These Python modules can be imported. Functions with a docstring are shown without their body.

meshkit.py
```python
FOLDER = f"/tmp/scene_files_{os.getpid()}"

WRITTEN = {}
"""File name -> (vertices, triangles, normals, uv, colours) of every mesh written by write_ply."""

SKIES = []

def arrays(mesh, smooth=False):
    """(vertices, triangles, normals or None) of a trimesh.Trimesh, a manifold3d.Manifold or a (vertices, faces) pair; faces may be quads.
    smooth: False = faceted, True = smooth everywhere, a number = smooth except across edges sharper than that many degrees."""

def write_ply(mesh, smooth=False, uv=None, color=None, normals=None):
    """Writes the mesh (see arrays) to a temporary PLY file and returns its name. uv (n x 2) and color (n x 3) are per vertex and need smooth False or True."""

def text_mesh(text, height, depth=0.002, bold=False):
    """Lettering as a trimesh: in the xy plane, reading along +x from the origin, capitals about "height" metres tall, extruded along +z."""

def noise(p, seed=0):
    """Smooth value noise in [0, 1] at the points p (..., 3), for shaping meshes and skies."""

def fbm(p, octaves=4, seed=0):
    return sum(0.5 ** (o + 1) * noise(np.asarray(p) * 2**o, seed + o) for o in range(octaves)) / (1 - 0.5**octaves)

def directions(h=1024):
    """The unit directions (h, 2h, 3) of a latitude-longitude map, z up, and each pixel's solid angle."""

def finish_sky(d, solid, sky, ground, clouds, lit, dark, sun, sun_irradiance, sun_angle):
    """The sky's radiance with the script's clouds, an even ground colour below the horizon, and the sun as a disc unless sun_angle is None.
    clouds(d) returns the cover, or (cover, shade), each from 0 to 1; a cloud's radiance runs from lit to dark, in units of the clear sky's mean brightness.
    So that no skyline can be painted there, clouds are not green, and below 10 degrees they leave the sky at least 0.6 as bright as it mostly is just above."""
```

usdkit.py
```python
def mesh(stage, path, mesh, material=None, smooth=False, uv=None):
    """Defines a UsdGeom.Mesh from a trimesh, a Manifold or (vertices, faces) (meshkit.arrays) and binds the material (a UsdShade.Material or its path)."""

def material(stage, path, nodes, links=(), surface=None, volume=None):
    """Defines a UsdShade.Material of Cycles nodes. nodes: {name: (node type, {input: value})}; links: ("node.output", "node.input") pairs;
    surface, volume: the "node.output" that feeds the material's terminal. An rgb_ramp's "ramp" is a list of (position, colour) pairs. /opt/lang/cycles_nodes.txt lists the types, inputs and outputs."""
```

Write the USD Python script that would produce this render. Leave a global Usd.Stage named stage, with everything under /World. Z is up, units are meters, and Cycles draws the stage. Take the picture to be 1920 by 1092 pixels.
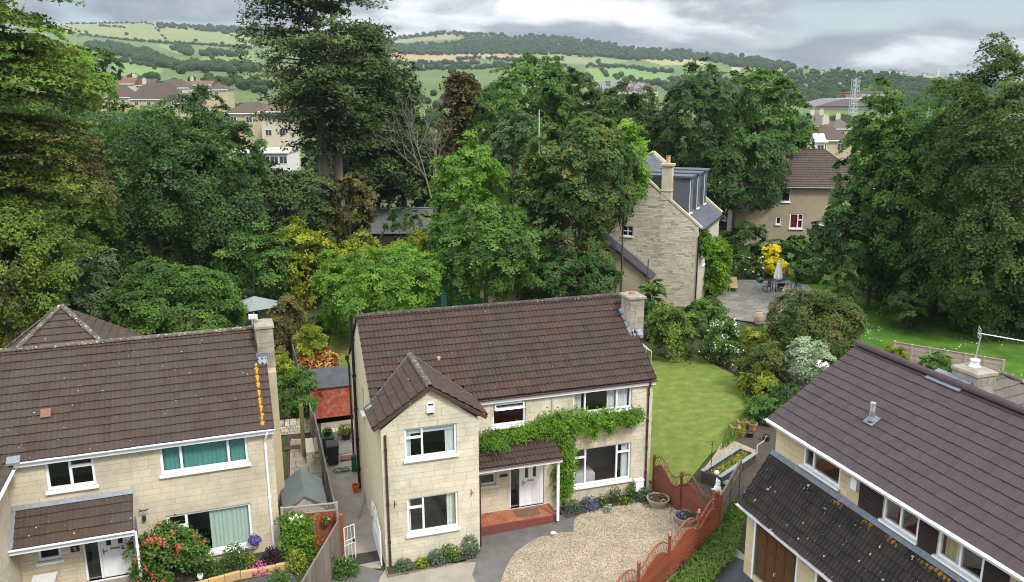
import math, random
import numpy as np
import shapely, trimesh, usdkit, meshkit
from shapely.geometry import Polygon, box as sbox, Point
from pxr import Usd, UsdGeom, UsdLux, UsdShade, Sdf, Gf, Vt

stage = Usd.Stage.CreateInMemory()
UsdGeom.SetStageUpAxis(stage, UsdGeom.Tokens.z)
UsdGeom.SetStageMetersPerUnit(stage, 1.0)
world = UsdGeom.Xform.Define(stage, '/World')
stage.SetDefaultPrim(world.GetPrim())
UsdGeom.Scope.Define(stage, '/World/Looks')

# ---------------------------------------------------------------- camera
FPX, PITCH, ROLL, CAMH = 1545.7, .2384, .0029, 16.55
cam = UsdGeom.Camera.Define(stage, '/World/camera')
cam.CreateHorizontalApertureAttr(36.0)
cam.CreateVerticalApertureAttr(36.0 * 1092 / 1920)
cam.CreateFocalLengthAttr(FPX / 1920 * 36.0)
cam.CreateClippingRangeAttr(Gf.Vec2f(0.5, 30000))
cam.AddTranslateOp().Set(Gf.Vec3d(0, 0, CAMH))
cam.AddRotateXOp().Set(90 - math.degrees(PITCH))
cam.AddRotateZOp().Set(-math.degrees(ROLL))
cam.CreateExposureAttr(EXPOSURE := 1.06)

# ---------------------------------------------------------------- sky and sun
SUN_DIR = np.array([.50, -.62, .95]); SUN_DIR /= np.linalg.norm(SUN_DIR)
SUN_EL = math.asin(SUN_DIR[2]); SUN_ROT = math.atan2(SUN_DIR[0], SUN_DIR[1])

def material(name, nodes, links, surface=None, volume=None):
    return usdkit.material(stage, '/World/Looks/' + name, nodes, links, surface=surface, volume=volume)

sky_mat = material('cloudy_sky', {
    'tc': ('texture_coordinate', {}),
    'sx': ('separate_xyz', {}),
    'zz': ('math', {'math_type': 'maximum', 'value2': 0.0}),
    'za': ('math', {'math_type': 'add', 'value2': 0.30}),
    'dx': ('math', {'math_type': 'divide'}), 'dy': ('math', {'math_type': 'divide'}),
    'cv': ('combine_xyz', {'z': 3.7}),
    'nA': ('noise_texture', {'scale': 2.9, 'detail': 8.0, 'roughness': .55, 'distortion': .35}),
    'nB': ('noise_texture', {'scale': 1.5, 'detail': 3.0, 'roughness': .5, 'distortion': .1}),
    'mixn': ('mix_float', {'fac': .45}),
    'shade': ('rgb_ramp', {'ramp': [(0, (.23, .275, .335)), (.38, (.27, .32, .38)), (.46, (.36, .41, .47)), (.515, (.50, .55, .60)), (.555, (.80, .84, .88)), (.615, (1.2, 1.22, 1.24)), (1, (1.35, 1.35, 1.35))]}),
    'cover': ('rgb_ramp', {'ramp': [(0, (1, 1, 1)), (1, (1, 1, 1))]}),
    'cov2': ('rgb_ramp', {'ramp': [(0, (.45, .45, .45)), (.34, (.6, .6, .6)), (.42, (.97, .97, .97)), (1, (1, 1, 1))]}),
    # an overcast sky is brighter overhead than at the horizon: (1 + 2 sin e) / 3
    'grad': ('math', {'math_type': 'multiply_add', 'value2': 3.7, 'value3': .60}),
    'cl': ('mix_color', {'blend_type': 'multiply', 'fac': 1.0, 'use_clamp': False}),
    'sky': ('sky_texture', {'sky_type': 'single_scattering', 'sun_disc': False, 'sun_elevation': SUN_EL, 'sun_rotation': SUN_ROT, 'altitude': 60., 'air_density': 1.0, 'aerosol_density': 1.2, 'ozone_density': 1.0}),
    'clk': ('mix_color', {'blend_type': 'multiply', 'fac': 1.0, 'b': (4.4, 4.4, 4.4), 'use_clamp': False}),
    'mx': ('mix_color', {'blend_type': 'mix', 'use_clamp': False}),
    'bg': ('background_shader', {'strength': .10}),
}, [('tc.generated', 'sx.vector'), ('sx.z', 'zz.value1'), ('zz.value', 'za.value1'),
    ('sx.x', 'dx.value1'), ('za.value', 'dx.value2'), ('sx.y', 'dy.value1'), ('za.value', 'dy.value2'),
    ('dx.value', 'cv.x'), ('dy.value', 'cv.y'), ('cv.vector', 'nA.vector'), ('cv.vector', 'nB.vector'),
    ('nA.fac', 'mixn.a'), ('nB.fac', 'mixn.b'), ('mixn.result', 'shade.fac'), ('nB.fac', 'cov2.fac'),
    ('zz.value', 'grad.value1'), ('shade.color', 'cl.a'), ('grad.value', 'cl.b'),
    ('cl.result', 'clk.a'), ('sky.color', 'mx.a'), ('clk.result', 'mx.b'), ('cov2.color', 'mx.fac'),
    ('mx.result', 'bg.color')], surface='bg.background')
dome = UsdLux.DomeLight.Define(stage, '/World/sky')
dome.CreateIntensityAttr(1.0)
UsdShade.MaterialBindingAPI.Apply(dome.GetPrim()).Bind(sky_mat)
dome.GetPrim().SetCustomDataByKey('kind', 'structure')
sun = UsdLux.DistantLight.Define(stage, '/World/sun')
sun.CreateIntensityAttr(.40); sun.CreateNormalizeAttr(True); sun.CreateAngleAttr(12.0)
sun.CreateColorAttr(Gf.Vec3f(1, .95, .87))
q_ = Gf.Rotation(Gf.Vec3d(0, 0, 1), Gf.Vec3d(*map(float, SUN_DIR)))
sun.AddOrientOp().Set(Gf.Quatf(q_.GetQuat()))

# ---------------------------------------------------------------- helpers
used = {}
def numbered(parent, name):
    k = (parent, name); n = used.get(k, 0); used[k] = n + 1
    return f'{parent}/{name}' if n == 0 else f'{parent}/{name}_{n:03d}'

def tag(prim, label=None, cat=None, group=None, kind=None):
    for k, v in (('label', label), ('category', cat), ('group', group), ('kind', kind)):
        if v: prim.SetCustomDataByKey(k, v)
    return prim

def thing(name, label, cat, loc=(0, 0, 0), rz=0., group=None):
    p = numbered('/World', name)
    x = UsdGeom.Xform.Define(stage, p)
    x.AddTranslateOp().Set(Gf.Vec3d(*map(float, loc))); x.AddRotateZOp().Set(math.degrees(rz))
    tag(x.GetPrim(), label, cat, group)
    return p

def copy_thing(src, loc, rz, label, scale=1.0, group=None, sz=None):
    base = src.split('/')[-1]
    if base[-4:-3] == '_' and base[-3:].isdigit(): base = base[:-4]
    p = numbered('/World', base)
    x = UsdGeom.Xform.Define(stage, p)
    x.AddTranslateOp().Set(Gf.Vec3d(*map(float, loc))); x.AddRotateZOp().Set(math.degrees(rz))
    if scale != 1.0 or sz: x.AddScaleOp().Set(Gf.Vec3f(scale, scale, sz or scale))
    pr = x.GetPrim(); was = stage.GetPrimAtPath(src).GetCustomData()
    pr.GetReferences().AddInternalReference(src); pr.SetInstanceable(True)
    tag(pr, label, was['category'], group or was.get('group'))
    return p

def unit(v):
    v = np.asarray(v, float); return v / np.linalg.norm(v)

class MB:
    """Collects pieces; build() makes them one Mesh. tone: one random number per piece, kept as a mesh attribute."""
    def __init__(s, seed=0):
        s.v, s.f, s.t, s.n = [], [], [], 0; s.r = random.Random(seed)
    def add(s, v, f, tone=None):
        v = np.asarray(v, float).reshape(-1, 3); f = np.asarray(f, int)
        if f.ndim == 2 and f.shape[1] == 4: f = np.vstack([f[:, [0, 1, 2]], f[:, [0, 2, 3]]])
        s.v.append(v); s.f.append(f + s.n); s.n += len(v)
        t = s.r.random() if tone is None else tone
        s.t.append(np.broadcast_to(np.asarray(t, float), (len(v),)))
        return s
    def tm(s, m, tone=None): return s.add(m.vertices, m.faces, tone)
    BF = np.array([[0, 3, 2, 1], [4, 5, 6, 7], [0, 1, 5, 4], [1, 2, 6, 5], [2, 3, 7, 6], [3, 0, 4, 7]])
    def box(s, x0, x1, y0, y1, z0, z1, tone=None):
        v = [(x0, y0, z0), (x1, y0, z0), (x1, y1, z0), (x0, y1, z0), (x0, y0, z1), (x1, y0, z1), (x1, y1, z1), (x0, y1, z1)]
        return s.add(v, s.BF, tone)
    def hexa(s, pts, tone=None): return s.add(pts, s.BF, tone)
    def quad(s, a, b, c, d, tone=None): return s.add([a, b, c, d], [[0, 1, 2, 3]], tone)
    def prism(s, poly, o, eu, ew, en, depth, tone=None):
        """polygon (shapely or points) in the plane (eu, ew) at o, extruded by depth along en"""
        if not isinstance(poly, Polygon): poly = Polygon(poly)
        if poly.is_empty or poly.area < 1e-5: return s
        m = trimesh.creation.extrude_polygon(poly, abs(depth), engine='earcut')
        p = np.asarray(m.vertices)
        if depth < 0: p = p + [0, 0, depth]
        v = np.asarray(o) + p[:, :1] * np.asarray(eu) + p[:, 1:2] * np.asarray(ew) + p[:, 2:] * np.asarray(en)
        return s.add(v, m.faces, tone)
    def tube(s, pts, r, sides=6, tone=None, cap=True):
        p = np.asarray(pts, float); r = np.broadcast_to(np.asarray(r, float), (len(p),))
        t = np.gradient(p, axis=0); t /= np.linalg.norm(t, axis=1, keepdims=True) + 1e-12
        ref = np.array([0, 0, 1.]) if abs(t[:, 2]).mean() < .8 else np.array([1., 0, 0])
        a = np.cross(t, ref); a /= np.linalg.norm(a, axis=1, keepdims=True) + 1e-12
        b = np.cross(t, a); ang = np.arange(sides) * 2 * np.pi / sides
        v = p[:, None] + r[:, None, None] * (np.cos(ang)[None, :, None] * a[:, None] + np.sin(ang)[None, :, None] * b[:, None])
        i, j = np.meshgrid(np.arange(len(p) - 1), np.arange(sides), indexing='ij')
        q = np.stack([i * sides + j, i * sides + (j + 1) % sides, (i + 1) * sides + (j + 1) % sides, (i + 1) * sides + j], -1).reshape(-1, 4)
        f = np.vstack([q[:, [0, 1, 2]], q[:, [0, 2, 3]]])
        if cap:
            k = np.arange(1, sides - 1); e = (len(p) - 1) * sides
            f = np.vstack([f, np.stack([k * 0, k + 1, k], 1), np.stack([k * 0 + e, e + k, e + k + 1], 1)])
        return s.add(v.reshape(-1, 3), f, tone)
    def lathe(s, prof, c=(0, 0, 0), seg=14, tone=None):
        p = np.asarray(prof, float); ang = np.arange(seg) * 2 * np.pi / seg
        v = np.stack([p[:, None, 0] * np.cos(ang), p[:, None, 0] * np.sin(ang), np.broadcast_to(p[:, None, 1], (len(p), seg))], -1).reshape(-1, 3) + np.asarray(c)
        i, j = np.meshgrid(np.arange(len(p) - 1), np.arange(seg), indexing='ij')
        q = np.stack([i * seg + j, i * seg + (j + 1) % seg, (i + 1) * seg + (j + 1) % seg, (i + 1) * seg + j], -1).reshape(-1, 4)
        return s.add(v, q, tone)
    def build(s, name, mat, parent='/World', label=None, cat=None, group=None, kind=None, extra=None):
        if not s.v: return None
        p = numbered(parent, name)
        write_mesh(p, np.vstack(s.v), np.vstack(s.f), mat, np.concatenate(s.t), extra)
        tag(stage.GetPrimAtPath(p), label, cat, group, kind)
        return p

def write_mesh(path, v, f, mat, tone=None, extra=None):
    m = UsdGeom.Mesh.Define(stage, path)
    m.CreatePointsAttr(Vt.Vec3fArray.FromNumpy(np.ascontiguousarray(v, np.float32)))
    m.CreateFaceVertexCountsAttr(Vt.IntArray.FromNumpy(np.full(len(f), f.shape[1], np.int32)))
    m.CreateFaceVertexIndicesAttr(Vt.IntArray.FromNumpy(np.ascontiguousarray(f, np.int32).ravel()))
    m.CreateSubdivisionSchemeAttr('none')
    api = UsdGeom.PrimvarsAPI(m)
    if tone is not None:
        api.CreatePrimvar('tone', Sdf.ValueTypeNames.FloatArray, 'vertex').Set(Vt.FloatArray.FromNumpy(np.ascontiguousarray(tone, np.float32)))
    for k, a in (extra or {}).items():
        api.CreatePrimvar(k, Sdf.ValueTypeNames.Float3Array, 'vertex').Set(Vt.Vec3fArray.FromNumpy(np.ascontiguousarray(a, np.float32)))
    if mat is not None:
        UsdShade.MaterialBindingAPI.Apply(m.GetPrim()).Bind(mat)
    return m

def ray(px, py):
    """the direction of a photograph's pixel, for measuring where things stand"""
    X = (px - 960) / FPX; Y = -(py - 546) / FPX
    x = X * math.cos(ROLL) - Y * math.sin(ROLL); y = X * math.sin(ROLL) + Y * math.cos(ROLL)
    c, s = math.cos(PITCH), math.sin(PITCH)
    return np.array([x, c + y * s, -s + y * c])
def gnd(px, py, z=0.):
    d = ray(px, py); return np.array([0, 0, CAMH]) + (z - CAMH) / d[2] * d
def dep(px, py, D):
    d = ray(px, py); return np.array([0, 0, CAMH]) + d * D / d[1]

# ---------------------------------------------------------------- materials
def plain(name, col, rough=.7, spec=.3, var=.12, scale=6., bump=0., bscale=40., metal=0.):
    """a colour with soft mottling and fine relief"""
    c = np.array(col)
    n = {'g': ('geometry', {}), 'n': ('noise_texture', {'scale': scale, 'detail': 5., 'roughness': .6}),
         'r': ('rgb_ramp', {'ramp': [(.25, tuple(c * (1 - var))), (.75, tuple(np.minimum(c * (1 + var), .9)))]}),
         'p': ('principled_bsdf', {'roughness': rough, 'specular_ior_level': spec, 'metallic': metal})}
    l = [('g.position', 'n.vector'), ('n.fac', 'r.fac'), ('r.color', 'p.base_color')]
    if bump:
        n['n2'] = ('noise_texture', {'scale': bscale, 'detail': 4.}); n['b'] = ('bump', {'strength': bump, 'distance': .02})
        l += [('g.position', 'n2.vector'), ('n2.fac', 'b.height'), ('b.normal', 'p.normal')]
    return material(name, n, l, surface='p.BSDF')

def toned(name, cols, rough=.85, spec=.25, dirt=None, dirt_amt=.5, dscale=1.2, speck=None, spscale=9., sp0=.70, sp1=.74, bump=.3, bscale=60., fine=.25, extra_ramp=None):
    """colour picked per piece from its tone, with weathering patches (dirt) and lichen specks"""
    n = {'g': ('geometry', {}), 'a': ('attribute', {'attribute': 'tone'}), 'r': ('rgb_ramp', {'ramp': [(i / max(len(cols) - 1, 1), c) for i, c in enumerate(cols)]}),
         'nf': ('noise_texture', {'scale': 22., 'detail': 5., 'roughness': .7}), 'mr': ('map_range', {'from_min': .3, 'from_max': .7, 'to_min': 1 - fine, 'to_max': 1 + fine}),
         'm1': ('mix_color', {'blend_type': 'multiply', 'fac': 1., 'use_clamp': False}),
         'p': ('principled_bsdf', {'roughness': rough, 'specular_ior_level': spec}),
         'nb': ('noise_texture', {'scale': bscale, 'detail': 4.}), 'b': ('bump', {'strength': bump, 'distance': .015})}
    l = [('a.fac', 'r.fac'), ('g.position', 'nf.vector'), ('nf.fac', 'mr.value'), ('r.color', 'm1.a'), ('mr.result', 'm1.b'),
         ('g.position', 'nb.vector'), ('nb.fac', 'b.height'), ('b.normal', 'p.normal')]
    last = 'm1.result'
    if dirt is not None:
        n['nd'] = ('noise_texture', {'scale': dscale, 'detail': 6., 'roughness': .65})
        n['dr'] = ('rgb_ramp', {'ramp': [(.42, (0, 0, 0)), (.68, (dirt_amt,) * 3)]}); n['m2'] = ('mix_color', {'b': dirt})
        l += [('g.position', 'nd.vector'), ('nd.fac', 'dr.fac'), ('dr.color', 'm2.fac'), (last, 'm2.a')]; last = 'm2.result'
    if speck is not None:
        n['vs'] = ('noise_texture', {'scale': spscale, 'detail': 2., 'roughness': .5}); n['sr'] = ('rgb_ramp', {'ramp': [(sp0, (0, 0, 0)), (sp1, (1, 1, 1))]}); n['m3'] = ('mix_color', {'b': speck})
        l += [('g.position', 'vs.vector'), ('vs.fac', 'sr.fac'), ('sr.color', 'm3.fac'), (last, 'm3.a')]; last = 'm3.result'
    l.append((last, 'p.base_color'))
    return material(name, n, l, surface='p.BSDF')

def leafy(name, cols, trans=.3, rough=.6, big=.5, spec=.16):
    """foliage: tone per leaf and clump picks the colour; light passes through"""
    cols = [tuple(min(.75, x * (1.72 if max(c) < .3 else 1.)) for x in c) for c in cols]
    n = {'g': ('geometry', {}), 'a': ('attribute', {'attribute': 'tone'}), 'n': ('noise_texture', {'scale': big, 'detail': 3.}),
         'ad': ('math', {'math_type': 'multiply_add', 'value2': .8}), 'ad2': ('math', {'math_type': 'add', 'value2': -.4, 'use_clamp': True}),
         'r': ('rgb_ramp', {'ramp': [(i / (len(cols) - 1), c) for i, c in enumerate(cols)]}),
         'p': ('principled_bsdf', {'roughness': rough, 'specular_ior_level': spec}), 't': ('translucent_bsdf', {}),
         'hs': ('hsv', {'saturation': 1.1, 'value': 1.3, 'hue': .49}), 'x': ('mix_closure', {'fac': trans})}
    l = [('g.position', 'n.vector'), ('n.fac', 'ad.value1'), ('a.fac', 'ad.value3'), ('ad.value', 'ad2.value1'), ('ad2.value', 'r.fac'), ('r.color', 'p.base_color'),
         ('r.color', 'hs.color'), ('hs.color', 't.color'), ('p.BSDF', 'x.closure1'), ('t.BSDF', 'x.closure2')]
    return material(name, n, l, surface='x.closure')

def glass(name, tint=(.93, .96, .96), rough=.0):
    return material(name, {'f': ('layer_weight', {'blend': .5}), 'pw': ('math', {'math_type': 'power', 'value2': 3.0}), 'ma': ('math', {'math_type': 'multiply_add', 'value2': .75, 'value3': .07}), 't': ('transparent_bsdf', {'color': tint}), 'gl': ('glossy_bsdf', {'roughness': rough, 'color': (.95, .97, 1.)}), 'x': ('mix_closure', {})},
                    [('f.facing', 'pw.value1'), ('pw.value', 'ma.value1'), ('ma.value', 'x.fac'), ('t.BSDF', 'x.closure1'), ('gl.BSDF', 'x.closure2')], surface='x.closure')

TILE_BROWN = [(.054, .034, .026), (.066, .041, .031), (.073, .045, .034), (.084, .050, .036), (.062, .040, .031)]
M_tile = toned('concrete_roof_tile', TILE_BROWN, dirt=(.055, .046, .040), dirt_amt=.75, dscale=.55, speck=(.42, .39, .31), spscale=8.5, sp0=.74, sp1=.77, bump=.5)
M_tile2 = toned('old_roof_tile', [(.057, .039, .030), (.067, .045, .034), (.074, .051, .039), (.063, .044, .035)], dirt=(.070, .060, .050), dirt_amt=.7, dscale=.5, speck=(.45, .41, .33), spscale=8.5, sp0=.725, sp1=.755, bump=.5)
M_tile3 = toned('smooth_plum_roof_tile', [(.056, .038, .040), (.062, .042, .044), (.068, .046, .047)], rough=.7, spec=.35, bump=.12, fine=.1)
M_tile4 = toned('blackened_roof_tile', [(.022, .020, .018), (.032, .027, .024), (.045, .034, .030), (.027, .024, .022)], dirt=(.055, .042, .034), dirt_amt=.6, dscale=.8, speck=(.52, .50, .44), spscale=5.5, sp0=.70, sp1=.725, bump=.5)
M_ridge = toned('mossy_ridge_tile', [(.075, .060, .048), (.10, .082, .064), (.06, .05, .044)], dirt=(.19, .165, .12), dirt_amt=.8, dscale=3., speck=(.50, .46, .36), spscale=12., sp0=.62, sp1=.68)
M_ridge2 = toned('dark_ridge_tile', [(.046, .036, .033), (.06, .046, .04)], dirt=(.12, .10, .08), dirt_amt=.6, dscale=3., speck=(.5, .46, .38), spscale=14., sp0=.67, sp1=.72)
M_plumridge = toned('plum_ridge_tile', [(.055, .038, .040), (.062, .042, .044)], rough=.6, bump=.1, fine=.1)
STONE = [(.60, .535, .41), (.64, .58, .45), (.62, .55, .41), (.67, .61, .48), (.59, .54, .43)]
M_stone = toned('cream_reconstructed_stone', STONE, dirt=(.33, .295, .235), dirt_amt=.62, dscale=.85, bump=.25, fine=.10, bscale=30.)
M_stone_l = toned('buff_reconstructed_stone', [(.58, .495, .35), (.63, .54, .385), (.60, .515, .365), (.65, .565, .42), (.56, .49, .37)], dirt=(.36, .315, .25), dirt_amt=.6, dscale=.6, bump=.25, fine=.10, bscale=30.)
M_stone_r = toned('yellow_block', [(.47, .375, .225), (.52, .42, .26), (.50, .40, .25)], bump=.2, fine=.08)
M_mortar = plain('pale_mortar', (.38, .33, .25), .9, .2, .15)
M_rubble = toned('grey_rubble_stone', [(.58, .515, .40), (.66, .59, .465), (.50, .445, .345), (.70, .63, .50), (.62, .55, .43), (.32, .28, .22)], dirt=(.34, .30, .23), dirt_amt=.3, dscale=.5, bump=.5)
M_rubmortar = plain('lime_mortar', (.52, .485, .40), .9)
M_ashlar = plain('dressed_bath_stone', (.54, .475, .345), .85, var=.2, scale=2.)
M_white = plain('white_upvc', (.80, .81, .83), .35, .45, .03, 3.)
M_whitepaint = plain('weathered_white_paint', (.70, .70, .70), .5, .4, .1, 5.)
M_lead = plain('grey_lead', (.20, .22, .25), .45, .5, .25, 8., metal=.3)
M_brownpipe = plain('brown_plastic', (.055, .028, .022), .4, .4)
M_blackpipe = plain('black_plastic', (.012, .012, .013), .4, .4)
M_glass = glass('window_glass')
M_room = plain('room_wall', (.26, .255, .24), .9, var=.05)
M_roomdark = plain('room_floor', (.085, .078, .07), .8)
M_bed = plain('white_bed_linen', (.6, .6, .6), .9, bump=.3, bscale=8.)
M_curtain = plain('white_curtain', (.60, .64, .64), .9, var=.08)
M_teal = plain('teal_curtain', (.10, .29, .27), .8, var=.12)
M_mint = plain('pale_green_curtain', (.44, .54, .47), .9, var=.06)
M_blind = plain('pale_roller_blind', (.50, .58, .60), .8, var=.04)
M_curtain_y = plain('straw_curtain', (.40, .38, .20), .9)
M_brass = plain('brass', (.45, .30, .10), .35, .5, metal=.8)
M_steel = plain('galvanised_steel', (.45, .47, .49), .4, .5, metal=.6)
M_dark = plain('dark_plastic', (.03, .03, .032), .5)
M_redoak = plain('redwood_stain', (.27, .062, .028), .65, .35, .25, 3., bump=.3)
M_redfence = toned('red_stained_boards', [(.25, .062, .030), (.33, .085, .040), (.29, .072, .034), (.20, .050, .026)], rough=.65, spec=.35, dirt=(.20, .10, .065), dirt_amt=.5, dscale=2.5, bump=.3)
M_redshed = toned('red_shed_boards', [(.26, .045, .024), (.34, .065, .033), (.30, .055, .03)], dirt=(.40, .25, .19), dirt_amt=.6, dscale=4., bump=.3)
M_greyfence = toned('silvered_fence_boards', [(.15, .125, .10), (.20, .17, .14), (.24, .20, .165), (.13, .115, .095)], dirt=(.10, .10, .065), dirt_amt=.5, dscale=1.5, bump=.4)
M_pinkfence = toned('pale_fence_boards', [(.42, .33, .26), (.48, .38, .31), (.40, .31, .25)], bump=.3)
M_felt = plain('grey_roofing_felt', (.125, .145, .14), .9, var=.15, scale=2., bump=.3)
M_feltdark = plain('dark_roofing_felt', (.060, .066, .072), .85, var=.3, scale=2.5)
M_slate = toned('blue_grey_slate', [(.060, .072, .090), (.075, .088, .108), (.052, .062, .080), (.088, .10, .118)], rough=.5, spec=.5, dirt=(.12, .13, .14), dirt_amt=.4, dscale=.7, bump=.2)
M_slatelead = plain('dormer_lead', (.085, .097, .115), .5, .45, .15, 3.)
M_terracotta = plain('terracotta', (.36, .165, .095), .8, var=.2, scale=8.)
M_paleterra = plain('pale_terracotta', (.42, .29, .21), .85, var=.2, scale=5.)
M_limewash = plain('render_wall', (.44, .375, .25), .9, var=.1, scale=2.)
M_step = plain('red_tile_step', (.36, .12, .06), .6, .35, .3, 3., bump=.1)
M_stepedge = plain('dark_red_step_edge', (.17, .055, .045), .6, .35)
M_mat = plain('coir_mat', (.14, .105, .065), .95, var=.25, scale=30.)
M_darkmat = plain('dark_rubber_mat', (.045, .038, .034), .9)
M_greenplastic = plain('green_plastic', (.020, .075, .030), .4, .4)
M_tealplastic = plain('teal_green_metal', (.018, .12, .085), .45, .4)
M_orange = plain('orange_plastic', (.62, .13, .02), .4)
M_wood = plain('pale_teak', (.46, .30, .15), .7, var=.15, scale=10.)
M_garagedoor = plain('brown_woodgrain_door', (.075, .036, .014), .45, .4, .2, 4.)
M_darkboard = toned('dark_brown_boards', [(.020, .014, .013), (.028, .019, .017), (.024, .016, .015)], rough=.6, bump=.2)
M_soil = plain('garden_soil', (.060, .045, .032), .95, var=.3, scale=4., bump=.6, bscale=12.)
M_bark = plain('bark', (.105, .080, .062), .95, var=.3, scale=3., bump=.8, bscale=14.)
M_pinebark = plain('pink_grey_pine_bark', (.19, .145, .12), .95, var=.35, scale=2.5, bump=.8, bscale=10.)
M_deadwood = plain('bare_grey_wood', (.20, .18, .155), .9, var=.2)
M_greygreen = plain('sage_green_paint', (.20, .255, .225), .7, var=.08)
M_sagelight = plain('pale_sage_paint', (.32, .40, .36), .7, var=.06)
M_umbrella = plain('white_canvas', (.76, .75, .74), .9, var=.05)
M_chimstone = toned('weathered_chimney_stone', [(.33, .29, .225), (.38, .335, .26), (.30, .265, .21)], dirt=(.13, .115, .095), dirt_amt=.6, dscale=2.5, speck=(.50, .30, .05), spscale=6., sp0=.74, sp1=.78, bump=.4)
M_orangestone = toned('orange_edging_stone', [(.52, .32, .12), (.56, .37, .16), (.48, .31, .14)], bump=.3)
M_lichen = plain('orange_lichen', (.55, .24, .015), .95, var=.3, scale=20., bump=.6)
M_moss = plain('brown_moss', (.20, .12, .035), .95, var=.5, scale=12., bump=.6)
# ---------------------------------------------------------------- terrain
def smooth(a, b, x):
    t = np.clip((np.asarray(x, float) - a) / (b - a), 0, 1); return t * t * (3 - 2 * t)
def zg(x, y):
    """the ground of the plots near the camera"""
    x = np.asarray(x, float); y = np.asarray(y, float)
    k = 1 - smooth(38, 56, y)
    return np.clip(.033 * (x - 6), -.5, 0) * k + np.clip(.115 * (x - 6.2), 0, .36) * (1 - smooth(33, 42, y))
PXA = [-2000, 0, 150, 300, 480, 620, 720, 800, 860, 950, 1050, 1150, 1250, 1350, 1420, 1480, 1560, 1700, 1800, 1900, 4000]
SKY = [60, 52, 46, 44, 52, 68, 74, 66, 60, 68, 74, 88, 98, 106, 114, 126, 134, 142, 154, 162, 170]     # bare skyline
BASE = [150, 150, 150, 150, 156, 160, 166, 168, 168, 170, 176, 182, 188, 196, 198, 200, 203, 205, 205, 205, 205]
RT = [2300, 2300, 2300, 2300, 2300, 2500, 2700, 2700, 2700, 2600, 2500, 2400, 2300, 2100, 1900, 1600, 1250, 1150, 1150, 1200, 1300]
MIDZ = [9, 9, 9, 9, 8, 6, 2, 0, 0, 0, 0, -1, -2, -3, -3, -3, -3, -3, -3, -3, -3]
R0 = 620.
KE = 1637.
def px_of(x, y): return 960 + 1590.6 * np.asarray(x, float) / np.maximum(np.asarray(y, float), 1.)
def zt(x, y):
    """height of the wide terrain: plots, a dip of town, then hillsides"""
    x = np.asarray(x, float); y = np.asarray(y, float)
    p = px_of(x, y); D = np.maximum(y, 1.)
    zb = CAMH + R0 * (170.4 - np.interp(p, PXA, BASE)) / KE
    zm = np.interp(p, PXA, MIDZ)
    near = zg(x, y)
    z1 = near + (zm - near) * smooth(110, 300, D)
    z1 = z1 + (zb - z1) * smooth(330, R0, D)
    rt = np.interp(p, PXA, RT)
    s = np.clip((D - R0) / (rt - R0), 0, 1)
    yb, ys = np.interp(p, PXA, BASE), np.interp(p, PXA, SKY)
    w = (meshkit.fbm(np.stack([x / 260., y / 260., 0 * x], -1), 3, 5) - .5) * 14
    yy = yb + (ys - yb) * s ** .85 + w * np.sin(np.pi * np.clip(s, 0, 1)) ** 1
    z2 = CAMH + D * (170.4 - yy) / KE
    z2 = z2 - np.maximum(D - rt, 0) * .09
    return np.where(D <= R0, z1, z2)
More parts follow.
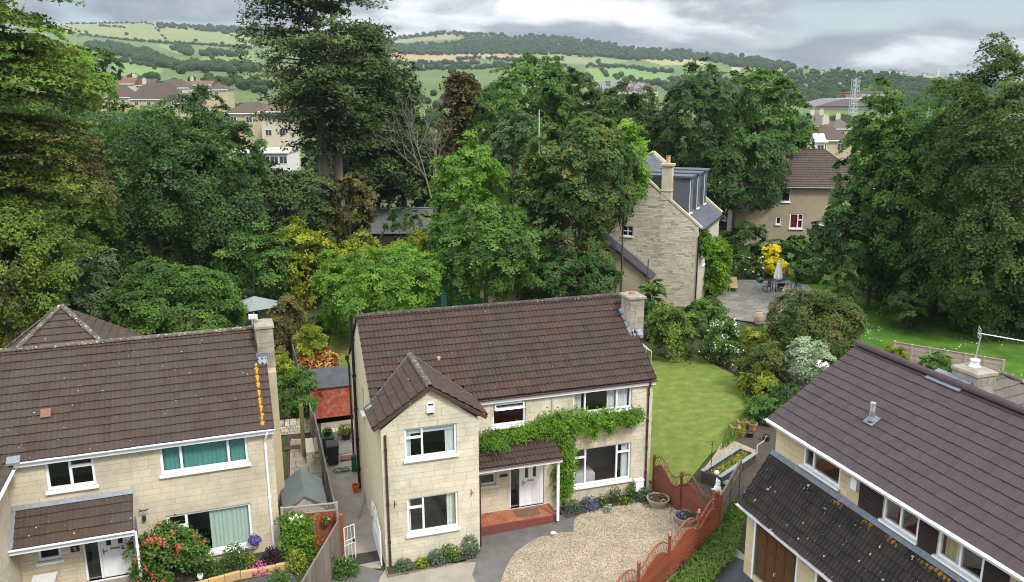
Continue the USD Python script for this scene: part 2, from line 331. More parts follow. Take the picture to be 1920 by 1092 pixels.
def hill(px, yy):
    """the point of the hillside that the photograph shows at (px, yy)"""
    D = np.linspace(R0 * .55, np.interp(px, PXA, RT), 300)
    x = (px - 960) / 1590.6 * D
    ypix = 170.4 - (zt(x, D) - CAMH) / D * KE
    i = np.argmax(ypix <= yy) if (ypix <= yy).any() else len(D) - 1
    return np.array([x[i], D[i], float(zt(x[i:i + 1], D[i:i + 1])[0])])

FIELDS = [  # outlines as the photograph shows them, and the colour of the crop
    ([(735, 98), (800, 100), (870, 97), (945, 100), (1010, 108), (960, 112), (905, 110), (860, 118), (800, 120), (740, 118)], (.30, .225, .105)),
    ([(720, 75), (800, 62), (860, 66), (870, 74), (790, 78), (722, 84)], (.20, .195, .085)),
    ([(1100, 130), (1200, 128), (1260, 138), (1240, 158), (1110, 158)], (.135, .21, .055)),
    ([(1180, 108), (1290, 112), (1340, 124), (1240, 124)], (.27, .245, .115)),
    ([(1370, 122), (1480, 124), (1480, 134), (1370, 136)], (.30, .26, .12)),
    ([(130, 40), (310, 44), (480, 62), (520, 78), (330, 76), (200, 66), (140, 58)], (.175, .195, .075)),
    ([(165, 66), (330, 80), (480, 88), (480, 78), (300, 70)], (.165, .20, .075)),
    ([(215, 106), (280, 112), (312, 128), (300, 142), (225, 140)], (.14, .205, .06)),
    ([(380, 104), (480, 96), (490, 116), (400, 118)], (.145, .20, .06)),
    ([(300, 82), (340, 100), (370, 106), (330, 86)], (.16, .21, .07)),
    ([(1000, 100), (1100, 106), (1180, 116), (1120, 124), (1020, 116)], (.17, .20, .085)),
]
def field_colour(x, y):
    p = px_of(x, y); z = zt(x, y); yy = 170.4 - (z - CAMH) / np.maximum(y, 1) * KE
    c = np.tile(np.array([.095, .135, .042]), (len(x), 1))
    n = meshkit.fbm(np.stack([x / 90., y / 90., 0 * x], -1), 3, 9)[:, None]
    c = c * (.8 + .4 * n)
    for poly, col in FIELDS:
        m = shapely.contains_xy(Polygon(poly), p, yy)
        c[m] = np.array(col) * (.88 + .24 * n[m])
    nr = smooth(60, 200, y)[:, None]     # near the plots: dark woodland floor and gardens
    return c * nr + (1 - nr) * np.array([.050, .058, .022])

M_ground = material('grass_and_fields', {
    'a': ('attribute', {'attribute': 'crop'}), 'g': ('geometry', {}), 'n': ('noise_texture', {'scale': .35, 'detail': 8., 'roughness': .7}),
    'mr': ('map_range', {'from_min': .3, 'from_max': .7, 'to_min': .72, 'to_max': 1.28}), 'm': ('mix_color', {'blend_type': 'multiply', 'fac': 1., 'use_clamp': False}),
    'p': ('principled_bsdf', {'roughness': .95, 'specular_ior_level': .15})},
    [('g.position', 'n.vector'), ('n.fac', 'mr.value'), ('a.vector', 'm.a'), ('mr.result', 'm.b'), ('m.result', 'p.base_color')], surface='p.BSDF')

tx = np.concatenate([np.linspace(-1.7, -.85, 8), np.linspace(-.8, .8, 640), np.linspace(.85, 1.7, 8)])
ty = np.concatenate([np.geomspace(4, R0, 130), np.linspace(R0 + 12, 2900, 120), np.linspace(2950, 3500, 6)])
TX, TY = np.meshgrid(tx, ty); gx, gy = (TX * TY).ravel(), TY.ravel()
gz = zt(gx, gy) - .06 * (1 - smooth(100, 140, gy))
nx, ny = len(tx), len(ty)
i, j = np.meshgrid(np.arange(ny - 1), np.arange(nx - 1), indexing='ij')
gf = np.stack([i * nx + j, i * nx + j + 1, (i + 1) * nx + j + 1, (i + 1) * nx + j], -1).reshape(-1, 4)
gv = np.stack([gx, gy, gz], 1)
# ground behind and below the viewer, so that the sheet closes round the camera
back = np.array([[-26, 4, -.6], [26, 4, .3], [400, -400, 0], [-400, -400, 0]], float)
write_mesh('/World/ground', gv, gf, M_ground, None, {'crop': field_colour(gx, gy)})
tag(stage.GetPrimAtPath('/World/ground'), kind='structure')
bk = MB(); bk.quad((-400, -400, -.6), (400, -400, -.6), (400, 3.99, -.6), (-400, 3.99, -.6))
M_road = plain('street_asphalt', (.055, .055, .056), .95, .2, .15, 3., bump=.4, bscale=60.)
bk.build('road', M_road, kind='structure')

def sheet(name, poly, mat, off, step=1.0, kind='structure', zf=None, tone=None):
    """a ground surface laid over the terrain: the outline cut into a grid that follows the slope"""
    P = Polygon(poly).buffer(0) if not isinstance(poly, Polygon) else poly
    x0, y0, x1, y1 = P.bounds; mb = MB()
    for cx in np.arange(math.floor(x0 / step) * step, x1, step):
        for cy in np.arange(math.floor(y0 / step) * step, y1, step):
            q = P.intersection(sbox(cx, cy, cx + step, cy + step))
            for gq in getattr(q, 'geoms', [q]):
                if gq.geom_type != 'Polygon' or gq.area < 1e-4: continue
                v, f = trimesh.creation.triangulate_polygon(gq, engine='earcut')
                n = (v[f[0][1], 0] - v[f[0][0], 0]) * (v[f[0][2], 1] - v[f[0][0], 1]) - (v[f[0][1], 1] - v[f[0][0], 1]) * (v[f[0][2], 0] - v[f[0][0], 0])
                if n < 0: f = f[:, ::-1]
                z = (zf or zg)(v[:, 0], v[:, 1]) + off
                mb.add(np.column_stack([v, z]), f, .5)
    return mb.build(name, mat, kind=kind)

def lawn_mat(name, a, b, c, sc=1.1):
    return material(name, {'g': ('geometry', {}), 'n': ('noise_texture', {'scale': sc, 'detail': 6., 'roughness': .65}), 'n2': ('noise_texture', {'scale': 26., 'detail': 3.}),
        'r': ('rgb_ramp', {'ramp': [(.3, a), (.5, b), (.7, c)]}), 'mr': ('map_range', {'from_min': .3, 'from_max': .7, 'to_min': .75, 'to_max': 1.25}), 'm': ('mix_color', {'blend_type': 'multiply', 'fac': 1., 'use_clamp': False}),
        'b': ('bump', {'strength': .7, 'distance': .03}), 'p': ('principled_bsdf', {'roughness': .9, 'specular_ior_level': .15})},
        [('g.position', 'n.vector'), ('g.position', 'n2.vector'), ('n.fac', 'r.fac'), ('n2.fac', 'mr.value'), ('r.color', 'm.a'), ('mr.result', 'm.b'), ('m.result', 'p.base_color'), ('n2.fac', 'b.height'), ('b.normal', 'p.normal')], surface='p.BSDF')
M_lawn = lawn_mat('dry_lawn', (.085, .135, .022), (.130, .170, .032), (.20, .20, .055), 1.6)
M_lawn2 = lawn_mat('green_lawn', (.040, .105, .010), (.062, .14, .014), (.105, .175, .026), 1.0)
M_gravel = material('golden_gravel', {'g': ('geometry', {}), 'v': ('voronoi_texture', {'scale': 30.}), 'v2': ('voronoi_texture', {'scale': 45.}), 'n': ('noise_texture', {'scale': 1.3, 'detail': 4.}),
    'sx': ('separate_xyz', {}), 'r': ('rgb_ramp', {'ramp': [(0, (.20, .14, .085)), (.25, (.36, .27, .17)), (.5, (.47, .365, .24)), (.75, (.55, .46, .34)), (.92, (.62, .57, .48)), (1, (.40, .29, .18))]}),
    'mr': ('map_range', {'from_min': .3, 'from_max': .7, 'to_min': .82, 'to_max': 1.1}), 'm': ('mix_color', {'blend_type': 'multiply', 'fac': 1., 'use_clamp': False}),
    'b': ('bump', {'strength': 1., 'distance': .05, 'invert': True}), 'p': ('principled_bsdf', {'roughness': .9, 'specular_ior_level': .2})},
    [('g.position', 'v.vector'), ('g.position', 'n.vector'), ('v.color', 'sx.vector'), ('sx.x', 'r.fac'), ('r.color', 'm.a'), ('n.fac', 'mr.value'), ('mr.result', 'm.b'), ('m.result', 'p.base_color'), ('v.distance', 'b.height'), ('b.normal', 'p.normal')], surface='p.BSDF')
M_asphalt = plain('worn_asphalt', (.135, .128, .118), .95, .2, .22, 2.2, bump=.6, bscale=45.)
M_concrete = plain('old_concrete', (.30, .265, .215), .95, .2, .2, 1.6, bump=.4, bscale=30.)
M_darkasph = plain('dark_drive_asphalt', (.075, .076, .080), .95, .2, .18, 2., bump=.5, bscale=60.)
M_flag = toned('garden_flagstone', [(.27, .235, .185), (.33, .28, .22), (.24, .21, .17), (.30, .255, .195)], dirt=(.13, .12, .085), dirt_amt=.45, dscale=1.5, bump=.3)
M_patio = toned('grey_patio_flagstone', [(.17, .16, .14), (.22, .20, .175), (.15, .14, .125), (.25, .23, .20)], dirt=(.11, .115, .07), dirt_amt=.5, dscale=1., bump=.3)
M_pebble = toned('beige_pebbles', [(.30, .235, .165), (.36, .30, .23), (.25, .19, .13)], bump=.5)

LAWN = [(-10.6, 42.2), (-11.5, 47), (-12.6, 55), (-5, 57.5), (4, 57), (8.6, 51.2), (9.6, 50.0), (11.8, 50.6), (13.3, 46.5), (13.6, 43.8), (12.5, 40.5), (10.9, 38.6), (9.9, 36.0), (9.0, 34.9), (7.6, 32.6), (6.6, 31.6), (6.0, 33), (-1, 38.5)]
sheet('lawn', LAWN, M_lawn, .004)
sheet('lawn', [(19.5, 61), (23.5, 72), (26.4, 74.5), (28.4, 66.5), (31.5, 60), (36, 57), (60, 56), (64, 40), (30, 41), (27.2, 45.5), (24.2, 48.9), (19.5, 49.5), (17, 54)], M_lawn2, .004)
sheet('soil_bed', [(7.0, 31.6), (8.2, 32.8), (9.2, 34.8), (10, 36.2), (11, 38.6), (12.6, 40.6), (13.8, 44), (13.5, 47), (12.0, 51), (15.5, 52), (18, 45), (16, 39), (13.5, 36), (9.9, 30), (8.0, 28.9)], M_soil, .010)
sheet('pebble_patch', [(8.3, 33.3), (9.3, 35.0), (9.9, 36.3), (10.6, 36.6), (11.3, 35.4), (10.9, 34.4), (9.4, 32.3), (8.6, 32.5)], M_gravel, .018, .5)
GRAV = [(2.35, 28.9), (1.7, 28.86), (1.0, 28.6), (.5, 28.1), (.05, 27.5), (-.25, 26.6), (-.45, 25.6), (-.6, 23.5), (-.7, 21), (1.6, 20.4), (3.0, 22.4), (5.2, 25.1), (7.6, 28.2), (6.85, 29.7), (6.05, 31.6), (5.5, 31.65), (4.6, 31.05), (3.5, 30.7), (2.75, 30.35), (2.45, 29.8)]
sheet('gravel_drive', GRAV, M_gravel, .020, .5)
sheet('asphalt_path', [(2.75, 30.4), (2.4, 28.8), (1.0, 28.5), (.2, 27.6), (-.2, 26.6), (-.5, 25), (-.7, 20.5), (-3.5, 20.5), (-1.6, 26.2), (-2.0, 29.6)], M_asphalt, .008)
sheet('concrete_apron', [(-1.35, 27.0), (-1.45, 26.2), (-.95, 24.6), (-.4, 20.5), (-4.6, 20.5), (-4.75, 26.2), (-4.6, 26.9), (-4.3, 26.9)], M_concrete, .014)
sheet('concrete_apron', [(-4.72, 25.7), (-4.62, 20.5), (-9, 20.5), (-7.0, 24.5), (-6.3, 26.6), (-5.9, 27.2), (-4.7, 26.6)], M_asphalt, .011)
sheet('side_path', [(-6.2, 26.9), (-4.8, 26.8), (-7.4, 38.4), (-8.2, 41.2), (-10.1, 40.6), (-9.4, 37.6)], M_concrete, .006)
sheet('driveway', [(-16, 23.6), (-11.2, 25.6), (-9.6, 26.3), (-8.1, 26.9), (-6.8, 24.3), (-9, 20.5), (-16, 20.5)], M_darkasph, .008)
sheet('driveway', [(8.55, 25.6), (8.05, 26.6), (7.75, 26.75), (7.4, 25.9), (4.2, 21.5), (3.6, 20.2), (14, 20.2), (12, 23)], M_darkasph, .008)
sheet('concrete_strip', [(8.60, 25.75), (8.15, 27.3), (7.8, 26.9), (8.05, 26.55)], M_concrete, .016, .5)
PATIO = [(15.3, 60.3), (16.6, 65), (18.6, 72.2), (22, 71.8), (25.8, 70.2), (25.4, 66), (22.4, 63.5), (20.6, 61), (18.9, 57.2), (16.6, 58.8)]
sheet('patio_bed', PATIO, M_soil, .006)
sheet('side_yard', [(-9.9, 33.2), (-8.3, 33.2), (-9.3, 37), (-10.6, 41), (-12.0, 41)], M_soil, .006)
def flags(name, poly, mat, off, sx, sy, rot, seed, thick=.03):
    """flagstones laid one by one, with open joints"""
    r = random.Random(seed); P = Polygon(poly); c, s = math.cos(rot), math.sin(rot)
    Q = shapely.affinity.rotate(P, -math.degrees(rot), origin=(0, 0)); x0, y0, x1, y1 = Q.bounds
    xf = UsdGeom.Xform.Define(stage, numbered('/World', name)); tag(xf.GetPrim(), kind='structure'); par = str(xf.GetPath())
    y = y0; k = 0
    while y < y1:
        h = sy * r.choice([.8, 1, 1.2]); x = x0 - r.random() * sx
        while x < x1:
            w = sx * r.choice([.7, 1, 1.3])
            q = sbox(x + .012, y + .012, x + w - .012, y + h - .012).intersection(Q)
            if q.geom_type == 'Polygon' and q.area > .03:
                v, f = trimesh.creation.triangulate_polygon(q.simplify(.01), engine='earcut')
                if ((v[f[0][1]] - v[f[0][0]])[0] * (v[f[0][2]] - v[f[0][0]])[1] - (v[f[0][1]] - v[f[0][0]])[1] * (v[f[0][2]] - v[f[0][0]])[0]) < 0: f = f[:, ::-1]
                X = np.column_stack([v[:, 0] * c - v[:, 1] * s, v[:, 0] * s + v[:, 1] * c]); e = np.asarray(q.simplify(.01).exterior.coords)[:-1]
                E_ = np.column_stack([e[:, 0] * c - e[:, 1] * s, e[:, 0] * s + e[:, 1] * c]); z = off + r.uniform(0, .006)
                mb = MB(k); k += 1; t = r.random()
                mb.add(np.column_stack([X, zg(X[:, 0], X[:, 1]) + z]), f, t)
                n = len(e); top = np.column_stack([E_, zg(E_[:, 0], E_[:, 1]) + z]); mb.add(np.vstack([top, top - [0, 0, thick]]), [[a, n + a, n + (a + 1) % n, (a + 1) % n] for a in range(n)], t)
                mb.build('flagstone', mat, par)
            x += w
        y += h
import shapely.affinity
flags('patio', PATIO, M_patio, .034, 1.05, .75, -.41, 3)
flags('side_paving', [(-9.8, 33.2), (-8.35, 33.2), (-9.2, 36.6), (-10.0, 38.6), (-11.2, 38.6)], M_flag, .034, .9, .7, .3, 4)
flags('path_slabs', [(-9.3, 36.3), (-7.15, 37.2), (-7.6, 39.3), (-8.3, 41.0), (-9.95, 40.4), (-9.6, 38.6)], M_flag, .034, .9, .65, .31, 5)
# ---------------------------------------------------------------- house parts
X_, Y_, Z_ = np.array([1., 0, 0]), np.array([0, 1., 0]), np.array([0, 0, 1.])
class Plane:
    """a wall or roof plane: P(a, b, d) = o + a*eu + b*ew + d*en"""
    def __init__(s, o, eu, ew):
        s.o = np.asarray(o, float); s.eu = unit(eu); s.ew = unit(ew); s.en = np.cross(s.eu, s.ew)
    def P(s, a, b, d=0.): return s.o + a * s.eu + b * s.ew + d * s.en
    def box(s, mb, a0, a1, b0, b1, d0, d1, tone=None):
        return mb.hexa([s.P(a0, b0, d0), s.P(a1, b0, d0), s.P(a1, b1, d0), s.P(a0, b1, d0), s.P(a0, b0, d1), s.P(a1, b0, d1), s.P(a1, b1, d1), s.P(a0, b1, d1)], tone)
    def quad(s, mb, a0, a1, b0, b1, d, tone=None):
        return mb.quad(s.P(a0, b0, d), s.P(a1, b0, d), s.P(a1, b1, d), s.P(a0, b1, d), tone)
    def prism(s, mb, poly, d0, d1, tone=None):
        return mb.prism(poly, s.P(0, 0, d0), s.eu, s.ew, s.en, d1 - d0, tone)

class House:
    def __init__(s, name, label, loc, rz, cat='house', group=None):
        s.p = thing(name, label, cat, loc, rz, group); s.loc = np.array(loc, float); s.rz = rz
        s.stones, s.tiles = [], []; s.rng = random.Random(len(label))
    def world(s, v):
        c, n = math.cos(s.rz), math.sin(s.rz); v = np.asarray(v)
        return s.loc + np.stack([v[..., 0] * c - v[..., 1] * n, v[..., 0] * n + v[..., 1] * c, v[..., 2]], -1)
    def wall(s, pl, poly, holes, mat, thick=.22, label=None, name='wall'):
        P = Polygon(poly) if not isinstance(poly, Polygon) else poly
        for h in holes: P = P.difference(sbox(*h))
        mb = MB(1)
        for g in getattr(P, 'geoms', [P]): pl.prism(mb, g, -thick, 0)
        return mb.build(name, mat, s.p, label), P
    def courses(s, pl, P, heights, lengths, joint=.009, proud=.012, zone=None):
        """lays stones over the wall outline P"""
        r = s.rng; x0, y0, x1, y1 = (zone or P).bounds; y = y0; Q = P if zone is None else P.intersection(zone)
        shapely.prepare(Q)
        while y < y1 - .02:
            h = r.choice(heights); h = min(h, y1 - y); x = x0 - r.random() * .4
            while x < x1:
                w = r.uniform(*lengths); parts = [(y, y + h)]
                if h > .26 and r.random() < .45: parts = [(y, y + h * .5), (y + h * .5, y + h)]
                for a, b in parts:
                    c = sbox(x + joint / 2, a + joint / 2, x + w - joint / 2, b - joint / 2)
                    q = c if Q.contains(c) else Q.intersection(c)
                    for g in getattr(q, 'geoms', [q]):
                        if g.geom_type == 'Polygon' and g.area > .004:
                            s.stones.append((pl, g.simplify(.004), proud + r.uniform(0, .006), r.random()))
                x += w
            y += h
    def lay_stones(s, mat, most=300, parent=None, name='stone'):
        par = parent or s.p
        def dist(e):
            c = e[1].centroid; return np.linalg.norm(s.world(e[0].P(c.x, c.y, 0)) - [0, 0, CAMH]) - 6 * e[1].area
        s.stones.sort(key=dist); rest = MB(9)
        for k, (pl, g, pr, t) in enumerate(s.stones):
            if k < most:
                mb = MB(); pl.prism(mb, g, .001, pr, t); mb.build(name, mat, par)
            else: pl.prism(rest, g, .001, pr, t)
        rest.build('remaining_' + name + 's', mat, par, kind='stuff'); s.stones = []
    def tile_slope(s, pl, poly, w=.33, g=.335, amp=.052, lift=.052, skip=None, rolls=2):
        """roof tiles, course by course, clipped to the slope's outline (a = along the eave, b = up the slope)"""
        P = Polygon(poly); x0, y0, x1, y1 = P.bounds; r = s.rng
        ring = np.asarray(P.exterior.coords)
        def span(b):
            xs = []
            for (ax, ay), (bx, by) in zip(ring[:-1], ring[1:]):
                if (ay - b) * (by - b) <= 0 and ay != by: xs.append(ax + (bx - ax) * (b - ay) / (by - ay))
            return (min(xs), max(xs)) if len(xs) > 1 else None
        n = 4 * rolls + 1 if amp > 0 else 2
        u = np.linspace(0, 1, n); prof = amp * (.5 + .5 * np.cos(2 * np.pi * rolls * u)) ** .7 if amp > 0 else np.zeros(n)
        b = y0; k = 0
        while b < y1 - .05:
            top = min(b + g + .03, y1 - .001); lo, hi = span(b + .004), span(top - .004)
            if lo and hi:
                a = x0 - (.5 * w if k % 2 and amp == 0 else 0)
                while a < x1:
                    A = a + u * w
                    if A[-1] > min(lo[0], hi[0]) + .03 and A[0] < max(lo[1], hi[1]) - .03:
                        al, ah = np.clip(A, *lo), np.clip(A, *hi); j = r.uniform(-.004, .006); jb = r.uniform(-.008, .008)
                        if al[-1] - al[0] > .02 or ah[-1] - ah[0] > .02:
                            V = np.vstack([[pl.P(x, b + jb, p + lift + j) for x, p in zip(al, prof)], [pl.P(x, top, p + .004) for x, p in zip(ah, prof)], [pl.P(x, b + jb, -.005) for x in al]])
                            i = np.arange(n - 1)
                            F = np.vstack([np.stack([i, i + 1, n + i + 1, n + i], 1), np.stack([2 * n + i, 2 * n + i + 1, i + 1, i], 1)])
                            if not (skip and skip(V.mean(0))): s.tiles.append((V, F, r.random()))
                    a += w
            b += g; k += 1
    def lay_tiles(s, mat, most=300, parent=None, name='roof_tile'):
        par = parent or s.p
        s.tiles.sort(key=lambda e: np.linalg.norm(s.world(e[0].mean(0)) - [0, 0, CAMH])); rest = MB(9)
        for k, (V, F, t) in enumerate(s.tiles):
            if most and k < most: MB().add(V, F, t).build(name, mat, par)
            else: rest.add(V, F, t)
        rest.build('remaining_' + name + 's', mat, par, kind='stuff'); s.tiles = []
    def ridge(s, a, b, mat, r=.12, seg=.45, name='ridge_tile'):
        a, b = np.asarray(a, float), np.asarray(b, float); L = np.linalg.norm(b - a); n = max(1, round(L / seg)); d = (b - a) / L
        side = unit(np.cross(d, Z_)); up = np.cross(side, d); ang = np.linspace(-.15, np.pi + .15, 9)
        for k in range(n):
            p0, p1 = a + d * (k * L / n - .02), a + d * ((k + 1) * L / n); rr = s.rng.uniform(.97, 1.03) * r
            ring = lambda p, q: [p + q * (np.cos(t) * side + np.sin(t) * up * .8) for t in ang]
            m = len(ang); V = np.vstack([ring(p0, rr * 1.05), ring(p1, rr * .96), ring(p0, rr * .8)]); i = np.arange(m - 1)
            F = np.vstack([np.stack([i, i + 1, m + i + 1, m + i], 1), np.stack([2 * m + i, 2 * m + i + 1, i + 1, i], 1)])
            MB().add(V, F, s.rng.random()).build(name, mat, s.p)
    def window(s, pl, r, mull=(), trans=(), fw=.075, mat=None, sill=True, set_=-.05, curtains=(), blinds=(), room=(1.0, 2.8), open_top=None, label=None, sill_h=.09, silldrop=0.):
        """r = (a0, b0, a1, b1) opening. mull: positions of uprights. trans: (cell, height). curtains: (a0, a1, mat). blinds: (a0, a1, b0)."""
        a0, b0, a1, b1 = r; mat = mat or M_white
        fr = MB(2); pl.box(fr, a0, a1, b0, b0 + fw, set_ - .07, set_); pl.box(fr, a0, a1, b1 - fw, b1, set_ - .07, set_)
        pl.box(fr, a0, a0 + fw, b0 + fw, b1 - fw, set_ - .07, set_ + .001); pl.box(fr, a1 - fw, a1, b0 + fw, b1 - fw, set_ - .07, set_ + .001)
        edges = [a0 + fw] + sum([[m - fw * .45, m + fw * .45] for m in mull], []) + [a1 - fw]
        for m in mull: pl.box(fr, m - fw * .45, m + fw * .45, b0 + fw, b1 - fw, set_ - .07, set_ + .004)
        cells = [(edges[2 * k], edges[2 * k + 1], b0 + fw, b1 - fw) for k in range(len(mull) + 1)]; out = []
        for k, (x0, x1, y0, y1) in enumerate(cells):
            t = [h for c, h in trans if c == k]
            if t:
                pl.box(fr, x0, x1, t[0] - fw * .5, t[0] + fw * .5, set_ - .07, set_ + .006)
                out += [(x0, x1, y0, t[0] - fw * .5), (x0, x1, t[0] + fw * .5, y1)]
            else: out.append((x0, x1, y0, y1))
        w = fr.build('window', mat, s.p, label)
        for k, (x0, x1, y0, y1) in enumerate(out):
            mb = MB()
            if open_top == k:
                mb2 = MB(); dd = .20
                P0 = lambda a, b, d: pl.P(a, y1 - (y1 - b), set_ + .01 + d + (y1 - b) / (y1 - y0) * dd)
                for q in ((x0, x1, y0, y0 + .06), (x0, x1, y1 - .05, y1), (x0, x0 + .05, y0, y1), (x1 - .05, x1, y0, y1)):
                    mb2.hexa([P0(q[0], q[2], 0), P0(q[1], q[2], 0), P0(q[1], q[3], 0), P0(q[0], q[3], 0), P0(q[0], q[2], .04), P0(q[1], q[2], .04), P0(q[1], q[3], .04), P0(q[0], q[3], .04)])
                mb2.build('casement', mat, w)
                mb.quad(P0(x0 + .05, y0 + .06, .02), P0(x1 - .05, y0 + .06, .02), P0(x1 - .05, y1 - .05, .02), P0(x0 + .05, y1 - .05, .02)); mb.build('pane', M_glass, w)
            else:
                pl.quad(mb, x0, x1, y0, y1, set_ - .035); mb.build('pane', M_glass, w)
        if sill:
            mb = MB(); pl.box(mb, a0 - .06, a1 + .06, b0 - sill_h - silldrop, b0 - .002, -.02, .12); mb.build('sill', mat, w)
        for c0, c1, m in curtains:
            n = max(6, int((c1 - c0) / .035)); xs = np.linspace(c0, c1, n); dd = set_ - .13 - .025 * np.sin(xs * 2 * np.pi / .16 + np.sin(xs * 9))
            V = np.vstack([[pl.P(x, b0 + .03, d) for x, d in zip(xs, dd)], [pl.P(x, b1 - .02, d) for x, d in zip(xs, dd)]]); i = np.arange(n - 1)
            mb = MB(); mb.add(V, np.stack([i, i + 1, n + i + 1, n + i], 1)); mb.build('curtain', m, w)
        for c0, c1, h in blinds:
            mb = MB(); pl.box(mb, c0, c1, h, b1 - .03, set_ - .10, set_ - .09); mb.build('blind', M_blind, w)
        if room:
            e, dp = room; A0, A1, B0, B1 = a0 - e * .6, a1 + e * .6, b0 - .75, b1 + .10; mb = MB()
            q = [pl.P(x, y, d) for d in (-.235, -dp) for x, y in ((A0, B0), (A1, B0), (A1, B1), (A0, B1))]
            mb.add(q, [[4, 5, 6, 7], [0, 3, 7, 4], [1, 5, 6, 2], [3, 2, 6, 7]])
            mb.build('room_wall', M_room, s.p); mb = MB(); mb.add([q[0], q[4], q[5], q[1]], [[0, 1, 2, 3]]); mb.build('room_floor', M_roomdark, s.p)
        return w
    def front_door(s, pl, a0, b0, a1, b1, side_w, handle_left=True):
        fw = .075; d = -.05; fr = MB(3)
        pl.box(fr, a0, a1, b1 - fw, b1, d - .08, d); pl.box(fr, a0, a0 + fw, b0, b1 - fw, d - .08, d); pl.box(fr, a1 - fw * 2, a1, b0, b1 - fw, d - .08, d)
        m = a0 + fw + side_w; pl.box(fr, m, m + fw, b0, b1 - fw, d - .08, d + .003); pl.box(fr, a0 - .03, a1 + .03, b0 - .05, b0, d - .08, d + .09)
        w = fr.build('door_frame', M_white, s.p)
        mb = MB(); pl.quad(mb, a0 + fw, m, b0, b1 - fw, d - .04); mb.build('side_light', M_glass, w)
        mb = MB(); pl.box(mb, a0 + fw - .02, m + .02, b0 - .02, b1, d - 1.2, d - 1.15); mb.build('hall_wall', M_room, w)
        x0, x1, y0, y1 = m + fw + .006, a1 - fw * 2 - .006, b0 + .006, b1 - fw - .006
        dm = MB(4); W = x1 - x0; H = y1 - y0; g = [(x0 + W * .20, x0 + W * .38), (x0 + W * .62, x0 + W * .80)]; gy = (y0 + H * .60, y0 + H * .90)
        P = sbox(x0, y0, x1, y1)
        for q in g: P = P.difference(sbox(q[0], gy[0], q[1], gy[1]))
        pl.prism(dm, P, d - .05, d - .012)
        for q in g: pl.box(dm, q[0] - .03, q[1] + .03, y0 + H * .08, y0 + H * .46, d - .012, d + .002); pl.box(dm, q[0] + .0, q[1] - .0, y0 + H * .10, y0 + H * .44, d + .002, d + .010)
        door = dm.build('door', M_white, s.p)
        for q in g:
            mb = MB(); pl.quad(mb, q[0], q[1], gy[0], gy[1], d - .03); mb.build('door_glass', M_glass, door)
        mb = MB(); pl.box(mb, x0 + W * .32, x0 + W * .68, y0 + H * .52, y0 + H * .555, d - .012, d + .006); mb.build('letter_box', M_brass, door)
        mb = MB(); hx = x0 + .07; pl.box(mb, hx - .02, hx + .02, y0 + H * .44, y0 + H * .56, d - .012, d + .004); pl.box(mb, hx - .015, hx + .13, y0 + H * .505, y0 + H * .52, d + .03, d + .05); pl.box(mb, hx - .01, hx + .01, y0 + H * .505, y0 + H * .52, d + .004, d + .03)
        mb.build('handle', M_brass, door)
        mb = MB(); pl.quad(mb, x0 - .02, x1 + .02, y0, y1, d - .6); mb.build('dark_hall', M_dark, door)
        return door
    def gutter(s, a, b, mat, r=.06, drop=0):
        a, b = np.asarray(a, float), np.asarray(b, float); d = unit(b - a); side = unit(np.cross(d, Z_)); ang = np.linspace(np.pi, 2 * np.pi, 7); mb = MB()
        V = np.vstack([[p + q * (np.cos(t) * side + np.sin(t) * Z_) for t in ang] for p in (a, b) for q in (r, r * .86)])
        m = 7; i = np.arange(m - 1)
        F = np.vstack([np.stack([i, i + 1, 2 * m + i + 1, 2 * m + i], 1), np.stack([m + i, 3 * m + i, 3 * m + i + 1, m + i + 1], 1), [[0, m, 3 * m, 2 * m], [m - 1, 3 * m - 1, 4 * m - 1, 2 * m - 1]], np.stack([i, m + i, m + i + 1, i + 1], 1), np.stack([2 * m + i, 2 * m + i + 1, 3 * m + i + 1, 3 * m + i], 1)])
        mb.add(V, F); return mb.build('gutter', mat, s.p)
    def pipe(s, pts, mat, r=.04, name='downpipe', joints=()):
        mb = MB(); mb.tube(pts, r, 8)
        for j in joints: mb.tube([np.array(j) - [0, 0, .05], np.array(j) + [0, 0, .05]], r * 1.35, 8)
        return mb.build(name, mat, s.p)
    def chimney(s, u0, u1, v0, v1, z0, z1, mat, cap=.07, pot=None, seed=0, label=None):
        r = random.Random(seed); body = MB(seed); body.box(u0 + .008, u1 - .008, v0 + .008, v1 - .008, z0, z1 - .02, .5)
        c = body.build('chimney', M_rubmortar, s.p, label); z = z0; k = 0
        front = Plane((0, v0 + .008, 0), X_, Z_); left = Plane((u0 + .008, 0, 0), -Y_, Z_); right = Plane((u1 - .008, 0, 0), Y_, Z_)
        while z < z1 - .02:
            h = min(r.choice([.18, .24, .28]), z1 - .02 - z)
            for pl, A0, A1 in ((front, u0, u1), (left, -v1, -v0), (right, v0, v1)):
                x = A0; cuts = [A0, A0 + (A1 - A0) * r.choice([.4, .5, .6]), A1]
                for p, q in zip(cuts[:-1], cuts[1:]):
                    mb = MB(); pl.box(mb, p + .006, q - .006, z + .006, z + h - .006, 0, .012 + r.uniform(0, .006), r.random()); mb.build('chimney_stone', mat, c)
            z += h
        mb = MB(1); mb.box(u0 - cap, u1 + cap, v0 - cap, v1 + cap, z1, z1 + .09); mb.hexa([(u0 - cap * .6, v0 - cap * .6, z1 + .09), (u1 + cap * .6, v0 - cap * .6, z1 + .09), (u1 + cap * .6, v1 + cap * .6, z1 + .09), (u0 - cap * .6, v1 + cap * .6, z1 + .09), (u0 + .12, v0 + .12, z1 + .16), (u1 - .12, v0 + .12, z1 + .16), (u1 - .12, v1 - .12, z1 + .16), (u0 + .12, v1 - .12, z1 + .16)])
        mb.build('chimney_cap', mat, c)
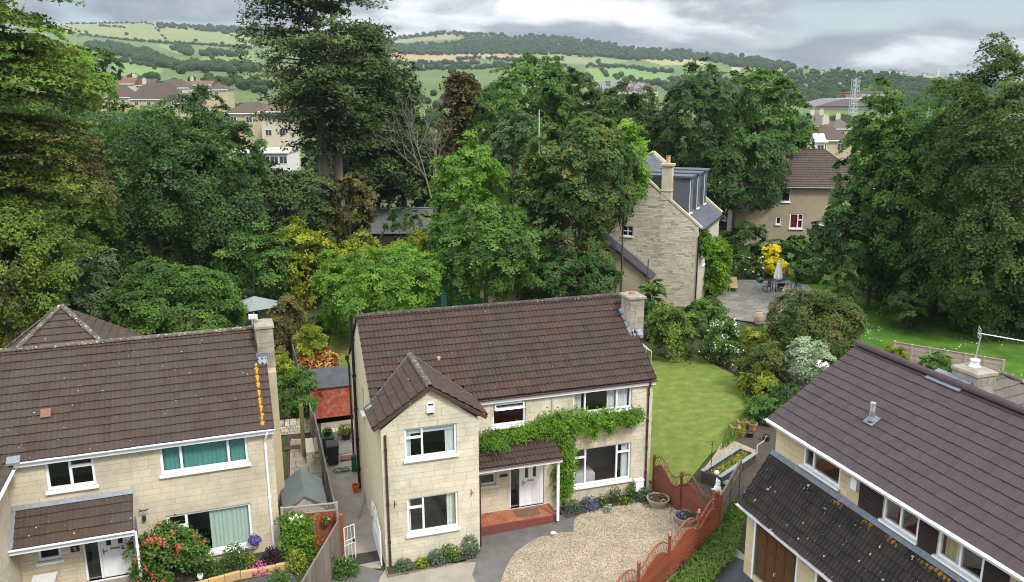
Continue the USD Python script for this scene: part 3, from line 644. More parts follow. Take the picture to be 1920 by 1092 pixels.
        if pot:
            mb = MB(); mb.lathe([(.0, pot[2]), (.10, pot[2]), (.12, pot[2]), (.13, pot[2] * .5), (.15, 0)], (pot[0], pot[1], z1 + .12), 12); mb.build('chimney_pot', M_terracotta, c)
        return c
# ================================================================ the middle house
CEN = ((5.7873, 32.0844, 0.), .3064)
H = House('detached_house', 'cream stone detached house with brown tiled roof, front bay gable and gravel drive', CEN[0], CEN[1])
L, BR, BV = -11.495, -7.957, -1.8686
SL, ME, MO, HD = .7427, 5.058, .162, 3.4536
RZ = ME + (HD + MO) * SL
fac = Plane((0, 0, 0), X_, Z_); bay = Plane((0, BV, 0), X_, Z_); lef = Plane((L, 0, 0), -Y_, Z_)     # lef: a = -v
W_up, W_mid, W_low = (-3.515, 3.877, -.93, 4.90), (-6.88, 3.80, -5.52, 4.81), (-3.445, .70, -.888, 2.36)
W_sm, W_dr = (-7.78, 1.36, -6.76, 1.86), (-6.20, .17, -4.735, 2.28)
W_b1, W_b2 = (-10.667, 3.80, -8.766, 4.97), (-10.667, .85, -8.766, 2.28)
BAPEX = 6.40
wl, P1 = H.wall(fac, [(BR + .0, -.7), (0, -.7), (0, 4.98), (BR, 4.98)], [W_up, W_mid, W_low, W_sm, W_dr], M_mortar)
H.courses(fac, P1, [.15, .30, .22], (.35, .8))
wl2, P2 = H.wall(bay, [(L, -.8), (BR, -.8), (BR, 5.02), ((L + BR) / 2, BAPEX - .02), (L, 5.02)], [W_b1, W_b2], M_mortar)
H.courses(bay, P2, [.15, .30, .30, .22], (.35, .8))
sidepoly = [(-6.9, -.8), (-BV - .22, -.8), (-BV - .22, 5.0), (.16, 5.0), (-HD, RZ - .12), (-6.9, 5.05)]
W_s1, W_s2 = (-2.92, 3.93, -2.42, 4.94), (-3.3, 6.05, -2.7, 6.95)
wl3, P3 = H.wall(lef, sidepoly, [W_s1], M_limewash, label='plain side wall with black soil pipe')
mb = MB(); mb.box(BR - .22, BR, BV + .22, -.001, -.7, 5.0); mb.box(-.22, 0, .22, 6.9, -.3, 5.0); mb.box(L + .23, -.23, 6.68, 6.9, -.7, 5.0); Plane((0, 0, 0), Y_, Z_).prism(mb, [(0.0, 5.0), (6.9, 5.0), (HD, RZ - .12)], -.22, -.001); mb.build('wall', M_limewash, H.p)
# roof body and tiles
rb = MB(); c_ = 1 / math.hypot(1, SL); main = Plane((L - .06, -MO, ME), X_, (0, c_, SL * c_))
T_ = (HD + MO) / c_
Plane((L + .03, 0, 0), Y_, Z_).prism(rb, [(-MO + .02, ME - .03), (HD, RZ - .03), (2 * HD + MO, ME - .03)], 0, -L - .01)
backs = Plane((.06, 2 * HD + MO, ME), -X_, (0, -c_, SL * c_)); backs.box(rb, 0, -L + .12, 0, T_, .0, .03)
roof = rb.build('roof', M_tile, H.p)
bs = .655; bz = 6.47; bm = (L + BR) / 2; bo = .294; be = bz - (bm - L + bo) * bs; bc = 1 / math.hypot(1, bs); BT = (bm - L + bo) / bc
vb = (bz - ME) / SL - MO; ve = (be - ME) / SL - MO; vf = BV - .12
underbay = lambda m: (m[1] < vb - .1) and abs(m[0] - bm) < (bm - L + bo) and m[2] < bz - abs(m[0] - bm) * bs - .03
H.tile_slope(main, [(0, 0), (-L + .12, 0), (-L + .12, T_), (0, T_)], skip=underbay)
bl = Plane((L - bo, vb, be), -Y_, (bc, 0, bs * bc)); brr = Plane((BR + bo, vf, be), Y_, (-bc, 0, bs * bc))
H.tile_slope(bl, [(vb - ve, 0), (vb - vf, 0), (vb - vf, BT), (0, BT)])
H.tile_slope(brr, [(0, 0), (ve - vf, 0), (vb - vf, BT), (0, BT)])
mb = MB(); mb.add([(L - bo + .03, BV + .03, be - .02), (BR + bo - .03, BV + .03, be - .02), (bm, BV + .03, bz - .03), (L - bo + .03, ve - .03, be - .02), (BR + bo - .03, ve - .03, be - .02), (bm, vb - .03, bz - .03)], [[0, 1, 2], [0, 2, 5], [0, 5, 3], [1, 4, 5], [1, 5, 2], [3, 5, 4], [0, 3, 4], [0, 4, 1]])
for pl, sgn in ((bl, 1), (brr, -1)):   # thick verge edge of the bay
    a = (vb - vf) if sgn == 1 else 0
    pl.box(mb, a - .05, a + .01, 0, BT, -.10, .03)
mb.build('bay_roof', M_tile, H.p)
H.ridge((L - .05, HD, RZ + .03), (.0, HD, RZ + .03), M_ridge2)
H.ridge((bm, vf, bz + .03), (bm, vb + .1, bz + .03), M_ridge)
# valley leads
for sg, A in ((1, (L - bo + .06, ve, be)), (-1, (BR + bo - .06, ve, be))):
    mb = MB(); a, b = np.array(A) + [0, -.03, .05], np.array([bm, vb, bz]) + [0, -.03, .05]; w = np.array([-.09 * sg, -.06, .05]); mb.quad(a, b, b + w, a + w); mb.build('valley_lead', M_lead, H.p)
mb = MB(); bl.box(mb, vb - ve - .02, vb - ve + .22, -.01, .42, .055, .065); mb.build('valley_lead', M_steel, H.p, 'bright metal flashing at foot of valley')
# porch canopy
cz, cs = 2.73, .335; CV = -1.32; ct = 3.19
cl = math.hypot(-CV, ct - cz); can = Plane((BR + .01, CV, cz), X_, (0, -CV / cl, (ct - cz) / cl)); CW = 3.50
H.tile_slope(can, [(0, 0), (CW, 0), (CW - .05, cl), (0, cl)], g=.31)
mb = MB(); can.box(mb, 0.01, CW - .06, .02, cl, -.06, -.006); mb.box(BR + .01, BR + CW - .03, CV + .06, -.02, cz - .10, cz - .06); mb.build('porch_roof', M_tile, H.p)
mb = MB(); mb.box(BR + .005, BR + CW, CV - .02, CV + .02, cz - .17, cz - .04); mb.box(BR + CW - .04, BR + CW - .01, CV + .02, -.01, cz - .17, cz - .05); mb.build('porch_fascia', M_white, H.p)
H.gutter((BR + .01, CV - .07, cz + .01), (BR + CW, CV - .07, cz + .01), M_brownpipe, .05)
mb = MB(); mb.box(BR + CW - .16, BR + CW - .07, CV + .10, CV + .19, 0, cz - .1); mb.build('porch_post', M_white, H.p)
mb = MB(); mb.box(BR + .01, BR + CW - .1, -.02, .012, ct - .02, ct + .14); mb.build('porch_flashing', M_lead, H.p)
mb = MB(); mb.box(BR + .004, -4.50, -1.04, -.002, -.4, .15); step = mb.build('doorstep', M_stepedge, H.p)
mb = MB(); r_ = random.Random(4)
for iu in range(22):                       # quarry tiles on the step
    for iv in range(6):
        a, b = BR + .03 + iu * .157, -.98 + iv * .163
        if a + .15 < -4.52 and b + .15 < 0: mb.box(a, a + .150, b, b + .155, .15, .158 + r_.uniform(0, .003))
mb.build('quarry_tiles', toned('quarry_tile', [(.36, .135, .065), (.42, .17, .085), (.33, .11, .055)], rough=.55, spec=.35, dirt=(.24, .06, .05), dirt_amt=.6, dscale=2.2, bump=.1), step, kind='stuff')
# fascia, gutters, pipes
mb = MB(); mb.box(BR + .22, .06, -MO + .01, -MO + .035, ME - .24, ME - .05); mb.box(BR + .22, .04, -MO + .036, -.003, ME - .24, ME - .22); mb.build('fascia', M_white, H.p)
H.gutter((BR + .35, -MO - .05, ME - .03), (.09, -MO - .05, ME - .03), M_brownpipe, .058)
H.pipe([(-.20, -.20, ME - .08), (-.20, -.16, ME - .25), (-.20, -.06, 4.6), (-.20, -.06, .05)], M_brownpipe, .042, joints=[(-.20, -.06, z) for z in (4.4, 3.2, 2.0, .9)])
H.pipe([(L + .14, BV - .07, 4.85), (L + .14, BV - .07, -.35)], M_brownpipe, .045, joints=[(L + .14, BV - .07, z) for z in (4.3, 2.2, .7)])
H.pipe([(BR + .06, -1.75, 2.6), (BR + .06, -1.75, -.3)], M_brownpipe, .04)
H.pipe([(L - .10, 4.80, 7.5), (L - .10, 4.80, -.4)], M_blackpipe, .065, 'soil_pipe', joints=[(L - .10, 4.80, z) for z in (6.4, 4.8, 3.3, 1.9, .5)])
H.pipe([(L - .16, 6.95, 4.95), (L - .08, 6.9, 4.6), (L - .08, 6.86, -.3)], M_brownpipe, .045, joints=[(L - .08, 6.86, z) for z in (4.2, 2.4, .9)])
mb = MB(); mb.box(L - .22, L - .06, 6.86, 7.06, 4.86, 5.06); mb.build('rain_hopper', M_brownpipe, H.p)
H.pipe([(-4.43, -.04, 4.8), (-4.43, -.04, 3.2)], M_limewash, .035, 'painted_pipe')
H.window(fac, W_up, (-2.98, -1.58), curtains=[(-3.44, -3.10, M_curtain), (-1.98, -1.64, M_curtain), (-1.53, -1.05, M_curtain)], label='wide upper bedroom window')
H.window(fac, W_mid, (), [(0, 4.48)], open_top=1)
H.window(fac, W_low, (-2.92, -1.51), [(0, 1.94), (2, 1.94)], curtains=[(-1.25, -.98, M_curtain)], label='wide living room window')
H.window(fac, W_sm, (), sill_h=.05)
H.window(bay, W_b1, (-10.03,), [(0, 4.58)], curtains=[(-10.6, -10.42, M_curtain), (-9.17, -8.84, M_curtain)], blinds=[(-10.60, -10.07, 4.70), (-9.99, -8.84, 4.70)], label='upper bay window with roller blind')
H.window(bay, W_b2, (-10.06,), [(0, 1.86)], curtains=[(-10.60, -10.50, M_curtain), (-9.16, -8.95, M_curtain), (-8.95, -8.84, M_curtain_y)], label='lower bay window')
H.window(lef, W_s1, (), [(0, 4.7)], room=(.3, 1.2), sill_h=.06)
H.front_door(fac, *W_dr, .36)
mb = MB(); fac.box(mb, -3.2, -2.1, .30, .72, -1.7, -.9); mb.build('sofa', M_bed, H.p)
# small things fixed to the walls
mb = MB(2); mb.prism(sbox(-.115, -.16, .115, .16).buffer(.03), (-9.71, BV, 5.68), X_, Z_, -Y_, .08); al = mb.build('alarm_box', M_whitepaint, H.p)
mb = MB(); mb.box(-9.80, -9.62, BV - .088, BV - .082, 5.78, 5.83); mb.build('label_strip', M_dark, al)
mb = MB(); mb.box(-9.81, -9.61, BV - .075, BV - .01, 5.44, 5.50); mb.build('alarm_base', M_dark, al)
pq = MB(); fac.box(pq, -6.62, -6.28, 1.62, 1.74, .016, .035); plq = pq.build('name_plaque', M_dark, H.p)
for uu in (-11.11, -8.27):
    mb = MB(); mb.tube([(uu, BV - .02, 2.28), (uu, BV - .02, 2.0)], .014, 5); mb.tube([(uu, BV - .02, 2.24), (uu + .02, BV - .22, 2.24), (uu + .02, BV - .25, 2.19)], .012, 5); mb.tube([(uu, BV - .02, 2.06), (uu + .01, BV - .14, 2.22)], .010, 5); mb.build('hanging_bracket', M_redoak, H.p)
mb = MB(); fac.box(mb, -6.27, -6.22, 1.95, 2.05, .014, .09); mb.build('porch_lamp', M_dark, H.p)
rv = MB(); rv.lathe([(0, .14), (.09, .12), (.12, .04), (.13, -.06)], (0, 0, 0), 14)
vv = 1.48; vv_z = ME + (vv + MO) * SL; rvv = MB(); rvv.lathe([(0, .08), (.06, .07), (.085, .02), (.085, -.06)], (-8.63, vv, vv_z + .05), 14); rvv.build('roof_vent', plain('pink_clay', (.46, .26, .19), .8), H.p)
H.chimney(-.22, .42, 1.85, 2.75, 6.2, 7.95, M_chimstone, pot=(-.0, 2.2, .13), seed=3)
mb = MB(); z_ = lambda v: ME + (v + MO) * SL + .05
mb.quad((-.24, 1.60, z_(1.60)), (.30, 1.60, z_(1.60)), (.30, 1.86, z_(1.86) + .04), (-.24, 1.86, z_(1.86) + .04))
for k in range(4): v0, v1 = 1.66 + k * .28, 1.90 + k * .28; mb.hexa([(-.36, v0, z_(v0)), (-.21, v0, z_(v0)), (-.21, v1, z_(v1)), (-.36, v1, z_(v1)), (-.36, v0, z_(v0) + .02), (-.21, v0, z_(v0) + .16), (-.21, v1, z_(v1) + .16), (-.36, v1, z_(v1) + .02)])
mb.build('chimney_flashing', M_lead, H.p)
H.lay_tiles(M_tile, parent=roof); H.lay_stones(M_stone)

# ================================================================ the left house
LEF = ((-8.879, 28.417, -.472), .343)
H = House('brick_house', 'buff stone house with white gutters, teal curtains and a tiled porch at left', LEF[0], LEF[1], group=None)
L, BR = -12.3, -8.68; SL, ME, MO, HD = .76, 5.0, .25, 3.478; RZ = ME + (HD + MO) * SL
V_u, V_l, V_d = (-3.904, 3.70, -.90, 4.826), (-7.512, 3.70, -5.986, 4.81), (-3.905, .33, -.973, 2.084)
V_s, V_dr = (-8.12, 1.10, -7.37, 1.86), (-6.72, .03, -5.08, 2.16)
wl, P1 = H.wall(fac, [(BR, -.8), (0, -.8), (0, 4.9), (BR, 4.9)], [V_u, V_l, V_d, V_s, V_dr], M_mortar)
H.courses(fac, P1, [.15, .22, .28], (.35, .8))
mb = MB(); mb.box(-.22, 0, .22, 6.9, -.8, 4.9); mb.box(L + .2, -.23, 6.68, 6.9, -.8, 4.9); Plane((0, 0, 0), Y_, Z_).prism(mb, [(0.0, 4.9), (6.9, 4.9), (HD, RZ - .12)], -.22, -.001); mb.build('wall', M_limewash, H.p)
bw = Plane((BR, 0, 0), Y_, Z_); wl2, P2 = H.wall(bw, [(-3.0, -.8), (-.005, -.8), (-.005, 4.9), (-3.0, 4.9)], [], M_mortar); H.courses(bw, P2, [.15, .22, .28], (.35, .8))
c_ = 1 / math.hypot(1, SL); main = Plane((L, -MO, ME), X_, (0, c_, SL * c_)); T_ = (HD + MO) / c_
rb = MB(); Plane((L, 0, 0), Y_, Z_).prism(rb, [(-MO + .02, ME - .03), (HD, RZ - .03), (2 * HD + MO, ME - .03)], 0, -L + .03); roof = rb.build('roof', M_tile2, H.p)
H.tile_slope(main, [(0, 0), (-L + .07, 0), (-L + .07, T_), (0, T_)], w=.33, g=.345, amp=.032)
H.ridge((L, HD, RZ + .03), (-.10, HD, RZ + .03), M_ridge)
# eave corner of its own bay, at the frame's edge
bx = Plane((BR + .30, -3.0, 4.83), Y_, unit((-1, 0, .68))); H.tile_slope(bx, [(0, 0), (2.72, 0), (2.72 + .9, 1.2), (0, 1.2)], amp=.016)
mb = MB(); bx.box(mb, 0, 2.72, 0, 1.2, -.08, -.01); mb.build('bay_roof', M_tile2, H.p)
H.gutter((BR + .36, -3.0, 4.82), (BR + .36, -.32, 4.82), M_white, .055)
mb = MB(); mb.hexa([(BR + .15, -.40, 4.97), (BR + .55, -.40, 5.0), (BR + .55, -.14, 5.14), (BR + .15, -.14, 5.14), (BR + .15, -.40, 5.06), (BR + .55, -.40, 5.06), (BR + .55, -.14, 5.2), (BR + .15, -.14, 5.2)]); mb.build('valley_lead', M_lead, H.p)
# porch
pu0, pu1, pt, pb, pv = BR + .01, -4.872, 3.287, 2.312, -1.139
pl_ = math.hypot(pv, pt - pb); can = Plane((pu0, pv, pb), X_, (0, -pv / pl_, (pt - pb) / pl_)); PW = pu1 - pu0
H.tile_slope(can, [(.14, 0), (PW, 0), (PW, pl_ - .12), (.14, pl_ - .12)], g=.36, amp=.016)
mb = MB(); can.box(mb, 0, PW - .02, .02, pl_, -.07, -.006); mb.build('porch_roof', M_tile2, H.p)
mb = MB(); can.box(mb, 0, PW, pl_ - .16, pl_ + .02, .05, .062); can.box(mb, 0, .15, 0, pl_ - .16, .03, .045); mb.build('porch_flashing', M_lead, H.p)
mb = MB(); mb.box(pu0, pu1 + .02, pv - .01, pv + .03, pb - .20, pb - .03); mb.build('porch_fascia', M_white, H.p)
H.gutter((pu0, pv - .06, pb - .0), (pu1 + .03, pv - .06, pb - .0), M_white, .055)
mb = MB(); mb.box(pu1 - .05, pu1 - .01, pv + .05, -.02, -.5, pb - .04); mb.build('porch_side_screen', plain('grey_side_panel', (.17, .175, .18), .6), H.p)
H.pipe([(pu1 + .06, pv - .05, pb - .04), (pu1 + .06, pv - .03, -.6)], M_white, .045, joints=[(pu1 + .06, pv - .03, z) for z in (1.7, .6)])
mb = MB(); mb.box(BR + .01, pu1, -1.3, -.004, -.7, -.02); mb.build('doorstep', M_concrete, H.p)
mb = MB(); mb.box(-8.25, -7.6, -.75, -.2, -.02, .62); mb.box(-8.3, -7.55, -.8, -.15, .62, .72); mb.build('porch_bench', M_whitepaint, H.p)
mb = MB(); mb.box(L, .05, -MO + .01, -MO + .04, ME - .20, ME - .02); mb.box(L, .03, -MO + .041, -.003, ME - .20, ME - .18); mb.build('fascia', M_white, H.p)
H.gutter((BR + .1, -MO - .045, ME + .0), (.08, -MO - .045, ME + .0), M_white, .06)
H.pipe([(-.20, -MO - .04, ME - .05), (-.22, -MO - .03, ME - .18), (-.30, -.06, ME - .55), (-.27, -.06, -.6)], M_white, .045, joints=[(-.28, -.06, 2.2), (-.29, -.06, 4.2)])
H.pipe([(-4.86, -.03, 4.85), (-4.86, -.03, 3.4)], M_stone_l, .02, 'painted_pipe')
kw = dict(fw=.10)
H.window(fac, V_u, (-3.2, -1.59), curtains=[(-3.8, -3.26, M_teal), (-3.14, -1.65, M_teal), (-1.53, -1.0, M_teal)], label='wide upper window with teal curtains', **kw)
H.window(fac, V_l, (-6.75,), [(1, 4.46)], **kw)
H.window(fac, V_d, (-3.24,), [(0, 1.57)], curtains=[(-2.45, -1.05, M_mint)], label='living room window with pale green curtain', **kw)
H.window(fac, V_s, (), **kw)
H.front_door(fac, *V_dr, .42)
pq = MB(); fac.box(pq, -7.08, -6.80, 1.28, 1.50, .016, .03); hn = pq.build('house_number', M_dark, H.p)
d5 = meshkit.text_mesh('5', .13, .004); d5.apply_translation(-d5.bounds.mean(0)); m5 = MB()
V = np.array([fac.P(-6.94 + p[0], 1.39 + p[1], .032 + p[2]) for p in d5.vertices]); m5.add(V, d5.faces); m5.build('numeral', M_whitepaint, hn)
for a, b in ((-4.70, 2.52),):
    mb = MB(); mb.tube([fac.P(a - .03, b, .02), fac.P(a - .03, b, .22), fac.P(a + .28, b + .06, .24)], .018, 5); mb.tube([fac.P(a, b - .05, .03), fac.P(a + .2, b - .02, .2)], .012, 5); mb.box(a + .03, a + .14, -.16, -.04, b - .42, b - .26); mb.build('wall_lamp', M_dark, H.p)
vz = lambda v: ME + (v + MO) * SL
mb = MB(); a = 1.05; main.box(mb, -7.62 - L, -7.30 - L, (a + MO) / c_ - .05, (a + MO) / c_ + .30, .05, .13); mb.build('vent_tile', plain('red_clay_vent', (.21, .10, .07), .8), H.p)
ch = H.chimney(-.22, .40, 2.3, 3.3, 6.2, 8.12, M_chimstone, seed=8, cap=.05)
mb = MB(2); mb.box(.005, .38, 1.75, 3.3, -.6, 6.5); mb.build('chimney_breast', M_limewash, H.p)
mb = MB(); mb.quad((-.24, 2.02, vz(2.02) + .05), (.10, 2.02, vz(2.02) + .05), (.10, 2.31, vz(2.31) + .10), (-.24, 2.31, vz(2.31) + .10)); mb.box(-.30, -.225, 2.3, 3.4, vz(2.3), vz(2.3) + .2); mb.box(-.22, .12, 2.26, 2.298, vz(2.3) - .02, vz(2.3) + .22); mb.build('chimney_flashing', M_lead, H.p)
mb = MB(5); r_ = random.Random(5)            # streak of orange lichen below the chimney
for k in range(260):
    v = r_.uniform(-.12, 2.1); u = -.31 + r_.gauss(0, .025) - (v - .2) * .01; s_ = r_.uniform(.015, .05)
    if 1.0 < v < 1.25 and r_.random() < .5: continue
    q = main.P(u - L, (v + MO) / c_, .045); mb.add([q + main.eu * s_ * math.cos(t) + main.ew * s_ * 1.5 * math.sin(t) for t in np.arange(6) * math.pi / 3] + [q + main.en * .018], [[i, (i + 1) % 6, 6] for i in range(6)])
mb.build('lichen_streak', M_lichen, H.p, kind='stuff')
# rear wing with a pyramid roof
ax_, ay_ = -9.5, 7.75
def loc(P_): c, n = math.cos(LEF[1]), math.sin(LEF[1]); d = np.asarray(P_) - np.array(LEF[0]); return np.array([d[0] * c + d[1] * n, -d[0] * n + d[1] * c, d[2]])
ap = loc(dep(115, 570, 33.5)); hw = 4.0; ez_ = 4.9
mb = MB(); mb.box(ap[0] - hw + .3, ap[0] + hw - .3, 6.92, ap[1] + hw - .3, -.8, 4.9); mb.build('rear_wing', M_limewash, H.p)
mb = MB(); base = [(ap[0] - hw, ap[1] - hw), (ap[0] + hw, ap[1] - hw), (ap[0] + hw, ap[1] + hw), (ap[0] - hw, ap[1] + hw)]
mb.add([(x, y, ez_ - .05) for x, y in base] + [tuple(ap - [0, 0, .04])], [[0, 1, 4], [1, 2, 4], [2, 3, 4], [3, 0, 4], [0, 2, 1], [0, 3, 2]]); mb.build('rear_roof', M_tile2, H.p)
for (px_, py_), (qx, qy) in ((base[0], base[1]), (base[1], base[2]), (base[3], base[0])):
    o = np.array([px_, py_, ez_]); e = np.array([qx, qy, ez_]); m = (o + e) / 2; up = ap - m; LW = np.linalg.norm(e - o); LH = np.linalg.norm(up)
    H.tile_slope(Plane(o, e - o, up), [(0, 0), (LW, 0), (LW / 2 + .01, LH), (LW / 2 - .01, LH)], w=.33, g=.345, amp=.006)
for k in range(4): H.ridge((base[k][0], base[k][1], ez_ + .03), ap + [0, 0, .05], M_ridge, name='hip_tile') if k in (0, 1, 3) else None
H.lay_tiles(M_tile2, parent=roof); H.lay_stones(M_stone_l)
mb = MB()
AER_L = House('television_aerial', 'small white flat panel aerial on a pole by the left chimney', (0, 0, 0), 0, 'aerial')
def w_of(hh, p): c, n = math.cos(hh[1]), math.sin(hh[1]); p = np.asarray(p, float); return np.array(hh[0]) + [p[0] * c - p[1] * n, p[0] * n + p[1] * c, p[2]]
a = w_of(LEF, (-.24, 3.0, 6.9)); mb.tube([a, a + [0, 0, 1.7]], .025, 6); mb.build('pole', M_steel, AER_L.p)
mb = MB(); mb.box(a[0] - .19, a[0] + .15, a[1] - .09, a[1] - .03, a[2] + 1.45, a[2] + 1.66)
for k in range(3): mb.box(a[0] - .17 + k * .11, a[0] - .09 + k * .11, a[1] - .12, a[1] - .092, a[2] + 1.48, a[2] + 1.63)
mb.build('panel', M_whitepaint, AER_L.p)

# ================================================================ the right house
RIG = ((8.934, 25.92, .401), -1.26)
H = House('brick_house', 'yellow block house at right with plum tiled roof and brown garage door', RIG[0], RIG[1])
EZ, HD, SL, MO = 5.41, 3.064, .664, .35; ME = EZ; RZ = ME + (HD + MO) * SL; RL = 13.5; GV, GT, GB = -.924, 4.208, 2.403
Ws = [(1.47, 4.42, 3.20, 5.20), (5.03, 4.36, 6.31, 5.20), (6.99, 4.36, 8.38, 5.20)]
wl, P1 = H.wall(fac, [(0, GT - .6), (RL, GT - .6), (RL, 5.25), (0, 5.25)], Ws, M_mortar)
H.courses(fac, P1, [.22, .22, .45], (.45, .9))
for a0, a1 in ((4.07, 5.0), (6.34, 6.96), (8.41, 9.1)):
    for k in range(7):
        mb = MB(k); fac.box(mb, a0, a1, GT + .04 + k * .145, GT + .04 + k * .145 + .138, .02, .045); mb.build('dark_board', M_darkboard, H.p)
for k, w in enumerate(Ws):
    H.window(fac, w, ((w[0] + w[2]) / 2 if k else 1.95,), fw=.07, mat=M_whitepaint, set_=.0, sill_h=.07, room=(.4, 2.5), curtains=[(w[0] + .1, w[0] + .5, M_curtain_y), (w[0] + .5, w[0] + .68, M_curtain)] if k == 2 else ())
gar = Plane((0, GV, 0), X_, Z_); GD = (.55, .05, 2.72, 2.02); G2 = (3.72, .05, 5.6, 2.05)
wl2, P2 = H.wall(gar, [(0, -.5), (RL, -.5), (RL, 2.22), (0, 2.22)], [GD, G2], M_mortar); H.courses(gar, P2, [.22, .22, .45], (.45, .9))
mb = MB(); mb.box(.001, .22, GV + .22, 6.5, -.5, 2.2); mb.box(.001, .22, 0.22, 6.2, 2.2, 5.2); Plane((0, 0, 0), Y_, Z_).prism(mb, [(0, 5.2), (2 * HD, 5.2), (HD, RZ - .1)], .001, .22); mb.box(.25, RL, 6.0, 6.2, -.4, 5.2); mb.build('wall', M_stone_r, H.p)
for k, g in enumerate((GD, G2)):
    fr = MB(); gar.box(fr, g[0] - .10, g[0], g[1] - .2, g[3] + .1, -.1, .03); gar.box(fr, g[2], g[2] + .08, g[1] - .2, g[3] + .1, -.1, .03); gar.box(fr, g[0], g[2], g[3], g[3] + .10, -.1, .03); f_ = fr.build('garage_door_frame', M_whitepaint, H.p)
    d = MB(); gar.box(d, g[0] + .005, g[2] - .005, g[1] - .15, g[3] - .005, -.12, -.07); dd = d.build('garage_door', M_garagedoor, H.p)
    for ix in range(4):
        for iy in range(3):
            w_, h_ = (g[2] - g[0] - .2) / 4, (g[3] - g[1] - .15) / 3; p = MB(); a, b = g[0] + .1 + ix * w_, g[1] + .08 + iy * h_; gar.box(p, a + .04, a + w_ - .04, b + .04, b + h_ - .04, -.07, -.055); gar.box(p, a + .10, a + w_ - .10, b + .10, b + h_ - .10, -.055, -.045); p.build('door_panel', M_garagedoor, dd)
    p = MB(); m = (g[0] + g[2]) / 2; gar.box(p, m - .03, m + .03, .62, .74, -.07, .0); p.build('door_handle', M_steel, dd)
c_ = 1 / math.hypot(1, SL); T_ = (HD + MO) / c_; main = Plane((-.10, -MO, ME), X_, (0, c_, SL * c_))
rb = MB(); Plane((-.08, 0, 0), Y_, Z_).prism(rb, [(-MO + .02, ME - .03), (HD, RZ - .03), (2 * HD + MO, ME - .03)], 0, RL); roof = rb.build('roof', M_tile3, H.p)
H.tile_slope(main, [(0, 0), (RL, 0), (RL, T_), (0, T_)], w=.30, g=.325, amp=.011, lift=.03, rolls=1)
H.ridge((-.12, HD, RZ + .04), (RL, HD, RZ + .04), M_plumridge, r=.14)
lg = math.hypot(GV - .3, GT - GB); lean = Plane((-.10, GV - .3, GB), X_, (0, (.3 - GV) / lg, (GT - GB) / lg))
tiles_main = H.tiles; H.tiles = []
H.tile_slope(lean, [(0, 0), (RL, 0), (RL, lg - .10), (0, lg - .10)], w=.30, g=.30, amp=.045, lift=.06)
mb = MB(); lean.box(mb, .02, RL, .02, lg, -.10, -.01); lr = mb.build('lean_to_roof', M_tile4, H.p)
H.lay_tiles(M_tile4, parent=lr, name='lean_to_tile')
H.tiles = tiles_main; H.lay_tiles(M_tile3, parent=roof); H.lay_stones(M_stone_r)
mb = MB(); lean.box(mb, 0, RL, lg - .16, lg + .02, .055, .07); mb.build('lead_flashing', M_lead, H.p)
mb = MB(); mb.box(-.12, RL, -MO - .02, -MO + .02, ME - .14, ME + .02); mb.box(-.12, RL, -MO + .021, -.003, ME - .13, ME - .11); mb.build('fascia', M_whitepaint, H.p)
H.gutter((-.16, -MO - .075, ME + .0), (RL, -MO - .075, ME + .0), M_whitepaint, .055)
mb = MB(); mb.box(-.12, RL, GV - .32, GV - .28, GB - .13, GB + .0); mb.build('fascia', M_whitepaint, H.p)
H.gutter((-.20, GV - .37, GB + .01), (RL, GV - .37, GB + .01), M_whitepaint, .06)
mb = MB(); fac.box(mb, 3.78, 4.02, 4.72, 5.08, .02, .13); mb.build('meter_box', M_whitepaint, H.p)
mb = MB(7); r_ = random.Random(7)               # moss along the top of the lean-to
for k in range(420):
    a = abs(r_.gauss(0, 1)) * .0 + r_.uniform(1.8, 9); b = lg - .22 - abs(r_.gauss(0, .06)); s_ = r_.uniform(.02, .05) * (1.25 if r_.random() < .4 else 1)
    if meshkit.noise(np.array([[a * 2.3, 1.5, 2.5]]), 4)[0] < .5: continue
    q = lean.P(a, b, .05); mb.add([q + lean.eu * s_ * math.cos(t) + lean.ew * s_ * math.sin(t) for t in np.arange(6) * math.pi / 3] + [q + lean.en * .03], [[i, (i + 1) % 6, 6] for i in range(6)])
mb.build('orange_moss', plain('orange_brown_moss', (.30, .145, .022), .95, var=.6, scale=6., bump=.6), H.p, kind='stuff')
# flue on the roof, odd tiles, chimney with aerial
fz = lambda v: ME + (v + MO) * SL
mb = MB(); main.box(mb, 2.95, 3.35, (1.1 + MO) / c_ - .18, (1.1 + MO) / c_ + .2, .05, .065); q = main.P(3.15, (1.1 + MO) / c_, .06); mb.lathe([(.14, 0), (.09, .12), (.085, .30)], q, 10); fl = mb.build('roof_flue', M_lead, H.p)
mb = MB(); mb.lathe([(.075, .26), (.075, .5), (.085, .5), (.085, .56), (.0, .58)], q, 10); mb.build('flue_pipe', plain('asbestos_pipe', (.38, .34, .27), .9), fl)
c = H.chimney(3.62, 4.52, 3.35, 4.05, 6.9, 8.02, M_chimstone, cap=.04, seed=21)
mb = MB(); mb.lathe([(.17, 0), (.16, .08), (.12, .10), (.12, .22), (.135, .23), (.135, .27), (0, .28)], (4.05, 3.7, 8.12), 12); mb.build('chimney_cowl', M_whitepaint, c)
mb = MB(); mb.hexa([(3.1, 2.85, fz(2.85) + .06), (4.4, 2.85, fz(2.85) + .06), (4.4, 3.34, fz(3.0) + .10), (3.1, 3.34, fz(3.0) + .10), (3.1, 2.85, fz(2.85) + .09), (4.4, 2.85, fz(2.85) + .09), (4.4, 3.34, fz(3.0) + .22), (3.1, 3.34, fz(3.0) + .22)]); mb.build('chimney_flashing', M_lead, H.p)
AER = thing('television_aerial', 'long toothed television aerial above the right house chimney', 'aerial')
b0 = w_of(RIG, (3.95, 3.75, 7.9)); b1 = b0 + [0.12, 0, 1.25]; mb = MB(); mb.tube([b0, b1], .022, 6); mb.build('pole', M_steel, AER)
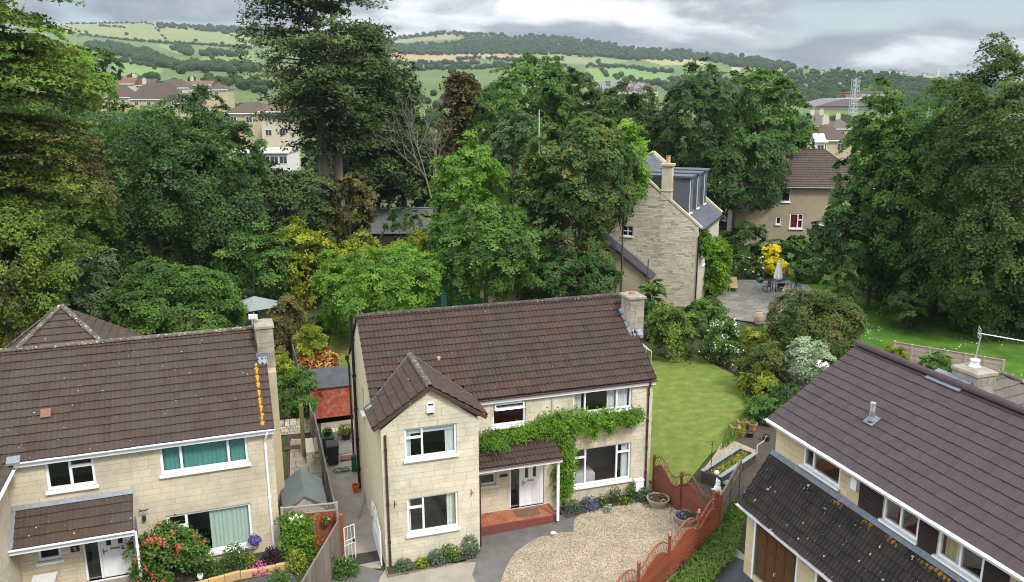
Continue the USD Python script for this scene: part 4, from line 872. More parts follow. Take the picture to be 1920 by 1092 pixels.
d_ = unit([.93, -.36, -.10]); mb = MB(); mb.tube([b1 - d_ * .1, b1 + d_ * 1.25], .016, 5)
n_ = unit(np.cross(d_, Z_))
for k in range(11): e = b1 + d_ * (.32 + k * .09); mb.tube([e - n_ * .10, e + n_ * .10], .009, 4)
for k in range(4):
    e = b1 - d_ * .05 + Z_ * (.16 - .10 * k); mb.tube([e - n_ * .22, e + n_ * .22], .010, 4)
for s_ in (-.2, .2): e = b1 - d_ * .05; mb.tube([e + n_ * s_ + Z_ * .17, e + n_ * s_ - Z_ * .15], .010, 4)
mb.build('antenna', M_steel, AER)
# roof of the house beyond the ridge
NB = House('neighbouring_roof', 'old grey tiled hipped roof rising behind the plum ridge at right edge', (0, 0, 0), 0, 'roof')
A0, A1 = gnd(1848, 716, 7.0), gnd(1888, 700, 7.0); cpt = dep(1886, 703, 27.5); lft = dep(1800, 712, 27.5)
pA, pB = dep(1842, 712, 27.2), dep(1885, 702, 27.8); e_ = unit((pB - pA) * [1, 1, 0]); up = unit(np.array([-e_[1], e_[0], 0]) * 1.0 + Z_ * .75)
pln = Plane(pA - up * 4.2 - e_ * .6, e_, up); pln2 = Plane(pln.o, pln.eu, pln.ew)
NB.tile_slope(pln, [(0, 0), (6.5, 0), (1.5, 4.2), (0, 4.2)], w=.33, g=.36, amp=.03); mb = MB(); pln.prism(mb, [(0, 0), (6.4, 0), (1.5, 4.15), (0, 4.15)], -.1, -.01); nr = mb.build('roof', M_tile2, NB.p); NB.lay_tiles(toned('grey_tile', [(.10, .09, .075), (.13, .115, .095), (.115, .10, .085)], dirt=(.17, .15, .12), dirt_amt=.6, dscale=1.5, bump=.5), most=120, parent=nr)
NB.ridge(pln.P(0, 4.2, .04), pln.P(1.5, 4.2, .04), M_ridge); NB.ridge(pln.P(6.5, 0, .04), pln.P(1.5, 4.2, .04), M_ridge, name='hip_tile')
mb = MB(); mb.prism(Polygon([(0, 0), (4.5, 0), (4.5, 3), (0, 3)]), pln.o + [0, .5, -3.2], pln.eu, unit(pln.ew * [1, 1, 0]), Z_, 3.0); mb.build('wall', M_limewash, NB.p)
# ================================================================ plants
def tri_leaves(c, n, size, rng, asp=.75, along=None):
    """one bent-free leaf triangle per row: centres c, facing n; along: preferred direction of the tip"""
    t = rng.normal(size=c.shape) if along is None else along + .35 * rng.normal(size=c.shape)
    t -= (t * n).sum(1, keepdims=True) * n; t /= np.linalg.norm(t, axis=1, keepdims=True) + 1e-9
    b = np.cross(n, t); s = np.broadcast_to(np.asarray(size, float), (len(c),))[:, None]
    v = np.stack([c - t * s * .45 + b * s * asp * .5, c - t * s * .45 - b * s * asp * .5, c + t * s * .6], 1).reshape(-1, 3)
    return v, np.arange(len(c) * 3).reshape(-1, 3)
def norm(a): return a / (np.linalg.norm(a, axis=-1, keepdims=True) + 1e-9)

def crown_pts(rng, n, c, R, k=14, up=.25, flat_bottom=.75):
    """points spread over billowing lobes that stand out from a core"""
    k = int(k * 2.6); d = norm(rng.normal(size=(k, 3))); d[:, 2] = np.where(d[:, 2] < -.35, -d[:, 2], d[:, 2])
    lr = rng.uniform(.15, .34, k); big = 1 + .22 * (meshkit.noise(norm(d) * 1.6 + rng.uniform(0, 50), 3) - .5) * 2; lc = norm(d) * ((rng.uniform(.78, 1.04, k) - lr) * big)[:, None]
    lc = np.vstack([lc, [[0, 0, -.08]]]); lr = np.append(lr, .60)
    out, nor = [], []; need = n; wt = lr ** 2; wt[-1] *= .5; wt /= wt.sum()
    while need > 0:
        m = need * 3 + 50; i = rng.choice(len(lr), m, p=wt); dd = norm(rng.normal(size=(m, 3)))
        p = lc[i] + dd * (lr[i] * rng.uniform(.86, 1.04, m))[:, None]
        dist = np.linalg.norm(p[:, None] - lc[None], axis=2) / lr[None]; dist[np.arange(m), i] = 9
        ok = (dist.min(1) > .84) | (rng.random(m) < .04); ok &= (p[:, 2] > -flat_bottom)
        p, dd = p[ok][:need], dd[ok][:need]; out.append(p); nor.append(dd); need -= len(p)
    p, q = np.vstack(out), np.vstack(nor)
    lo, hi = np.percentile(p, 1.0, 0), np.percentile(p, 99.0, 0); mid, half = (lo + hi) / 2, (hi - lo) / 2
    p = (p - mid) / half; lc = (lc - mid) / half
    return c + p * R * .96, norm(q / R * np.mean(R)), c + lc[:14] * R * .9

def foliage(rng, pts, nor, per, cr, size, flat=.24, jit=.40, tone_sd=.2, upw=.7, asp=.75, droop=0., tmean=.5):
    m = len(pts); n = norm(nor + [0, 0, upw]); i = np.repeat(np.arange(m), per)
    off = rng.normal(size=(m * per, 3)) * cr; nn = n[i]; d = (off * nn).sum(1, keepdims=True); off = off - nn * d * (1 - flat)
    c = pts[i] + off; c[:, 2] -= droop * (off[:, :2] ** 2).sum(1) / cr
    ln = norm(nn + jit * rng.normal(size=c.shape)); sz = size * rng.uniform(.7, 1.3, len(c))
    v, f = tri_leaves(c, ln, sz, rng, asp)
    t = np.clip(tmean + tone_sd * rng.normal(size=m)[i] + .10 * rng.normal(size=len(c)), 0, 1)
    return v, f, np.repeat(t, 3), np.repeat(norm(.55 * nn + .45 * ln + .25 * norm(nor)[i]), 3, 0)

L_dark = leafy('dark_broadleaf', [(.014, .032, .010), (.024, .052, .014), (.038, .074, .018), (.060, .105, .026)])
L_mid = leafy('green_broadleaf', [(.018, .042, .010), (.034, .072, .014), (.054, .105, .018), (.088, .15, .028)])
L_bright = leafy('bright_maple', [(.030, .070, .010), (.058, .120, .016), (.090, .170, .022), (.14, .225, .036)], trans=.38)
L_olive = leafy('olive_broadleaf', [(.015, .031, .008), (.028, .052, .012), (.046, .078, .016), (.080, .112, .026)])
L_yellow = leafy('yellow_green', [(.045, .065, .008), (.085, .115, .012), (.14, .165, .018), (.22, .22, .028)], trans=.35)
L_pine = leafy('pine_needles', [(.015, .027, .009), (.029, .048, .014), (.046, .068, .019), (.070, .095, .028)], trans=.12)
L_cedar = leafy('cedar_sprays', [(.021, .038, .008), (.045, .074, .012), (.078, .112, .017), (.125, .155, .026)], trans=.2)
L_brown = leafy('bronze_conifer', [(.026, .026, .008), (.045, .043, .012), (.068, .060, .016), (.09, .078, .022)], trans=.15)
L_blue = leafy('blue_green_conifer', [(.018, .036, .014), (.032, .058, .022), (.048, .080, .030), (.070, .105, .042)], trans=.15)
L_silver = leafy('silvery_shrub', [(.07, .10, .05), (.11, .15, .08), (.16, .205, .12), (.23, .27, .17)], trans=.2)
L_red = leafy('bronze_tipped', [(.020, .038, .011), (.032, .060, .015), (.044, .080, .019), (.066, .105, .026), (.11, .115, .035)])
L_rust = leafy('rusty_shrub', [(.022, .040, .010), (.038, .060, .014), (.058, .076, .018), (.090, .088, .024)])
L_purple = leafy('dark_purple', [(.012, .008, .010), (.020, .012, .016), (.030, .016, .022)], trans=.1)
L_acid = leafy('fresh_vine', [(.026, .062, .005), (.048, .105, .008), (.078, .15, .012), (.12, .195, .022)], trans=.35)
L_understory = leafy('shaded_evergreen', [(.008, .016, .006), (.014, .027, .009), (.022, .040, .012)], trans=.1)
F_white = plain('white_petals', (.75, .74, .70), .8, var=.05)
F_pink = plain('coral_flowers', (.52, .11, .07), .8, var=.3, scale=9.)
F_mag = plain('magenta_flowers', (.52, .06, .34), .8, var=.15)
F_purple = plain('violet_flowers', (.12, .08, .36), .8, var=.3, scale=12.)
F_yellow = plain('yellow_flowers', (.72, .46, .02), .8, var=.2)
F_orange = plain('orange_flowers', (.70, .28, .03), .8, var=.2)
F_red = plain('red_flowers', (.45, .03, .03), .8, var=.3)

class Acc(MB):
    def leaves(s, a):
        s.v.append(a[0]); s.f.append(a[1] + s.n); s.n += len(a[0]); s.t.append(a[2]); s.nn = getattr(s, 'nn', []); s.nn.append(a[3] if len(a) > 3 else None); return s
    def build(s, *a, **k):
        p = super().build(*a, **k)
        if p and getattr(s, 'nn', None) and all(q is not None for q in s.nn):      # leaves shade as the rounded sprays they belong to
            m = UsdGeom.Mesh.Get(stage, p); m.CreateNormalsAttr(Vt.Vec3fArray.FromNumpy(np.ascontiguousarray(np.vstack(s.nn), np.float32))); m.SetNormalsInterpolation('vertex')
        return p

def trunk_mesh(mb, x, y, z0, z1, r, lobes=(), rng=None, lean=(0, 0)):
    n = 7; t = np.linspace(0, 1, n); wob = np.cumsum(rng.normal(size=(n, 2)) * r * .25, 0)
    p = np.column_stack([x + lean[0] * t + wob[:, 0] - wob[0, 0], y + lean[1] * t + wob[:, 1] - wob[0, 1], z0 + (z1 - z0) * t])
    mb.tube(p, r * (1 - .65 * t) * np.where(t == 0, 1.25, 1), 9)
    for q in lobes:
        k = rng.uniform(.35, .85); a = p[0] * (1 - k) + p[-1] * k; i = min(int(k * (n - 1)), n - 2); a = p[i] + (p[i + 1] - p[i]) * (k * (n - 1) - i)
        m = (a + q) / 2 + [0, 0, -.08 * np.linalg.norm(q - a)] + rng.normal(size=3) * .1; mb.tube([a, m, q], [r * .38, r * .22, r * .08], 6)

tree_no = [0]
def place(px, D, ytop, ybot, hw):
    """world centre, half sizes of a crown that fills these photograph bounds at distance D"""
    a, b, m = dep(px, ytop, D), dep(px, ybot, D), dep(px, (ytop + ybot) / 2, D)
    rg = np.linalg.norm(m - [0, 0, CAMH]); R = hw / FPX * rg
    return m[0], D, max(b[2], .2), a[2], R
def broad(name, label, px, D, ytop, ybot, hw, mat, cat='tree', k=14, leaf=None, dens=1.0, group=None, gap=.0, trunk=True, flat_bottom=.8, ground=None, per=60, tsd=.22, depth=None, extra=None, cl=.06):
    tree_no[0] += 1; rng = np.random.default_rng(100 + tree_no[0])
    x, y, z0, z1, R = place(px, D, ytop, ybot, hw); g = float(zt(x, y)) if ground is None else ground
    if g > z0 - .3 and g < z0: z0 = g
    p = thing(name, label, cat, (x, y, g), 0, group)
    rz = (z1 - z0) / 2; R *= .97; Rv = np.array([R, (depth or 1.0) * R, rz]); c = np.array([0, 0, (z0 + z1) / 2 - g])
    leaf = (leaf * .82 if leaf else max(.15, D * .0033)); cr = float(np.clip(.07 + .062 * min(R, rz) * cl / .06, .12, .55))
    area = 4 * math.pi * R * (R + rz) / 2; n = int(2.1 * dens * area / (.38 * leaf * leaf) / per) + 8
    pts, nor, lobes = crown_pts(rng, n, c, Rv, k, flat_bottom=flat_bottom)
    a = Acc(); a.leaves(foliage(rng, pts, nor, per, cr, leaf, tone_sd=tsd))
    if trunk:
        tm_ = MB(); trunk_mesh(tm_, 0, 0, -.1, c[2] + rz * .35, max(.07, R * .055), lobes[:8], rng); tm_.build('trunk', M_bark, p)
    a.build('crown', mat, p)
    if extra:
        for nm, em, frac, sz in extra:
            e = Acc(); m = int(len(pts) * frac * per); i = rng.integers(0, len(pts), m); q = pts[i] + nor[i] * .12 + rng.normal(size=(m, 3)) * cr * .8
            e.leaves((*tri_leaves(q, norm(nor[i] + .6 * rng.normal(size=q.shape)), sz, rng, 1.0), np.full(m * 3, .5))); e.build(nm, em, p, kind='stuff')
    return p

def needle_tree(name, label, px, D, ytop, ybot, hw, mat, prof, cat='tree', nb=110, along=7, leaf=.3, droop=.25, rise=.0, flat=.25, cr=.5, per=16, bark=None, trunk_r=.35, base=None, tsd=.22, asp=.45, twin=None, group=None, inner=.25, upw=.9, seed=0, whorl=None, az=None, lat=.12):
    """conifers: tapered trunk, separate boughs, flat or tufted sprays. prof: radius fraction from crown bottom to top"""
    tree_no[0] += 1; rng = np.random.default_rng(300 + tree_no[0] + seed)
    x, y, z0, z1, R = place(px, D, ytop, ybot, hw); g = float(zt(x, y)) if base is None else base
    p = thing(name, label, cat, (x, y, g), 0, group); z0 -= g; z1 -= g
    tm_ = MB(); a = Acc(); top = z1
    n = 9; t = np.linspace(0, 1, n); tm_.tube(np.column_stack([rng.normal(size=n) * .05, rng.normal(size=n) * .05, -.1 + (top + .1) * t]), trunk_r * (1.1 - 1.0 * t) + .02, 10)
    if twin:
        tm_.tube(np.column_stack([twin[0] + t * twin[2], twin[1] + 0 * t, -.1 + (top * .93) * t]), trunk_r * .8 * (1.1 - t) + .02, 10)
    P, N = [], []
    for b in range(nb):
        h = rng.random() if whorl is None else (rng.integers(0, whorl) + .5 + rng.normal() * .12) / whorl
        h = min(max(h, 0), .995); r = R * np.interp(h, np.linspace(0, 1, len(prof)), prof) * rng.uniform(.72, 1.06); th = rng.random() * 2 * np.pi if az is None else rng.uniform(*az)
        zz = z0 + (z1 - z0) * h; d = np.array([math.cos(th), math.sin(th), 0]); s = np.linspace(inner, 1, along)
        q = d * (r * s)[:, None] + np.column_stack([0 * s, 0 * s, zz + rise * r * s - droop * r * s * s])
        tm_.tube(np.vstack([[0, 0, zz - .05], q[along // 2], q[-1]]), [trunk_r * .26 * (1.15 - h), trunk_r * .12 * (1.15 - h), .015], 5)
        q = q + rng.normal(size=q.shape) * [lat * r, lat * r, .03 * r]; P.append(q); N.append(np.tile(d * .35, (along, 1)))
    P, N = np.vstack(P), np.vstack(N)
    a.leaves(foliage(rng, P, N, per, cr, leaf, flat=flat, tone_sd=tsd, upw=upw, asp=asp, jit=.5))
    tm_.build('trunk', bark or M_bark, p); a.build('crown', mat, p)
    return p

# ---- left side
needle_tree('cedar_tree', 'large cedar with layered yellow green boughs filling the left edge', -22, 41, -60, 480, 158, L_cedar, [.78, .62, .6, .68, .85, 1.0, 1.0, .95, .9], nb=150, along=12, leaf=.21, droop=.24, rise=.10, flat=.07, cr=.36, per=44, trunk_r=.55, whorl=11, asp=.7, base=-.3, lat=.14, upw=1.4)
broad('maple_tree', 'bright green maple rising behind the cedar at upper left', 95, 76, 52, 235, 92, L_bright, k=16, cl=.05)
broad('broadleaf_tree', 'dark round tree beside the far tan houses at left', 198, 150, 84, 150, 30, L_dark, leaf=.5)
broad('broadleaf_tree', 'rounded green tree in front of the far tan houses', 265, 125, 196, 330, 105, L_mid, k=20)
broad('broadleaf_tree', 'smaller green tree between the far tan houses and the pine', 400, 118, 205, 330, 45, L_dark, k=14)
broad('olive_tree', 'olive brown feathery tree between the cedar and the sycamore', 118, 54, 218, 420, 78, L_brown, k=12, tsd=.25)
broad('yew_tree', 'low yellow green conifer under the cedar boughs', 120, 50, 330, 470, 70, L_cedar)
broad('yew_tree', 'yellow green bushy conifer hiding the foot of the cedar', 10, 38, 380, 600, 92, L_cedar, k=16)
broad('sycamore_tree', 'large dark green sycamore with paler leaf clumps left of the pine', 290, 63, 190, 560, 172, L_dark, k=26, cl=.04, tsd=.34)
broad('broadleaf_tree', 'dark green tree joined to the right flank of the left sycamore', 415, 67, 165, 500, 78, L_dark, k=18, cl=.05)
# ---- pine and dark trees of the middle
needle_tree('pine_tree', 'tall double trunked pine reaching above the frame, left of centre', 597, 78, -95, 285, 132, L_pine, [.40, .62, .85, .95, 1.0, .95, .88, .8, .55], nb=165, along=7, leaf=.40, droop=.06, rise=.10, flat=.42, cr=.50, per=28, bark=M_pinebark, trunk_r=.62, whorl=14, asp=.5, twin=(1.25, .5, .15), inner=.35)
needle_tree('pine_tree', 'dense dark conifer leaning out to the right of the tall pine', 690, 86, 50, 350, 74, L_pine, [.7, 1.0, 1.0, .85, .75, .6, .3], nb=150, along=7, leaf=.46, droop=.30, flat=.4, cr=.6, per=34, trunk_r=.4, asp=.4)
needle_tree('cedar_tree', 'grey green drooping conifer behind the bare tree', 755, 90, 130, 360, 66, L_pine, [.8, 1.0, .9, .7, .5, .25], nb=120, along=7, leaf=.46, droop=.35, flat=.3, cr=.6, per=30, trunk_r=.35)
broad('pine_shrub', 'olive pine scrub at the foot of the double trunk', 545, 69, 318, 440, 78, L_pine, leaf=.3, k=16, cl=.1)
broad('yew_bush', 'bronze green yew bush below the second pine trunk', 655, 71, 325, 450, 48, L_brown)
needle_tree('conifer_tree', 'bronze brown conifer between the bare tree and the tall broadleaves', 868, 93, 140, 330, 52, L_brown, [.9, 1.0, .9, .8, .6, .3], nb=110, along=7, leaf=.46, droop=.3, cr=.6, per=30)
broad('broadleaf_tree', 'fresh green tree leaning over the bronze conifer', 930, 90, 160, 345, 58, L_mid, cl=.05)
broad('lime_tree', 'tall broad lime tree topping the middle of the skyline', 1000, 98, 108, 330, 88, L_mid, k=20, cl=.06)
broad('lime_tree', 'yellowish lime tree right of the tallest middle crown', 1068, 102, 118, 320, 55, L_olive, k=14)
broad('oak_tree', 'low dark oak spreading in front of the distant village', 1160, 98, 162, 330, 88, L_olive, k=18, cl=.05)
broad('copper_beech', 'small dark copper beech poking up behind the tall conifer', 772, 190, 116, 160, 14, L_purple, leaf=.6)
broad('broadleaf_tree', 'grey green tree close behind the thin white pole', 962, 74, 215, 420, 58, L_blue, cl=.05)
broad('maple_tree', 'bright yellow green maple rising over the slate shed roof', 882, 62, 262, 500, 72, L_bright, k=18, cl=.05)
broad('maple_tree', 'mid green maple standing over the green garden shed', 910, 57, 380, 552, 104, L_mid, k=18, cl=.05)
needle_tree('cypress_tree', 'slim yellow green cypress between two maples', 1003, 61, 290, 560, 40, L_cedar, [1, 1, .95, .85, .7, .5, .2], nb=190, along=5, leaf=.26, droop=.5, cr=.4, per=24, trunk_r=.2)
broad('maple_tree', 'dark green maple trunk side foliage left of the lean-to', 1062, 60, 330, 575, 84, L_red, k=20, cl=.04, tsd=.26)
broad('maple_tree', 'upper bronze tipped maple crown in front of the stone house roof', 1092, 61, 222, 440, 104, L_red, k=24, cl=.04, tsd=.28)
broad('maple_tree', 'bright green maple crown touching the stone house roof', 1172, 63, 228, 400, 44, L_bright, k=16, cl=.08)
broad('elder_bush', 'deep green bush under the maples behind the middle roof', 1065, 58, 470, 562, 95, L_dark, k=14)
# bare tree
rng = np.random.default_rng(77); bx_, by_, _, bz_, _ = place(815, 81, 172, 380, 50); p = thing('bare_tree', 'leafless grey tree with thin forked branches beside the bronze conifer', 'tree', (bx_, by_, 0))
mb = MB(); tw = MB()
def fork(a, d, L_, r, lv):
    b = a + d * L_ + rng.normal(size=3) * .06 * L_; (mb if lv < 3 else tw).tube([a, (a + b) / 2 + rng.normal(size=3) * .04 * L_, b], [r, r * .82, r * .66], 6 if lv < 3 else 4)
    if lv < 6:
        for k in range(2 if lv < 1 or rng.random() < .55 else 3):
            nd = norm(d + rng.normal(size=3) * (.36 if lv else .22) + [-.05, 0, .10]); fork(b, nd, L_ * rng.uniform(.66, .86), r * .62, lv + 1)
fork(np.array([0, 0, -.1]), norm(np.array([-.05, 0, 1.])), bz_ * .26, .17, 0); mb.build('trunk', M_deadwood, p); tw.build('twigs', M_deadwood, p)
# ---- right side
broad('sycamore_tree', 'dark sycamore left of a pair behind the stone house', 1312, 90, 122, 345, 78, L_dark, k=20, cl=.045, tsd=.25)
broad('sycamore_tree', 'dark sycamore right of a pair, in front of the chimney tower', 1438, 94, 132, 350, 82, L_mid, k=20, cl=.045, tsd=.25)
broad('sycamore_tree', 'low spreading sycamore with bare trunk before the beige house', 1385, 87, 250, 395, 92, L_dark, k=16, cl=.08)
broad('horse_chestnut', 'huge dark green tree bordering the lawn left of the olive one', 1648, 62, 160, 580, 72, L_mid, k=26, cl=.04, tsd=.25)
broad('horse_chestnut', 'huge olive green tree in the middle of the right hand row', 1745, 61, 158, 572, 122, L_mid, k=28, cl=.04, tsd=.25)
broad('horse_chestnut', 'tallest olive green tree cut by the right edge', 1895, 55, 100, 640, 135, L_olive, k=28, cl=.04, tsd=.25)
broad('horse_chestnut', 'lower dark boughs spreading left from the great trees', 1590, 61, 350, 552, 50, L_dark, k=18)
broad('holly_bush', 'dark overhanging boughs above the shaded end of the lawn', 1745, 64, 430, 572, 105, L_dark, k=18, cl=.05)
broad('holly_bush', 'black green thicket at right edge of the shaded lawn', 1885, 58, 460, 640, 120, L_dark, k=16, cl=.05)
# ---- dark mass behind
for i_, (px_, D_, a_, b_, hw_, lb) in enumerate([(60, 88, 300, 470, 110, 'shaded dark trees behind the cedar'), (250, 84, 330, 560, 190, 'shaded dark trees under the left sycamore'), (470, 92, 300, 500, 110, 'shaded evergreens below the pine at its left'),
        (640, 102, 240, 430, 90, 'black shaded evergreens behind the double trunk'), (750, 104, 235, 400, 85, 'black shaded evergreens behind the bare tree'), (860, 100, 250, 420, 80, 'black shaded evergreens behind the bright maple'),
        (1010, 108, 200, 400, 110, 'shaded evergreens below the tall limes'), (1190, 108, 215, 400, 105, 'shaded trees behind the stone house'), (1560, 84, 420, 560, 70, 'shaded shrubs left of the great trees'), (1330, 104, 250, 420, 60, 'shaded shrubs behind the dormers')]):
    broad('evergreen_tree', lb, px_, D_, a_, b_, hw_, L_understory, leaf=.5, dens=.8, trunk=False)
# ---- hedges and shrubs of the back gardens
broad('laurel_hedge', 'green shrub with yellow leaves above the summer house', 478, 62, 425, 590, 78, L_mid, 'shrub', k=16, tsd=.3)
broad('laurel_hedge', 'yellowish tall shrub between summer house and apple tree', 568, 63, 415, 590, 66, L_yellow, 'shrub', k=16, tsd=.3)
broad('forsythia_hedge', 'yellow flecked hedge in front of the slate shed', 668, 66, 440, 560, 75, L_yellow, 'shrub', k=14, tsd=.3)
broad('forsythia_hedge', 'yellow green hedge behind the round apple tree at right', 775, 66, 435, 560, 80, L_yellow, 'shrub', k=14, tsd=.3)
broad('sapling_thicket', 'fresh pale saplings left of the slate shed roof', 625, 74, 375, 470, 58, L_bright, 'shrub', dens=.6)
broad('sapling_thicket', 'feathery saplings in front of the slate roof', 775, 76, 388, 460, 60, L_mid, 'shrub', dens=.35)
broad('apple_tree', 'low round bright green apple tree behind the middle house', 712, 54, 466, 640, 116, L_bright, k=22, cl=.04, tsd=.2, leaf=.2)
broad('apple_tree', 'spreading apple tree behind the left house ridge', 325, 47, 492, 640, 112, L_mid, k=22, cl=.06, tsd=.26, leaf=.19)
broad('cypress_bush', 'blue green rounded conifer left of the spreading apple tree', 178, 47, 462, 640, 58, L_blue, 'shrub', k=16, cl=.05, leaf=.18)
broad('cypress_bush', 'lower blue green conifer near the pyramid roof', 100, 48, 490, 640, 58, L_blue, 'shrub', k=14, leaf=.18)
broad('privet_bush', 'yellow green bush at left edge behind the pyramid roof', 22, 42, 495, 690, 72, L_yellow, 'shrub', k=16, leaf=.18)
broad('cypress_bush', 'bronze green column shaped bush right of the left chimney', 541, 49, 556, 705, 38, L_brown, 'shrub', leaf=.17, tsd=.3)
broad('golden_bush', 'yellow green bush by the far end of the side fence', 584, 46, 610, 690, 27, L_yellow, 'shrub', leaf=.15)
broad('garden_shrub', 'small yellow green shrub low beside the left chimney breast', 527, 42, 665, 720, 22, L_yellow, 'shrub', leaf=.13)
broad('garden_tree', 'small leafy tree in the left side yard beyond the kennel shed', 548, 40.5, 690, 800, 44, L_mid, 'tree', leaf=.15, k=16)
broad('azalea_bush', 'golden and orange azalea in front of the red shed roof', 596, 45.6, 655, 705, 30, leafy('azalea_gold', [(.40, .20, .03), (.60, .36, .06), (.70, .50, .15), (.75, .60, .25)]), 'shrub', leaf=.13, tsd=.3, extra=[('red_leaves', plain('maroon_leaves', (.17, .018, .014), .8), .35, .12)])
broad('laburnum_bush', 'green shrub behind the red shed beside the lawn', 618, 57, 590, 640, 40, L_olive, 'shrub')
# ---- right garden
broad('cypress_bush', 'feathery yellow green false cypress at the back lawn corner', 1258, 50, 578, 690, 40, L_cedar, 'shrub', leaf=.2, tsd=.3, cl=.12)
broad('purple_bush', 'dark purple smoke bush behind the greenhouse', 1243, 54, 575, 640, 30, L_purple, 'shrub', leaf=.18)
broad('elder_bush', 'green elder between middle chimney and stone gable', 1222, 57, 522, 620, 27, L_mid, 'shrub', leaf=.2)
broad('box_bush', 'upright green bush at the corner of the patio', 1328, 55, 562, 665, 36, L_mid, 'shrub', leaf=.18)
broad('rose_bush', 'climbing rose covered in white flowers beside the lawn', 1352, 49, 606, 690, 38, L_mid, 'shrub', leaf=.16, extra=[('white_flowers', F_white, .06, .10)])
broad('garden_shrub', 'yellow green shrub right of the white rose', 1412, 50, 620, 700, 32, L_yellow, 'shrub', leaf=.16)
broad('viburnum_bush', 'large rounded rust and green bush in front of the patio', 1525, 50, 548, 690, 84, L_rust, 'shrub', k=22, leaf=.17, cl=.06)
broad('pieris_bush', 'reddish green shrub at right edge of the small lawn', 1432, 44, 645, 760, 44, L_rust, 'shrub', leaf=.16)
broad('pieris_bush', 'bright green shrub below the reddish one by the lawn', 1420, 43, 690, 770, 30, L_yellow, 'shrub', leaf=.15)
broad('silver_bush', 'silvery grey green shrub behind the plum roof', 1515, 43.5, 645, 760, 50, L_silver, 'shrub', leaf=.15)
broad('box_bush', 'dark clipped rounded bush on the shaded lawn', 1704, 56.5, 553, 612, 42, L_olive, 'shrub', leaf=.2, k=8)
broad('buddleia_bush', 'thin wispy shrub standing right of the patio jars', 1575, 52, 500, 660, 32, L_olive, 'shrub', leaf=.16, dens=.35)
broad('golden_privet', 'bright yellow clipped bush behind the white parasol', 1452, 74, 488, 524, 27, leafy('golden_leaves', [(.42, .34, .01), (.58, .50, .015), (.70, .62, .03)]), 'shrub', leaf=.25, dens=2.2, trunk=False)
broad('golden_privet', 'smaller yellow bush above the bright yellow one', 1446, 78, 463, 487, 15, leafy('golden_leaves_two', [(.42, .34, .01), (.58, .50, .015), (.70, .62, .03)]), 'shrub', leaf=.25, dens=2.2, trunk=False)
broad('clipped_hedge', 'low clipped green hedge along the far lawn edge', 1528, 72, 490, 535, 46, L_mid, 'hedge', leaf=.25, dens=1.5)
broad('rose_bush', 'shrub dotted with pale flowers beside the wooden lounger', 1398, 74, 482, 522, 34, L_olive, 'shrub', leaf=.25, extra=[('pale_flowers', F_white, .02, .2)])
for i_, (px_, D_, a_, b_, hw_, m_, lb) in enumerate([(1395, 82, 420, 490, 38, L_dark, 'dark shrub left of the beige house wall'), (1455, 80, 452, 500, 40, L_dark, 'dark shrub below the beige house window'), (1520, 79, 466, 510, 42, L_dark, 'dark shrub below the black bin'), (1590, 76, 450, 520, 45, L_dark, 'dark shrub where the great trees begin'), (1490, 78, 448, 480, 22, L_mid, 'mid green shrub behind the yellow bushes')]):
    broad('garden_shrub', lb, px_, D_, a_, b_, hw_, m_, 'shrub', leaf=.25)
broad('garden_shrub', 'bright small shrub at the ridge end of the plum roof', 1675, 47, 655, 690, 22, L_yellow, 'shrub', leaf=.15)
broad('garden_shrub', 'tall grassy shrub by the pale fence', 1758, 44, 672, 720, 26, L_mid, 'shrub', leaf=.13)
broad('bay_bush', 'shrub beside terracotta pots right of the lawn', 1440, 39.5, 750, 800, 34, L_mid, 'shrub', leaf=.13)
broad('bay_bush', 'leafy border shrub under the plum eaves', 1480, 40, 730, 790, 34, L_dark, 'shrub', leaf=.13)
# ================================================================ garden and street things
def zz(x, y): return float(zg(x, y))
def fr_axis(a, b):
    a, b = np.asarray(a, float), np.asarray(b, float); d = b - a; L_ = math.hypot(d[0], d[1]); return L_, math.atan2(d[1], d[0])

